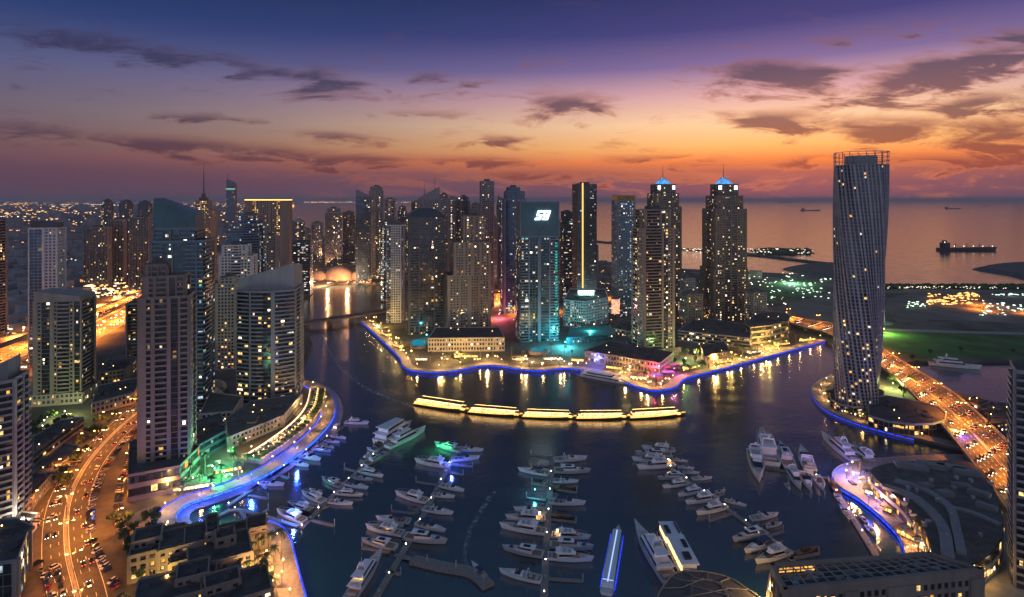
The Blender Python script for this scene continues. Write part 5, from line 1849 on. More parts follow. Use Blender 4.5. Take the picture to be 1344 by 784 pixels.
        k = MB(); k.box(-16, -11.1, -2.9, 2.9, 2.14, 2.2); k.box(-17.8, -17, -2.8, 2.8, .6, .75); P.append(('aft_deck', k, 'teak'))
        return P, L_
    if kind == 'ferry':     # two-deck catamaran
        L_, B = 26, 9
        h, d, _ = hull(L_, B, 2.6, 2.0, 4)
        P += [('hull', h, 'gel'), ('deck', d, 'gel2')]
        c = MB(); cabin(c, -11, 8, 3.9, 3.4, 1.9, 4.3, 1.6, .2, .1); cabin(c, -9, 5, 3.4, 2.8, 4.6, 6.8, 1.6, .2, .1); P.append(('superstructure', c, 'gel'))
        f = MB(); cabin(f, -12.3, 8.2, 4.2, 3.6, 4.3, 4.55, .6, 0, 0); cabin(f, -10.5, 4.6, 3.8, 3.0, 6.8, 7.0, .6, 0, 0); P.append(('upper_decks', f, 'gel'))
        w = MB(); cabin(w, -10.6, 7.8, 3.94, 3.46, 2.7, 3.8, .9, .2, .06); cabin(w, -8.6, 4.8, 3.44, 2.86, 5.2, 6.3, .9, .2, .06); P.append(('cabin_windows', w, 'tint'))
        return P, L_
    if kind == 'dinner':    # dinner cruise boat hung with lamps to stand in for a light trail
        L_, B = 48, 9
        h, d, pr_ = hull(L_, B, 3.4, 2.0, 3, 13)
        P += [('hull', h, 'wood'), ('deck', d, 'teak')]
        g = MB(); cabin(g, -23, 20.5, 3.7, 2.4, 2.0, 4.6, .8, .1, .05); P.append(('lit_saloon', g, 'saloon'))
        f = MB(); cabin(f, -23.6, 21.5, 4.1, 2.7, 4.6, 4.95, .6, 0, 0); cabin(f, -22, 18, 3.8, 2.8, 7.6, 7.9, .6, 0, 0)
        for i in range(14):
            for s in (-1, 1):
                f.bar((-20.5 + i * 2.8, s * 3.75, 2.0), (-20.5 + i * 2.8, s * 3.75, 7.7), .22)
        P.append(('upper_decks', f, 'wood'))
        u = MB(); cabin(u, -21.5, 17, 3.2, 2.6, 4.96, 7.3, 1.0, .2, .05); P.append(('lit_upper_deck', u, 'saloon2'))
        s_ = MB()
        for i in range(46):
            for s in (-1, 1):
                x = -21.5 + i * .9
                s_.ball(x, s * (4.15 if x < 14 else 3.6), 4.7, .2, 5, 3); s_.ball(x * .9, s * 3.85, 8.0, .2, 5, 3)
        P.append(('lamp_string', s_, 'bulb_y', 1))
        rl = MB()
        for i in range(len(pr_) - 1):
            for s in (-1, 1):
                (x_, w_, z_), (x2, w2, z2) = pr_[i], pr_[i + 1]
                rl.bar((x_, s * w_, z_ + .15), (x2 + (1.6 if i == len(pr_) - 2 else 0), s * w2, z2 + .15), .35)
        P.append(('trail_rope_light', rl, 'edge_gold'))  # added full length so the boats read as one ribbon of light
        a = MB(); a.cone(2, 0, 7.8, 15, .15, .06, 6); P.append(('mast', a, 'wood'))
        return P, L_
    if kind == 'bus':       # long blue-lit water bus standing in for a ferry's light streak
        L_, B = 50, 6.4
        h, d, _ = hull(L_, B, 1.6, 1.3, 5, 13)
        P += [('hull', h, 'gel'), ('deck', d, 'gel2')]
        c = MB(); cabin(c, -22, 20, 2.8, 2.5, 1.2, 3.2, 1.5, .3, .1); P.append(('roof', c, 'gel'))
        w = MB(); cabin(w, -21.6, 19.6, 2.83, 2.53, 1.7, 2.7, .8, .2, .05); P.append(('cabin_windows', w, 'tint'))
        g = MB()
        for s in (-1, 1):
            g.box(-22, 18, s * 3.25 - .06, s * 3.25 + .06, .7, 1.1)
        P.append(('side_light', g, 'led_blue'))
        g = MB(); g.box(-21, 18, -.25, .25, 3.22, 3.34); g.box(-20, -19.6, -2.4, 2.4, 3.22, 3.3); P.append(('roof_light', g, 'pale_strip'))
        return P, L_
    if kind == 'house':     # glass-sided houseboat with lit saloon
        L_, B = 26, 9
        b_ = MB(); b_.box(-13, 13, -4.5, 4.5, -.5, 1.2); P.append(('hull', b_, 'navy'))
        c = MB(); c.box(-12, 3, -3.9, 3.9, 4.2, 4.6); c.box(3.6, 12, -4.1, 4.1, 3.4, 3.8); c.box(-11, 2, -3.2, 3.2, 1.2, 4.2); P.append(('superstructure', c, 'gel'))
        c = MB(); c.box(-10, -7, -1.5, 1.5, 4.6, 5.3); c.box(5, 9, 1.0, 3.0, 3.8, 4.3); c.box(-4, 0, -3, -1, 4.6, 4.9); c.box(5, 11, -3.4, -2.8, 3.8, 4.4); P.append(('roof_hatches', c, 'tint'))
        g = MB(); g.box(4, 11.6, -3.7, 3.7, 1.25, 3.4); g.box(-11.2, 2.4, 3.25, 3.5, 1.6, 4.0); P.append(('lit_saloon', g, 'saloon2'))
        return P, L_


M['bulb_deck'] = emit('deck_lamp', (1.0, .6, .22), 8, sample=False)
M['saloon'] = emit('lit_saloon_glass', (1.0, .46, .12), 2.1, .6, inner=True, sample=True)
M['saloon2'] = emit('lit_deck_glass', (1.0, .58, .24), 2.2, .7, inner=True, sample=True)
M['hullgrey'] = mat('pale_grey_hull', (.42, .43, .47), .25, var=.05)
M['pale_strip'] = emit('pale_blue_strip', (.35, .5, 1.0), 1.2)
protos = {}
DESC = {'hard': 'grey-hulled hardtop cruiser', 'fly': 'white flybridge motor yacht', 'flynavy': 'navy-hulled flybridge yacht', 'flylit': 'flybridge yacht with lit aft deck', 'sport': 'white open sports cruiser', 'sportblue': 'blue-canopied cruiser',
        'dark': 'dark wooden motorboat', 'small': 'small open speedboat', 'super': 'big white three-deck superyacht', 'ferry': 'white double-deck catamaran', 'dinner': 'glowing gold-lit dinner cruise boat', 'bus': 'slim water bus with blue side lights', 'house': 'flat-topped houseboat with a lit interior'}
NAME = {'hard': 'hardtop_cruiser', 'fly': 'motor_yacht', 'flynavy': 'motor_yacht', 'flylit': 'motor_yacht', 'sport': 'sports_cruiser', 'sportblue': 'sports_cruiser', 'dark': 'wooden_motorboat', 'small': 'speedboat', 'super': 'superyacht', 'ferry': 'catamaran_ferry', 'dinner': 'light_trail_boat', 'bus': 'streak_water_bus', 'house': 'houseboat'}
CAT = {'hard': 'boat', 'fly': 'yacht', 'flynavy': 'yacht', 'flylit': 'yacht', 'sport': 'boat', 'sportblue': 'boat', 'dark': 'boat', 'small': 'boat', 'super': 'yacht', 'ferry': 'ferry', 'dinner': 'boat', 'bus': 'boat', 'house': 'houseboat'}
ORD = ['first', 'second', 'third', 'fourth', 'fifth', 'sixth', 'seventh', 'eighth', 'ninth', 'tenth', 'eleventh', 'twelfth', 'thirteenth', 'fourteenth', 'fifteenth', 'sixteenth', 'seventeenth', 'eighteenth', 'nineteenth', 'twentieth']
ORD += ['%dth' % k_ if k_ % 10 not in (1, 2, 3) else '%d%s' % (k_, ('st', 'nd', 'rd')[k_ % 10 - 1]) for k_ in range(21, 140)]


def boat(kind, stern, bow, label, group='boats moored in the marina', length=None, cx=None):
    a, b_ = G(*stern, 0), G(*bow, 0)
    v_ = b_ - a
    Ls = length or v_.length * (1.1 if kind in ('fly', 'hard', 'sport', 'sportblue', 'flylit', 'flynavy', 'dark') else 1.0)
    c = (a + b_) / 2
    rz = math.atan2(v_.y, v_.x)
    if kind not in protos:
        parts, L0 = boat_proto(kind)
        r = thing(NAME[kind], label, CAT[kind], c, rz, group)
        for pt in parts:
            if pt[0] in ('seats', 'roof_hatches'):      # every seat and hatch is a part of its own
                for j_ in range(0, len(pt[1].v), 8):
                    one = MB()
                    one.add(pt[1].v[j_:j_ + 8], [tuple(i - 0 for i in f_) for f_ in ((0, 3, 2, 1), (4, 5, 6, 7), (0, 1, 5, 4), (1, 2, 6, 5), (2, 3, 7, 6), (3, 0, 4, 7))])
                    link(pt[0].replace('seats', 'seat').replace('hatches', 'hatch'), one, M[pt[2]], r)
                continue
            o_ = link(pt[0], pt[1], M[pt[2]], r)
            if len(pt) > 3:
                o_['kind'] = 'stuff'
        protos[kind] = (r, L0)
        r["label"] = label
    else:
        r = dup(protos[kind][0])
        r["label"] = label
        r["group"] = group
        r.location = c
        r.rotation_euler = (0, 0, rz)
    s = Ls / protos[kind][1]
    r.scale = (s, s * (1.0 if Ls < 24 else .92), s)
    return r


def pontoon(label, pts, w, fingers=(), lamps=12, lampm='bulb_w', lh=True):
    P = smooth_pts([G(x, y, .7) for x, y in pts], 3) if len(pts) > 2 else [G(x, y, .7) for x, y in pts]
    r = thing('pontoon', label, 'pontoon', (0, 0, 0), 0, 'pontoons of the marina')
    b_ = MB()
    strip_between(b_, offs(P, w / 2), offs(P, -w / 2), thick=.75)
    link('walkway', b_, M['deck'], r)
    for f in fingers:
        a, b2 = G(f[0], f[1], .7), G(f[2], f[3], .7)
        b_ = MB()
        strip_between(b_, offs([a, b2], .85), offs([a, b2], -.85), thick=.7)
        link('finger', b_, M['deck'], r)
        b_ = MB(); b_.cone(b2.x, b2.y, -.5, 3.6, .25, .25, 6); b_.cone(b2.x, b2.y, 3.6, 4.1, .27, .02, 6); link('mooring_pile', b_, M['steel'], r)
    L_ = sum((P[i + 1] - P[i]).length for i in range(len(P) - 1))
    for k, q in enumerate(resample(P, L_ / (lamps + .01))[:-1] if lamps else ()):
        b_ = MB(); b_.box(q.x - .3, q.x + .3, q.y - .3, q.y + .3, .7, 1.9); link('service_post', b_, M['steel'], r)
        if k % 2 == 0:
            b_ = MB(); b_.ball(q.x, q.y, 2.1, .28, 6, 4); link('post_lamp', b_, M[lampm], r)
    return r


pontoon('pontoon following the blue-lit west promenade', [(300, 663), (360, 622), (410, 587), (454, 558)], 2.6, [(326, 650, 352, 654), (340, 633, 350, 640), (362, 622, 379, 627)], 10)
pontoon('pontoon that ends at the moored catamaran', [(396, 692), (430, 657), (468, 620), (504, 584)], 3.0, [(404, 681, 439, 689), (466, 618, 452, 614), (431, 664, 418, 668)], 12)
pontoon('pontoon with a green-lit and a blue-lit boat at its outer end', [(484, 800), (530, 722), (563, 662), (600, 590)], 3.2, [(578, 637, 546, 632), (545, 674, 514, 670), (586, 620, 608, 623), (590, 608, 620, 612), (506, 749, 526, 753), (512, 724, 475, 718)], 14)
pontoon('straight central pontoon running towards the camera', [(712, 830), (718, 700), (725, 600)], 3.6, [(724, 600, 697, 597), (723, 612, 708, 611), (720, 637, 698, 634), (719, 657, 691, 653), (720, 759, 765, 762), (722, 640, 757, 646), (722, 681, 756, 685)], 14)
pontoon('slanting pontoon of the right-hand yacht rows', [(880, 614), (915, 640), (965, 675), (1000, 703), (1042, 735)], 2.8, [(959, 674, 931, 683), (1000, 706, 1028, 697), (938, 652, 950, 647), (1036, 733, 1075, 726)], 12)
pontoon('short cross pontoon leading to the yacht club steps', [(1000, 613), (1030, 618), (1060, 624), (1090, 628)], 2.4, [(1018, 616, 1018, 596), (1046, 621, 1044, 595), (1036, 619, 1035, 640), (1066, 626, 1075, 649), (1002, 614, 1001, 626)], 5)
pontoon('lone walkway pontoon running down beside the blue-lit yacht club quay', [(1098, 646), (1122, 684), (1152, 732)], 3.4, [], 6)
pontoon('zigzag pontoon in the blue-lit cove', [(262, 694), (300, 670), (330, 672), (365, 683), (392, 690)], 2.6, [(342, 675, 352, 668), (316, 671, 322, 680)], 6)
# concrete breakwater dock
P = smooth_pts([G(x, y, 1.4) for x, y in [(541, 733), (580, 742), (614, 748), (630, 757), (641, 768)]], 4)
r = thing('breakwater_dock', 'thick bent floating dock beyond the green-lit pontoon', 'dock')
b = MB(); strip_between(b, offs(P, 3.2), offs(P, -3.2), thick=1.6); link('walkway', b, M['deck'], r)
for k in (2, 6, 10, 14):
    q = P[min(k, len(P) - 1)]
    b = MB(); b.cone(q.x, q.y, 0, 5, .3, .25, 6); link('mooring_pile', b, M['steel'], r)
b = MB(); A = G(518, 728, .7); strip_between(b, offs([A, P[0]], 1.2), offs([A, P[0]], -1.2), thick=.6); link('gangway', b, M['deck'], r)

rows = [
    ('the quayside pontoon', 'right', [((454, 556), (481, 557), 'fly'), ((436, 573), (452, 577), 'sport'), ((428, 579), (444, 582), 'sportblue'), ((424, 585), (437, 589), 'sport'), ((411, 590), (432, 594), 'fly'), ((393, 600), (418, 605), 'sport'), ((383, 609), (403, 613), 'sport'), ((343, 636), (370, 638), 'sportblue')]),
    ('the quayside pontoon', 'quay side', [((438, 566), (446, 558), 'flylit'), ((414, 583), (424, 578), 'small')]),
    ('the catamaran pontoon', 'outer side', [((480, 612), (505, 599), 'fly'), ((474, 620), (500, 627), 'fly'), ((466, 629), (487, 631), 'sport'), ((453, 636), (480, 643), 'sportblue'), ((443, 649), (473, 652), 'fly'), ((433, 660), (460, 663), 'sport')]),
    ('the catamaran pontoon', 'promenade side', [((505, 586), (491, 581), 'dark'), ((496, 594), (483, 590), 'sportblue'), ((487, 599), (473, 609), 'fly'), ((447, 640), (425, 631), 'fly'), ((424, 660), (399, 650), 'fly'), ((424, 648), (407, 644), 'small'), ((408, 672), (380, 665), 'flynavy'), ((398, 686), (367, 675), 'fly')]),
    ('the green-lit pontoon', 'outer side', [((602, 591), (631, 593), 'sport'), ((594, 605), (626, 603), 'sportblue'), ((579, 639), (606, 646), 'sport'), ((568, 651), (594, 654), 'sport'), ((557, 670), (591, 676), 'sport'), ((548, 689), (581, 699), 'sportblue'), ((533, 707), (581, 714), 'fly')]),
    ('the green-lit pontoon', 'inner side', [((604, 594), (574, 586), 'fly'), ((588, 614), (549, 608), 'fly'), ((559, 660), (523, 651), 'fly'), ((536, 687), (498, 683), 'sportblue'), ((530, 692), (510, 690), 'small'), ((527, 703), (485, 695), 'fly'), ((518, 721), (479, 713), 'fly')]),
    ('the straight pontoon', 'right side', [((729, 606), (766, 604), 'sport'), ((729, 620), (770, 621), 'fly'), ((727, 633), (756, 634), 'sport'), ((727, 642), (755, 643), 'dark'), ((724, 661), (764, 663), 'sportblue'), ((724, 678), (751, 681), 'dark'), ((726, 705), (770, 708), 'flylit'), ((724, 718), (773, 722), 'fly'), ((721, 733), (773, 737), 'flynavy' if False else 'fly')]),
    ('the straight pontoon', 'left side', [((718, 624), (684, 619), 'sportblue'), ((716, 673), (679, 671), 'sport'), ((714, 683), (669, 682), 'flylit'), ((714, 701), (662, 694), 'fly'), ((711, 731), (665, 723), 'fly'), ((708, 764), (661, 754), 'sport')]),
    ('the slanting pontoon', 'near side', [((884, 593), (847, 590), 'fly'), ((880, 600), (839, 598), 'fly'), ((872, 607), (834, 605), 'fly'), ((883, 612), (841, 616), 'flylit'), ((898, 627), (867, 630), 'fly'), ((902, 636), (873, 641), 'fly'), ((920, 645), (893, 652), 'fly'), ((915, 640), (900, 643), 'small'), ((939, 655), (904, 662), 'fly'), ((951, 667), (918, 676), 'fly'), ((1003, 701), (966, 711), 'fly'), ((1014, 713), (981, 726), 'sportblue'), ((1034, 726), (996, 740), 'fly')]),
    ('the slanting pontoon', 'far side', [((882, 604), (901, 607), 'sport'), ((890, 614), (909, 616), 'sport'), ((897, 621), (916, 622), 'sport'), ((910, 630), (932, 629), 'sport'), ((938, 648), (951, 645), 'small'), ((952, 658), (977, 665), 'sport'), ((988, 683), (1018, 678), 'sport'), ((1004, 693), (1025, 689), 'small'), ((1046, 729), (1071, 722), 'dark')]),
    ('the cross pontoon', 'far side', [((1012, 613), (1000, 577), 'fly'), ((1036, 616), (1025, 590), 'fly'), ((1063, 621), (1052, 595), 'sport'), ((990, 598), (996, 632), 'fly')]),
    ('the cross pontoon', 'near side', [((1037, 619), (1050, 643), 'fly'), ((1053, 623), (1063, 644), 'sport'), ((1070, 627), (1081, 646), 'small'), ((1031, 636), (1037, 644), 'small')]),
    ('the lone walkway pontoon', 'open-water side', [((1100, 648), (1088, 631), 'dark'), ((1105, 661), (1095, 651), 'sport'), ((1116, 682), (1103, 667), 'sport')]),
    ('the lone walkway pontoon', 'quay side', [((1128, 647), (1107, 631), 'dark'), ((1130, 679), (1139, 690), 'small'), ((1138, 692), (1150, 707), 'small')]),
]
for pn, side, lst in rows:
    for k, (st, bw, kd) in enumerate(lst):
        if kd == 'fly' and (k * 7 + len(pn)) % 3 == 0:
            kd = 'hard'
        boat(kd, st, bw, '%s, %s along the %s of %s' % (DESC[kd], ORD[k], side if 'side' in side else side + ' side', pn))
boat('ferry', (496, 583), (538, 559), 'white double-deck catamaran moored across the outer end of its pontoon')
boat('super', (508, 590), (556, 567), 'long white superyacht alongside the double-deck catamaran')
boat('super', (458, 792), (500, 730), 'large superyacht with a golden glow on its aft deck beside the green-lit pontoon')
boat('super', (1124, 609), (1081, 576), 'big superyacht backed up to the blue-lit yacht club steps')
boat('fly', (1147, 611), (1122, 590), 'white flybridge yacht next to the superyacht at the yacht club steps')
boat('super', (884, 776), (833, 694), 'pointed white superyacht moored at the dark pier with a gold-lit neighbour', length=46)
boat('house', (908, 764), (874, 697), 'flat-topped houseboat with gold-lit rooms beside the pointed superyacht').scale.y *= .74
boat('ferry', (762, 493), (826, 505), 'long low ferry with bright lamps berthed at the central peninsula', length=52).scale = (2.0, 1.25, .95)
boat('super', (1231, 480), (1272, 484), 'white yacht lying alone in the side channel below the lawn', length=44)
boat('small', (348, 686), (334, 684), 'small blue-lit boat tied at the zigzag pontoon')
boat('sportblue', (634, 758), (622, 744), 'cruiser turning round the bent floating dock', length=13)
# boats under way; the dinner line stands in for one boat's light trail
dn = [(546, 530), (616, 541), (686, 547), (756, 549.5), (826, 549), (897, 545)]
names5 = ['last', 'fourth', 'third', 'second', 'leading']
for k in range(5):
    a, b2 = dn[k], dn[k + 1]
    boat('dinner', (a[0] - .5, a[1]), (b2[0] + .5, b2[1]), 'gold-lit dinner cruise boat, %s in the line standing in for one light trail' % names5[k], 'dinner cruise boats standing in for a light trail').scale.z *= .72
boat('bus', (796, 782), (812, 694), 'slim white water bus with blue side lights standing in for a ferry streak', 'boats under way')
boat('small', (424, 444), (422, 438), 'tiny speedboat heading up the channel at the end of its curved light trail', 'boats under way', length=9)


def wake(label, pts, w0, w1, seed):
    P = smooth_pts([G(x, y, .06) for x, y in pts], 10)
    n = len(P)
    b_ = MB()
    a = [offs(P, w0 + (w1 - w0) * i / n)[i] for i in range(n)]
    c = [offs(P, -(w0 + (w1 - w0) * i / n))[i] for i in range(n)]
    strip_between(b_, a, c)
    tag(link('wake_and_light_trail', b_, M['foam_and_trail']), kind='stuff')


fm = bpy.data.materials.new('wake_and_light_trail')
fm.use_nodes = True
t_ = fm.node_tree
bs = t_.nodes['Principled BSDF']
bs.inputs['Base Color'].default_value = (.6, .62, .66, 1)
bs.inputs['Roughness'].default_value = .7
nz = t_.nodes.new('ShaderNodeTexNoise')
nz.inputs['Scale'].default_value = .35
nz.inputs['Detail'].default_value = 6
ge = t_.nodes.new('ShaderNodeNewGeometry')
t_.links.new(ge.outputs['Position'], nz.inputs['Vector'])
rp = t_.nodes.new('ShaderNodeMapRange')
rp.inputs['From Min'].default_value = .38
rp.inputs['From Max'].default_value = .72
rp.inputs['To Max'].default_value = .55
t_.links.new(nz.outputs[0], rp.inputs['Value'])
t_.links.new(rp.outputs[0], bs.inputs['Alpha'])
M['foam_and_trail'] = fm
wake('', [(424, 440), (432, 460), (446, 482), (478, 508), (515, 524), (544, 535)], 1.0, 2.2, 1)  # pale strip stands in for a boat's light trail
wake('', [(452, 482), (462, 494), (480, 502)], .3, .8, 2)
wake('', [(634, 755), (616, 745), (610, 728), (616, 700), (632, 670), (648, 645)], .4, 1.6, 3)
wake('', [(796, 785), (790, 800), (780, 830)], 2, 4, 4)

# dark roofed pier in the foreground
P = [G(x, y, 4) for x, y in [(880, 760), (905, 752), (945, 757), (975, 772), (1000, 800), (870, 800)]]
c = sum(P, Vector()) / 6
r = thing('mesh_canopy_pier', 'dark curved pier canopy of branching frames behind the pointed superyacht', 'pier', (c.x, c.y, 0))
S_ = smooth_pts([Vector((p.x - c.x, p.y - c.y, 5)) for p in P], 5, closed=True)
b = MB(); b.prism([(p.x, p.y) for p in S_], 4.2, 4.6, bottom=True); link('canopy', b, M['dark'], r)
b = MB()
for i in range(len(S_)):
    b.bar(S_[i], S_[(i + 1) % len(S_)], .5)
for i in range(0, len(S_), 4):
    q = S_[i].lerp(Vector((0, 0, 5)), .45)
    b.bar(S_[i], q, .35)
    b.bar(q, S_[(i + 9) % len(S_)].lerp(Vector((0, 0, 5)), .45), .3)
link('canopy_frame', b, M['grey'], r)
for i in range(0, len(S_), 5):
    b = MB(); b.cone(S_[i].x * .9, S_[i].y * .9, -1, 4.3, .4, .4, 6); link('pile', b, M['metal'], r)

# ships at sea
def ship(label, x0, x1, yb, hfac=1.0, lamps=6, name='cargo_ship'):
    a, b2 = G(x0, yb, 0), G(x1, yb, 0)
    L_ = (b2 - a).length
    c = (a + b2) / 2
    r = thing(name, label, 'ship', c, 0, 'ships on the open sea')
    h, d, _ = hull(L_, L_ * .16, L_ * .065 * hfac, L_ * .045 * hfac, 4, 13, keel=-2)
    link('hull', h, M['rust'], r)
    link('deck', d, M['roof'], r)
    s_ = MB()
    u2 = L_ / 100
    s_.box(-44 * u2, -34 * u2, -6 * u2, 6 * u2, 4 * u2, 14 * u2); s_.box(-42 * u2, -37 * u2, -3 * u2, 3 * u2, 14 * u2, 18 * u2)
    link('bridge_house', s_, M['rust'], r)
    s_ = MB()
    for x in (-20, 0, 22):
        s_.cone(x * u2, 0, 4 * u2, 13 * u2, .7 * u2, .4 * u2, 6); s_.bar((x * u2, 0, 11 * u2), ((x + 9) * u2, 0, 7 * u2), .5 * u2)
    link('deck_crane', s_, M['rust'], r)
    for k in range(lamps):
        s_ = MB(); s_.ball((-42 + k * 84 / max(1, lamps - 1)) * u2, -4 * u2, (8 if k else 15) * u2, .9 * u2, 5, 3); link('deck_lamp', s_, M['pt_w'], r)
    return r


ship('long dark dredger lying off the breakwater island with deck lamps', 1232, 1306, 329, 1.0, 6)
ship('distant freighter between the domed tower and the twisted tower', 1051, 1076, 277, 1.0, 4)
ship('faint freighter nearest the horizon gap beside the twisted tower', 1240, 1261, 274.5, 1, 3)
ship('barely visible ship on the horizon at the picture edge', 1291, 1299, 271, 1, 2)
ship('faint tanker just behind the hotel and twin domes', 1023, 1040, 266.5, 1, 2)


# ------------------------------------------------------------------ lamps that light the place
def plight(parent, loc, col, power, rad=.4, spot=None):
    ld = bpy.data.lights.new('lamp_light', 'SPOT' if spot else 'POINT')
    ld.energy = power
    ld.color = col
    ld.shadow_soft_size = rad
    if spot:
        ld.spot_size = math.radians(spot)
        ld.spot_blend = .6
    o = bpy.data.objects.new('lamp_light', ld)
    COL.objects.link(o)
    o.parent = parent
    o.location = loc
    return o


lamp_proto = {}


def lamp(kind, label, loc, rz=0, power=None, group=None, light=True, cat='street lamp', scale=1.0):
    spec = {'street': (11, 2.2, 'bulb_o', (1.0, .29, .035), 16000), 'double': (13, 2.6, 'bulb_o', (1.0, .29, .035), 30000), 'quay': (5, 0, 'bulb_y', (1.0, .55, .18), 1500), 'white': (8, 0, 'bulb_w', (1.0, .8, .55), 4000),
            'mast': (22, 0, 'bulb_o', (1.0, .29, .035), 120000)}[kind]
    h, arm, mm, colr, pw = spec
    if kind not in lamp_proto:
        r = thing({'street': 'street_lamp', 'double': 'street_lamp', 'quay': 'promenade_lamp', 'white': 'lamp_post', 'mast': 'highway_lamp_mast'}[kind], label, cat, loc, rz, group)
        b_ = MB(); b_.cone(0, 0, 0, h, .16, .09, 6)
        if arm:
            b_.bar((0, 0, h), (arm, 0, h + .5), .14)
            if kind == 'double':
                b_.bar((0, 0, h), (-arm, 0, h + .5), .14)
        link('pole', b_, M['metal'], r)
        if arm:
            for s in ((1, -1) if kind == 'double' else (1,)):
                b_ = MB(); b_.box(s * arm - .55, s * arm + .55, -.25, .25, h + .32, h + .46); link('lamp_head', b_, M[mm], r)
        else:
            b_ = MB(); b_.ball(0, 0, h + .3, .38 if kind != 'mast' else 1.0, 7, 5); link('lamp_head', b_, M[mm], r)
        lamp_proto[kind] = r
    else:
        r = lamp_proto[kind].copy()
        COL.objects.link(r)
        for ch in lamp_proto[kind].children:
            if ch.type == 'MESH':
                c_ = ch.copy(); COL.objects.link(c_); c_.parent = r
        r.location = loc
        r.rotation_euler = (0, 0, rz)
        r['label'] = label
        r['group'] = group
        r['category'] = cat
    r.scale = (scale,) * 3
    if light:
        plight(r, (arm * .9, 0, h - (.4 if kind != 'mast' else 2.2)) if kind != 'double' else (0, 0, h + .2), colr, power or pw, .5, spot=160 if arm else (160 if kind == 'mast' else None))
    return r


def along(path, step, o=0.0, start=0.0):
    rs = resample(offs(path, o), step)
    out = []
    for i, q in enumerate(rs):
        a = rs[max(0, i - 1)]
        b_ = rs[min(len(rs) - 1, i + 1)]
        out.append((q, math.atan2(b_.y - a.y, b_.x - a.x)))
    return out


k = 0
for q, an in along(avenue, 34):
    if q.y > 120:
        lamp('double', 'twin-armed orange street lamp, %s from the near end of the avenue median' % ORD[k], (q.x, q.y, RD), an + PI / 2, 34000, 'lamps of the avenue')
        k += 1
k = 0
for q, an in along(side_e, 40, -9):
    lamp('street', 'single-armed orange lamp, %s from the camera along the kerbside parking strip' % ORD[k], (q.x, q.y, RD), an + PI / 2, 15000, 'lamps of the parking strip')
    k += 1
k = 0
for q, an in along(side_w, 44, 5):
    lamp('street', 'single-armed orange lamp, %s from the camera along the service road' % ORD[k], (q.x, q.y, RD), an - PI / 2, 9000, 'lamps of the service road')
    k += 1
k = 0
for q, an in along(highway, 70, 0):
    for o in (-26, 26):
        nn_ = Vector((-math.sin(an), math.cos(an), 0))
        lamp('mast', 'tall orange highway lamp mast, %s from the camera along the many-laned highway' % ORD[k], (q.x + nn_.x * o, q.y + nn_.y * o, RD), an, 520000, 'lamp masts of the highway')
        k += 1
mid = [a.lerp(b_, .5) for a, b_ in zip(A_, B_)]
k = 0
for q, an in along(mid, 50):
    lamp('double', 'twin-armed orange lamp, %s from the far end of the curving bridge median' % ORD[k], (q.x, q.y, BZ + .7), an + PI / 2, 100000, 'lamps of the bridge')
    k += 1
k = 0
for p_, st_, o_, zone in ((pen_w, 24, -6, 'central peninsula'), (cay_w[22:], 26, -7, 'twisted tower quay'), (left_w, 24, -6, 'west promenade'), (mall_w[30:], 16, 7, 'yacht club quay')):
    k = 0
    for q, an in along(p_, st_, o_):
        lamp('quay', 'globe lamp on a short post, %s along the quay promenade of the %s' % (ORD[k], zone), (q.x, q.y, ZL + .06), 0, 2600, 'globe lamps along the quays', cat='lamp')
        k += 1
k = 0
for p_, m_ in ((pen_road, 2), (pen_road2, 2), (far_rd, 1), (far_rd2, 1)):
    for q, an in along(p_, 60, 7):
        if abs(q.x) < q.y * .95:
            lamp('street', 'orange street lamp, %s along the inland roads behind the towers' % ORD[k], (q.x, q.y, RD), an, 130000, 'lamps of the inland roads', scale=1.3)
            k += 1

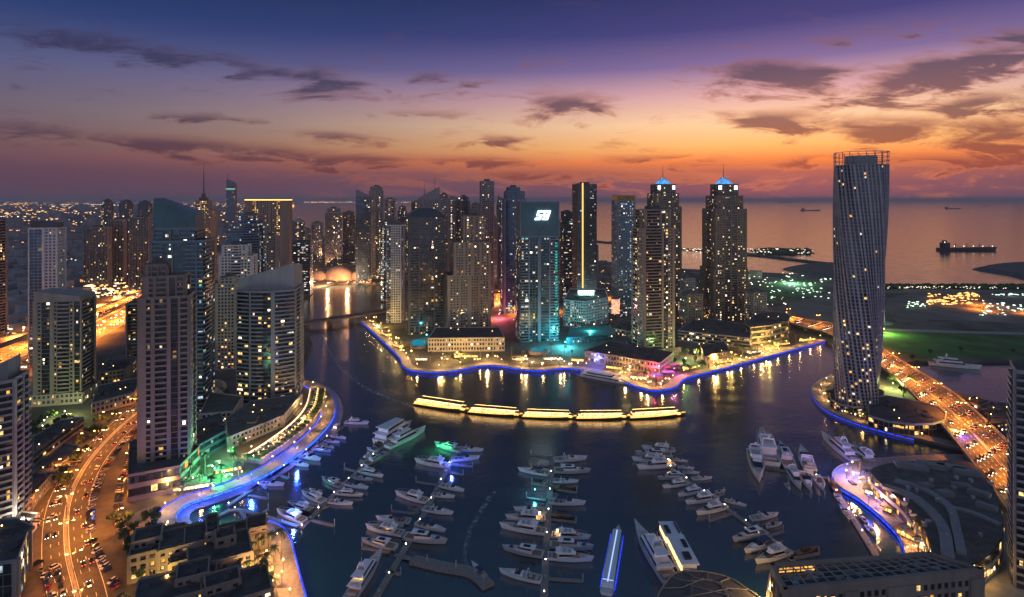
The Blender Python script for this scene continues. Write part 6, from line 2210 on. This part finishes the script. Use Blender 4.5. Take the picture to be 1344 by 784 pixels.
# coloured floodlights on short posts; the blue ones washing the promenades are added
fl = [((282, 628), (.08, 1.0, .25), 60000, 'green floodlight on the west promenade forecourt'), ((300, 604), (.3, 1.0, .55), 16000, 'pale green floodlight by the forecourt canopy'),
      ((575, 592), (.05, 1.0, .25), 9000, 'green floodlight at the outer end of the green-lit pontoon'), ((593, 613), (.08, .12, 1.0), 12000, 'blue floodlight on the green-lit pontoon'),
      ((1112, 622), (.06, .12, 1.0), 26000, 'blue floodlight over the yacht club steps'), ((385, 684), (.1, .25, 1.0), 9000, 'blue floodlight by the blue-lit yacht at the cove'),
      ((860, 494), (1.0, .08, .2), 40000, 'red floodlight over the lit terrace on the peninsula'), ((885, 492), (1.0, .15, .7), 24000, 'pink floodlight beside the red one'),
      ((784, 480), (.12, .15, 1.0), 26000, 'blue floodlight on the ferry landing'), ((702, 650), (.05, .6, .8), 5000, 'turquoise lamp between empty berths of the straight pontoon'),
      ((778, 408), (.6, 1.0, .95), 60000, 'white-green floodlight on the terrace of the hexagonal hotel block'), ((1160, 438), (.6, 1.0, .2), 90000, 'yellow-green floodlight at the foot of the sail mast'),
      ((1172, 512), (.8, 1.0, .3), 60000, 'yellow-green floodlight between the twisted tower and the bridge'), ((1262, 582), (.12, .05, 1.0), 50000, 'violet floodlight under the road bridge'),
      ((475, 772), (1.0, .6, .08), 14000, 'golden floodlight beside the glowing superyacht'), ((456, 375), (1.0, .45, .2), 500000, 'second orange floodlight before the arched shell pavilion'), ((430, 376), (1.0, .45, .18), 500000, 'orange floodlight before the arched shell pavilion'),
      ((350, 740), (1.0, .5, .15), 14000, 'orange lamp on the cove promenade'), ((370, 768), (1.0, .42, .14), 14000, 'second orange lamp on the cove promenade'), ((330, 770), (1.0, .6, .2), 9000, 'warm lamp in the cove garden'),
      ((208, 784), (1.0, .65, .15), 12000, 'yellow lamp in the lane beside the townhouses'), ((196, 745), (1.0, .65, .15), 10000, 'yellow lamp at the entrance of the roof-well townhouse'),
      ((1010, 792), (1.0, .55, .15), 26000, 'warm lamp at the corner of the near roof-deck block'), ((1290, 768), (1.0, .55, .1), 26000, 'warm lamp in the court beside the mall annex'),
      ((1150, 668), (1.0, .42, .14), 14000, 'orange lamp on the yacht club quay'), ((1185, 715), (1.0, .42, .14), 14000, 'second orange lamp on the yacht club quay'), ((1120, 636), (1.0, .5, .14), 14000, 'warm lamp at the yacht club entrance'),
      ((1255, 577), (1.0, .7, .15), 14000, 'yellow lamp before the glazed podium corner'), ((85, 550), (.8, 1.0, .3), 30000, 'yellow-green lamp at the foot of the sloping-roofed tower'),
      ((220, 650), (1.0, .5, .12), 16000, 'gold lamp under the brown mall canopy'), ((330, 598), (1.0, .6, .2), 12000, 'warm lamp at the near end of the restaurant terrace'), ((395, 540), (1.0, .6, .2), 12000, 'warm lamp at the far end of the restaurant terrace'),
      ((1010, 455), (1.0, .65, .15), 70000, 'golden lamp before the round-cornered restaurant'), ((960, 470), (1.0, .65, .15), 40000, 'golden lamp behind the palm-lined quay'),
      ((820, 490), (1.0, .6, .2), 30000, 'warm lamp on the brown podium forecourt'), ((600, 470), (1.0, .65, .15), 30000, 'golden lamp under the car park arcade'), ((500, 430), (1.0, .65, .15), 40000, 'golden lamp on the north-west quay'), ((520, 450), (1.0, .65, .2), 30000, 'golden lamp behind the north-west quay'),
      ((690, 475), (1.0, .6, .2), 30000, 'warm lamp in the garden before the sign tower'), ((30, 700), (1.0, .9, .7), 14000, 'white lamp in front of the low shop row'), ((120, 690), (1.0, .29, .035), 16000, 'orange lamp at the avenue junction'),
      ((560, 446), (.1, .8, .9), 12000, 'turquoise lamp beside the terrace pool'), ((775, 442), (.1, .9, .8), 24000, 'teal lamp over the teal-roofed pavilion'), ((1340, 660), (1.0, .8, .2), 20000, 'yellow lamp on the bridge stair'),
      ((912, 436), (.22, .16, 1.0), 220000, 'lilac floodlight at the foot of the domed twin standing clear'), ((742, 456), (.1, .9, 1.0), 110000, 'teal floodlight beside the sign-topped tower'),
      ((652, 398), (1.0, .3, .1), 160000, 'orange-red lamp beside the beach road'), ((655, 418), (1.0, .12, .2), 120000, 'red lamp over the inland street'), ((660, 408), (.3, 1.0, .2), 90000, 'green lamp over the inland street'),
      ((262, 664), (.03, .10, 1.0), 30000, 'added blue lamp washing the bend of the west promenade'), ((330, 636), (.03, .10, 1.0), 30000, 'added blue lamp washing the middle of the west promenade'), ((390, 600), (.03, .10, 1.0), 30000, 'added blue lamp washing the far part of the west promenade'),
      ((1140, 664), (.03, .08, 1.0), 12000, 'added blue lamp washing the yacht club quay'), ((400, 560), (1.0, .45, .15), 16000, 'amber lamp over the terrace planters'), ((360, 585), (1.0, .45, .15), 16000, 'second amber lamp over the terrace planters'),
      ((900, 478), (.5, 1.0, .25), 30000, 'green-white lamp in the green park'), ((912, 470), (1.0, .75, .3), 26000, 'warm lamp in the green park'), ((940, 478), (1.0, .55, .15), 40000, 'amber lamp among the palms of the long quay'), ((1000, 460), (1.0, .55, .15), 40000, 'amber lamp near the end of the long quay'),
      ((850, 503), (1.0, .55, .15), 26000, 'amber lamp on the round quay nose'), ((735, 478), (1.0, .55, .15), 22000, 'amber lamp in the palm garden'), ((640, 474), (1.0, .6, .2), 26000, 'amber lamp before the car park arcade'), ((580, 478), (1.0, .6, .2), 22000, 'amber lamp on the wavy quay'),
      ((540, 468), (1.0, .6, .2), 20000, 'warm lamp on the north-west quay corner'), ((1040, 372), (.5, 1.0, .7), 200000, 'green-white floodlight of the distant park')]
for i_, ((x, y), col_, pw, lb_) in enumerate(fl):
    over = (575, 592) == (x, y) or (593, 613) == (x, y) or (702, 650) == (x, y) or (475, 772) == (x, y) or (385, 684) == (x, y)
    z0 = .7 if over else ZL
    q = G(x, y, z0)
    r = thing('floodlight', lb_, 'floodlight', q)
    hgt = 3.2 if over else 6.0
    b = MB(); b.cone(0, 0, 0, hgt, .12, .08, 6); link('pole', b, M['metal'], r)
    b = MB(); b.ball(0, 0, hgt + .35, .45 * (1 if q.y < 600 else 1.8), 7, 5)
    mx = max(col_)
    link('lamp_head', b, emit('flood_lamp', tuple(c_ / mx for c_ in col_), 9), r)
    plight(r, (0, 0, hgt + (1.6 if q.y < 600 else 2.4)), col_, pw * (.75 if q.y < 600 else .8), .4)

# ------------------------------------------------------------------ trees
def leaf_crown(R_, n, seed, sq=.8, s=1.0, z=0):
    rn_ = random.Random(seed)
    b_ = MB()
    cl = [(rn_.uniform(-.6, .6) * R_, rn_.uniform(-.6, .6) * R_, rn_.uniform(-.45, .6) * R_ * sq, rn_.uniform(.35, .6) * R_) for _ in range(9)]
    for _ in range(n):
        cx_, cy2, cz, cr = rn_.choice(cl)
        d_ = Vector((rn_.gauss(0, 1), rn_.gauss(0, 1), rn_.gauss(0, 1))).normalized() * cr * rn_.uniform(.6, 1.05)
        p_ = Vector((cx_, cy2, cz + z)) + d_
        a_ = Vector((rn_.gauss(0, 1), rn_.gauss(0, 1), rn_.gauss(0, 1))).normalized()
        t_ = a_.orthogonal().normalized()
        e = a_.cross(t_)
        sz = s * rn_.uniform(.35, .75)
        b_.add([tuple(p_ + t_ * sz), tuple(p_ + e * sz * .7), tuple(p_ - t_ * sz), tuple(p_ - e * sz * .7)], [(0, 1, 2, 3)])
    return b_


tree_p = []
for k, (R_, h, sd_) in enumerate(((2.6, 3.4, 1), (3.3, 4.2, 2), (2.0, 2.8, 3))):
    r = thing('broadleaf_tree', 'leafy tree', 'tree', (0, 0, -900))
    b = MB(); b.cone(0, 0, 0, h, .25, .14, 6)
    for j in range(4):
        an = j * 1.6
        b.bar((0, 0, h * .7), (math.cos(an) * R_ * .5, math.sin(an) * R_ * .5, h + R_ * .3), .12)
    link('trunk', b, M['bark'], r)
    link('crown', leaf_crown(R_, 260, sd_, z=h + R_ * .35), M['leaf'], r)
    tree_p.append(r)
for k, h in enumerate((7.5, 9.5)):
    r = thing('palm_tree', 'palm', 'tree', (0, 0, -900))
    b = MB(); b.cone(0, 0, 0, h, .26, .16, 6); link('trunk', b, M['bark'], r)
    b = MB()
    rn_ = random.Random(k)
    for j in range(15):
        an = j * 2.4
        up_ = rn_.uniform(-.2, 1.0)
        prev = Vector((0, 0, h))
        ln = rn_.uniform(2.6, 3.4)
        seg = 4
        for s in range(1, seg + 1):
            t = s / seg
            p_ = Vector((math.cos(an) * ln * t, math.sin(an) * ln * t, h + up_ * t * 1.6 - t * t * 2.2))
            w = .42 * (1 - t * .7)
            sd2 = Vector((-math.sin(an), math.cos(an), 0)) * w
            b.add([tuple(prev - sd2), tuple(prev + sd2), tuple(p_ + sd2 * .8 - Vector((0, 0, .1))), tuple(p_ - sd2 * .8 - Vector((0, 0, .1)))], [(0, 1, 2, 3)])
            prev = p_
    link('crown', b, M['leaf2'], r)
    tree_p.append(r)
used_t = set()


def tree(kind, x, y, label, z=ZL, s=1.0, group='trees in the gardens and along the quays'):
    if kind not in used_t:
        r = tree_p[kind]
        used_t.add(kind)
    else:
        r = dup(tree_p[kind])
    r.location = (x, y, z)
    r.rotation_euler = (0, 0, random.uniform(0, 6))
    r.scale = (s, s, s * random.uniform(.85, 1.15))
    r['label'] = label
    r['group'] = group
    return r


tz = [('the garden before the sign tower', 'palm', [(668, 478), (685, 470), (715, 474), (735, 480), (705, 468), (750, 474), (672, 466), (725, 466), (694, 480), (742, 466)]),
      ('the brown podium forecourt', 'palm', [(790, 485), (805, 488), (820, 496), (838, 498), (850, 500), (862, 498), (872, 503), (846, 506), (830, 490), (860, 508)]),
      ('the green park beside the red-lit terrace', 'tree', [(890, 488), (898, 480), (905, 488), (894, 470), (912, 476), (902, 466), (885, 478), (915, 468), (922, 484)]),
      ('the palm-lined quay', 'palm', [(930, 484), (945, 480), (955, 477), (965, 474), (975, 470), (985, 467), (995, 464), (1005, 461), (1015, 458), (1025, 456), (1035, 453), (1045, 449), (938, 476), (970, 463), (1000, 456)]),
      ('the planted roof pavilion', 'tree', [(958, 456), (966, 458), (948, 452), (975, 452)]),
      ('the north-west quay', 'palm', [(484, 420), (492, 428), (500, 434), (508, 442), (516, 448), (524, 456), (534, 468), (548, 478), (566, 476), (584, 478), (530, 458), (545, 470), (604, 474), (630, 472), (646, 470)]),
      ('the street park beside the avenue', 'tree', [(70, 620), (82, 610), (92, 600), (100, 590), (108, 582), (118, 572), (126, 566), (84, 626), (96, 612), (112, 592), (124, 580), (134, 570), (76, 640), (90, 634), (130, 560), (142, 556), (150, 548), (102, 604)]),
      ('the corner garden below the sloping-roofed tower', 'tree', [(42, 568), (50, 562), (60, 556), (70, 552), (84, 556), (48, 576), (64, 566), (78, 562), (96, 558)]),
      ('the verge between parking strip and townhouses', 'tree', [(160, 700), (163, 712), (170, 722), (172, 736), (166, 690), (178, 750), (186, 764), (176, 700), (190, 690), (205, 684), (150, 690)]),
      ('the cove garden', 'palm', [(330, 735), (342, 728), (355, 722), (338, 752), (350, 760), (360, 748), (345, 775), (325, 760), (368, 735), (335, 785), (356, 790)]),
      ('the lane between the townhouses', 'tree', [(190, 716), (200, 706), (214, 700), (228, 706), (268, 708), (280, 704), (262, 776), (270, 784), (196, 758), (188, 738), (300, 706), (332, 706), (345, 700), (318, 736), (184, 722), (340, 716), (320, 690 + 12), (206, 690)]),
      ('the west promenade forecourt', 'palm', [(236, 640), (250, 632), (262, 640), (270, 622), (290, 634), (305, 622), (312, 630), (276, 646), (325, 615), (240, 652)]),
      ('the yacht club quay', 'palm', [(1128, 630), (1138, 638), (1150, 646), (1160, 654), (1170, 664), (1180, 676), (1190, 690), (1198, 704), (1204, 718), (1206, 732)]),
      ('the twisted tower quay', 'tree', [(1088, 524), (1094, 532), (1104, 540), (1116, 546), (1135, 552), (1155, 558), (1175, 562), (1210, 570), (1196, 505), (1185, 520), (1170, 505)]),
      ('the villa terrace lane', 'tree', [(305, 600), (318, 588), (340, 572), (364, 556), (250, 548), (256, 540), (296, 548), (262, 600), (272, 592), (300, 520), (318, 516), (236, 600)]),
      ('the shore of the side channel', 'tree', [(1180, 470), (1196, 474), (1205, 480), (1222, 466), (1262, 462), (1330, 464)])]
for zone, kd, pts in tz:
    for k, (x, y) in enumerate(pts):
        q = G(x + random.uniform(-1, 1), y + random.uniform(-.6, .6), ZL)
        kk = random.choice((3, 4)) if kd == 'palm' else random.choice((0, 1, 2))
        tree(kk, q.x, q.y, '%s, %s counted through %s' % ('palm with drooping fronds' if kd == 'palm' else 'dark leafy tree', ORD[k], zone), s=random.uniform(1.1, 1.55) if kd == 'palm' else random.uniform(.9, 1.3))
# distant tree belt and shore planting too dense to count
b = MB()
rn = random.Random(8)
for _ in range(240):
    x_, y_ = rn.uniform(1160, 1344), rn.uniform(376.5, 380)
    q = G(x_, y_, ZL)
    b.ball(q.x, q.y, ZL + 3, rn.uniform(3, 7), 6, 4, .8)
for _ in range(60):
    q = G(rn.uniform(990, 1064), rn.uniform(327, 333), 4)
    b.ball(q.x, q.y, 5, rn.uniform(5, 12), 6, 4, .6)
tag(link('shore_undergrowth', b, M['leaf']), kind='stuff')

# ------------------------------------------------------------------ street cafes: parasols and little lamps in the lit gardens
glow = [('the car park arcade', [(585, 474), (600, 471), (612, 472), (640, 470), (652, 470), (625, 474)], 'bulb_y'), ('the brown podium forecourt', [(796, 480), (808, 484), (815, 492), (826, 488), (834, 500), (842, 494), (852, 504), (866, 506), (856, 496), (876, 500)], 'bulb_y'),
        ('the palm-lined quay', [(940, 484), (952, 474), (962, 480), (972, 474), (982, 472), (990, 462), (1000, 466), (1010, 462), (1020, 460), (1030, 450), (958, 466), (966, 468)], 'bulb_y'),
        ('the garden before the sign tower', [(676, 474), (690, 474), (700, 478), (712, 480), (722, 474), (735, 474), (748, 480), (758, 478)], 'bulb_w'), ('the north-west quay', [(488, 424), (496, 432), (504, 438), (512, 446), (520, 452), (528, 462), (492, 418), (510, 436), (522, 446)], 'bulb_y'),
        ('the west promenade forecourt', [(232, 648), (246, 638), (258, 630), (268, 634), (280, 640), (292, 622), (300, 628), (310, 618), (286, 610), (275, 616)], 'bulb_w'), ('the cove garden', [(335, 744), (348, 736), (352, 752), (362, 764), (340, 764), (330, 778), (352, 780)], 'bulb_y'),
        ('the yacht club quay', [(1124, 626), (1132, 632), (1144, 640), (1154, 648), (1164, 660), (1174, 668), (1184, 682), (1194, 694), (1200, 712), (1208, 724), (1196, 724), (1142, 634)], 'bulb_y'),
        ('the twisted tower quay', [(1084, 520), (1090, 530), (1098, 534), (1108, 542), (1126, 548), (1146, 556), (1166, 560), (1186, 566), (1206, 572)], 'bulb_y'),
        ('the foot of the sloping-roofed tower', [(44, 560), (54, 556), (66, 550), (76, 556), (90, 548), (60, 562), (100, 552)], 'bulb_w'),
        ('the townhouse lane', [(186, 756), (192, 766), (198, 776), (204, 770), (180, 744), (196, 784)], 'bulb_y')]
M['pav_gold'] = emit('pavilion_gold_glass', (1.0, .52, .12), 2.0, .9, inner=True, sample=True)
M['pav_white'] = emit('pavilion_white_glass', (1.0, .78, .45), 1.8, .9, inner=True, sample=True)
for zone, pts, mm in glow:
    for k, (x, y) in enumerate(pts):
        q = G(x, y, ZL)
        lb_ = 'cream parasol with a lamp beneath, %s counted through %s' % (ORD[k], zone)
        r = thing('lit_parasol', lb_, 'parasol', (q.x, q.y, ZL + .06), k * .7, 'lit parasols of the quayside cafes')
        s_ = 1.0 if q.y < 500 else 1.35
        b = MB(); b.cone(0, 0, 0, 2.9, .06, .05, 5); link('pole', b, M['metal'], r)
        b = MB(); b.cone(0, 0, 2.4, 3.1, 1.9, .05, 8); link('canopy', b, M['cream'], r)
        b = MB(); b.ball(1.9, 0, 2.1, .42 * s_, 6, 4); b.ball(-1.4, 1.3, 2.0, .34 * s_, 6, 4); link('lamp', b, M[mm], r)
# small glazed pavilions of the quayside restaurants
for i_, (x, y, an_, w_, lb_) in enumerate(((494, 428, -52, 13, 'first pavilion down the north-west quay'), (507, 440, -50, 15, 'second pavilion down the north-west quay'), (522, 455, -48, 14, 'third pavilion down the north-west quay'), (553, 473, 0, 12, 'pavilion on the bulge of the north-west quay'),
        (612, 469, 0, 26, 'long pavilion beneath the car park arcade'), (680, 473, -12, 12, 'pavilion at the edge of the palm garden'), (722, 472, 5, 14, 'pavilion in the middle of the palm garden'), (758, 474, -12, 13, 'pavilion beside the ferry berth'),
        (806, 484, -25, 15, 'first pavilion on the brown podium forecourt'), (838, 497, -22, 15, 'second pavilion on the brown podium forecourt'), (905, 484, 28, 13, 'pavilion in the green park'), (950, 476, 24, 16, 'first pavilion along the long quay'),
        (990, 463, 24, 16, 'second pavilion along the long quay'), (1025, 453, 26, 16, 'third pavilion along the long quay'), (1060, 447, 18, 18, 'golden boathouse at the bridge end of the long quay'),
        (258, 640, 22, 14, 'first pavilion of the west forecourt'), (300, 618, 26, 15, 'second pavilion of the west forecourt'), (346, 745, -50, 10, 'pavilion in the cove garden'),
        (1150, 650, -40, 11, 'first pavilion on the yacht club quay'), (1176, 674, -48, 11, 'second pavilion on the yacht club quay'), (1196, 706, -60, 11, 'third pavilion on the yacht club quay'))):
    q = G(x, y, ZL)
    r = thing('quay_pavilion', 'low glass-fronted %s' % lb_, 'pavilion', (q.x, q.y, ZL), math.radians(an_), 'glazed pavilions of the quays')
    b = MB(); b.box(-w_ / 2, w_ / 2, -3.2, 3.2, 0, 3.2); link('lit_glass', b, M['pav_gold' if i_ % 3 else 'pav_white'], r)
    b = MB(); b.box(-w_ / 2 - 1.3, w_ / 2 + 1.3, -4.4, 4.4, 3.2, 3.7); link('roof', b, M['brown' if i_ % 2 else 'roof2'], r)
    b = MB()
    n_ = int(w_ / 2)
    for j in range(n_ + 1):
        for s_ in (-1, 1):
            xx = -w_ / 2 + j * w_ / n_
            b.box(xx - .14, xx + .14, s_ * 3.3 - .12, s_ * 3.3 + .12, 0, 3.2)
    b.box(-w_ / 2, w_ / 2, -3.45, -3.22, 0, .9)
    link('frame', b, M['dark'], r)
# red and pink lit terrace canopy on the peninsula
for i_, (x, y, cc) in enumerate(((858, 491, (1, .05, .12)), (872, 487, (1, .08, .25)), (886, 483, (.95, .06, .4)), (862, 497, (.3, .2, 1)), (877, 493, (1, .2, .9)))):
    q = G(x, y, ZL)
    r = thing('lit_canopy', '%s-lit striped terrace canopy beside the pale slab tower' % ('red', 'crimson', 'magenta', 'violet', 'pink')[i_], 'canopy', q, .15)
    b = MB()
    for j in range(6):
        b.box(-8 + j * 2.8, -6 + j * 2.8, -4, 4, 3.8, 4.1)
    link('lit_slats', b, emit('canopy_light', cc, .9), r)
    r.scale = (.7, .7, 1)
    b = MB()
    for sx in (-8, 8):
        for sy in (-4, 4):
            b.cone(sx, sy, 0, 3.8, .15, .15, 5)
    b.box(-8.2, 8.4, -4.1, -3.9, 3.5, 3.8); b.box(-8.2, 8.4, 3.9, 4.1, 3.5, 3.8)
    link('frame', b, M['metal'], r)
# gold-lit cornice of the round restaurant
q = [G(x, y, 20) for x, y in ((982, 440), (984, 452), (1008, 449), (1033, 443))]
# big lit billboard beside the peninsula road
q = G(810, 410, ZL)
r = thing('billboard', 'orange-lit upright billboard behind the pale slab tower', 'billboard', (G(808, 420, ZL).x, G(808, 420, ZL).y, ZL))
b = MB(); b.box(-6, 6, -.4, .4, 9, 30); link('panel', b, emit('billboard_light', (1.0, .42, .25), 1.1, .6, inner=True), r)
b = MB(); b.box(-1, 1, -.3, .3, 0, 9); link('post', b, M['metal'], r)

# ------------------------------------------------------------------ cars
CARC = [('white', (.75, .75, .76)), ('silver', (.42, .43, .45)), ('black', (.015, .015, .018)), ('dark grey', (.07, .07, .08)), ('red', (.28, .02, .015)), ('beige', (.42, .36, .28)), ('blue', (.03, .06, .2))]
paint = {}
for n_, c_ in CARC:
    m_ = mat('car_paint_' + n_.replace(' ', '_'), c_, .25, .2 if n_ != 'white' else 0, var=0)
    m_.node_tree.nodes['Principled BSDF'].inputs['Coat Weight'].default_value = .6
    paint[n_] = m_
M['tyre'] = mat('tyre_rubber', (.015, .015, .015), .8, var=0)


def car_meshes(suv):
    b_ = MB()
    h1, h2 = (.95, 1.75) if suv else (.85, 1.42)
    xs = [(-2.25, .55, h1 * .9, .80), (-2.1, .3, h1, .9), (-1.0, .28, h1, .92), (1.0, .28, h1, .92), (1.9, .3, h1 * .88, .9), (2.25, .45, h1 * .7, .78)]
    vs = []
    for x, z0, z1, w in xs:
        vs += [(x, -w, z0), (x, -w, z1 * .75), (x, -w * .9, z1), (x, w * .9, z1), (x, w, z1 * .75), (x, w, z0)]
    k = 6
    b_.add(vs, [(i * k + j, (i + 1) * k + j, (i + 1) * k + (j + 1) % k, i * k + (j + 1) % k) for i in range(5) for j in range(k)] + [tuple(range(5, -1, -1)), tuple(range(30, 36))])
    xr = (-1.45 if suv else -.95, .55)
    b_.add([(xr[0], -.62, h2), (xr[1], -.62, h2), (xr[1], .62, h2), (xr[0], .62, h2), (xr[0], -.62, h2 - .05), (xr[1], -.62, h2 - .05), (xr[1], .62, h2 - .05), (xr[0], .62, h2 - .05)],
           [(0, 1, 2, 3), (0, 4, 5, 1), (1, 5, 6, 2), (2, 6, 7, 3), (3, 7, 4, 0)])
    g = MB()
    x0, x1 = (-2.0, 1.25) if suv else (-1.75, 1.3)
    g.add([(x0, -.82, h1), (x1, -.82, h1), (x1, .82, h1), (x0, .82, h1), (xr[0], -.63, h2 - .03), (xr[1], -.63, h2 - .03), (xr[1], .63, h2 - .03), (xr[0], .63, h2 - .03)],
          [(4, 5, 6, 7), (0, 1, 5, 4), (1, 2, 6, 5), (2, 3, 7, 6), (3, 0, 4, 7)])
    w = MB()
    n = 10
    vs = []
    for y in (-.11, .11):
        vs += [(.33 * math.cos(2 * PI * i / n), y, .33 + .33 * math.sin(2 * PI * i / n)) for i in range(n)]
    w.add(vs, [(i, (i + 1) % n, n + (i + 1) % n, n + i) for i in range(n)] + [tuple(reversed(range(n))), tuple(range(n, 2 * n))])
    return b_, g, w


cm = {s: tuple(x.mesh('car_' + n_) for x, n_ in zip(car_meshes(s), ('body', 'glass', 'wheel'))) for s in (False, True)}
hl = MB(); hl.box(2.15, 2.33, -.16, .16, .5, .72); HLm = hl.mesh('headlight'); HLm.materials.append(M['headlight'])
tl = MB(); tl.box(-2.33, -2.2, -.18, .18, .6, .8); TLm = tl.mesh('taillight'); TLm.materials.append(M['taillight'])
for s in cm:
    cm[s][1].materials.append(M['tint'])
    cm[s][2].materials.append(M['tyre'])
body_m = {}
for s in cm:
    for n_ in paint:
        me = cm[s][0].copy()
        me.materials.append(paint[n_])
        body_m[(s, n_)] = me


def ob(name, me, parent, loc=None):
    o = bpy.data.objects.new(name, me)
    COL.objects.link(o)
    o.parent = parent
    if loc:
        o.location = loc
    return o


def car(label, loc, rz, group, lit=False, wheels=True, col=None, scale=1.0, beam=False):
    s = random.random() < .45
    n_ = col or random.choices([c[0] for c in CARC], [5, 4, 4, 3, 1, 1, 1])[0]
    r = thing('car' if not lit else 'car', (n_ + (' off-road car' if s else ' saloon car')) + label, 'car', loc, rz, group)
    ob('body', body_m[(s, n_)], r)
    ob('window_glass', cm[s][1], r)
    if wheels:
        for x in (-1.35, 1.4):
            for y in (-.82, .82):
                ob('wheel', cm[s][2], r, (x, y, 0))
    if lit:
        for y in (-.62, .62):
            ob('headlight', HLm, r, (0, y, 0))
            ob('taillight', TLm, r, (0, y, 0))
    r.scale = (scale,) * 3
    return r


# parked
k = 0
for q, an in along(side_e, 3.0, 6.5):
    k += 1
    if k % 14 in (0, 1) or random.random() < .3 or q.y < 200:
        continue
    car(', %s from the camera, inner kerbside parking row' % ORD[min(k, 138)], (q.x, q.y, RD + .01), an + PI / 2 + .5, 'parked cars')
    if k > 90:
        break
k = 0
for q, an in along(side_e, 3.0, -6.5):
    k += 1
    if random.random() < .45 or q.y < 200:
        continue
    car(', %s from the camera, outer kerbside parking row' % ORD[min(k, 138)], (q.x, q.y, RD + .01), an - PI / 2 - .4, 'parked cars')
    if k > 100:
        break
k = 0
for x, y in [(55, 748), (58, 756), (61, 764), (64, 772), (67, 780), (72, 745), (75, 753), (78, 761), (80, 770), (83, 779), (50, 740), (92, 612), (88, 628), (78, 640), (76, 655), (74, 662), (70, 678), (48, 692), (40, 688), (52, 685), (44, 680), (100, 598), (110, 590), (105, 604)]:
    q = G(x, y, RD)
    car(', %s counted along the service road parking' % ORD[k], (q.x, q.y, RD + .01), random.choice((1.1, 1.9, 2.2)), 'parked cars')
    k += 1
# moving along the avenue in four lanes
for o, dir_, nm in ((-8, 1, 'kerb lane heading away'), (-4.8, 1, 'inner lane heading away'), (4.8, -1, 'inner lane heading towards the camera'), (8, -1, 'kerb lane heading towards the camera')):
    k = 0
    for q, an in along(avenue, 20, o):
        if q.y < 215 or random.random() < .3:
            continue
        k += 1
        car(', %s counted in the avenue %s' % (ORD[k - 1], nm), (q.x, q.y, RD + .02), an if dir_ > 0 else an + PI, 'cars driving on the avenue', lit=True, wheels=False)
# bridge lanes
for li, t in enumerate((.14, .24, .34, .44, .56, .66, .76, .86)):
    pth = [a.lerp(b_, t) for a, b_ in zip(A_, B_)]
    k = 0
    rs = resample(pth, 22)
    for i in range(len(rs) - 1):
        q = rs[i]
        if q.y > 900 or random.random() < .25 or q.x > q.y * .92:
            continue
        an = math.atan2(rs[i + 1].y - q.y, rs[i + 1].x - q.x)
        k += 1
        car(', %s from the far end, bridge lane %s from the marina' % (ORD[k - 1], ORD[li]), (q.x, q.y, BZ + .03), an if t < .5 else an + PI, 'cars driving on the bridge', lit=True, wheels=False, scale=1.15)
# highway: a stream of far traffic nobody could count
Bb, Bh, Bt = MB(), MB(), MB()
for li, o in enumerate((-38, -34, -30, -18, -14, -10, 10, 14, 18, 30, 34, 38)):
    for q, an in along(highway, 26, o):
        if random.random() < .25:
            continue
        jx = random.uniform(-6, 6)
        uu = (math.cos(an), math.sin(an))
        nn_ = (uu[1], -uu[0])
        og = (q.x + uu[0] * jx, q.y + uu[1] * jx)
        Bb.obox(og, uu, nn_, -2.4, 2.4, -.95, .95, RD + .3, RD + 1.0)
        Bb.obox(og, uu, nn_, -1.2, 1.3, -.8, .8, RD + 1.0, RD + 1.6)
        f_, b2 = (Bh, Bt) if o > 0 else (Bt, Bh)
        for sd_ in (-.65, .65):
            f_.obox(og, uu, nn_, 2.4, 2.7, sd_ - .28, sd_ + .28, RD + .5, RD + 1.0)
            b2.obox(og, uu, nn_, -2.7, -2.4, sd_ - .28, sd_ + .28, RD + .5, RD + 1.0)
r = thing('highway_traffic', 'dense stream of small cars with their lights on along the highway', 'traffic')
link('car_bodies', Bb, paint['silver'], r)['kind'] = 'stuff'
link('headlights', Bh, M['headlight'], r)['kind'] = 'stuff'
link('taillights', Bt, M['taillight'], r)['kind'] = 'stuff'
r['kind'] = 'stuff'
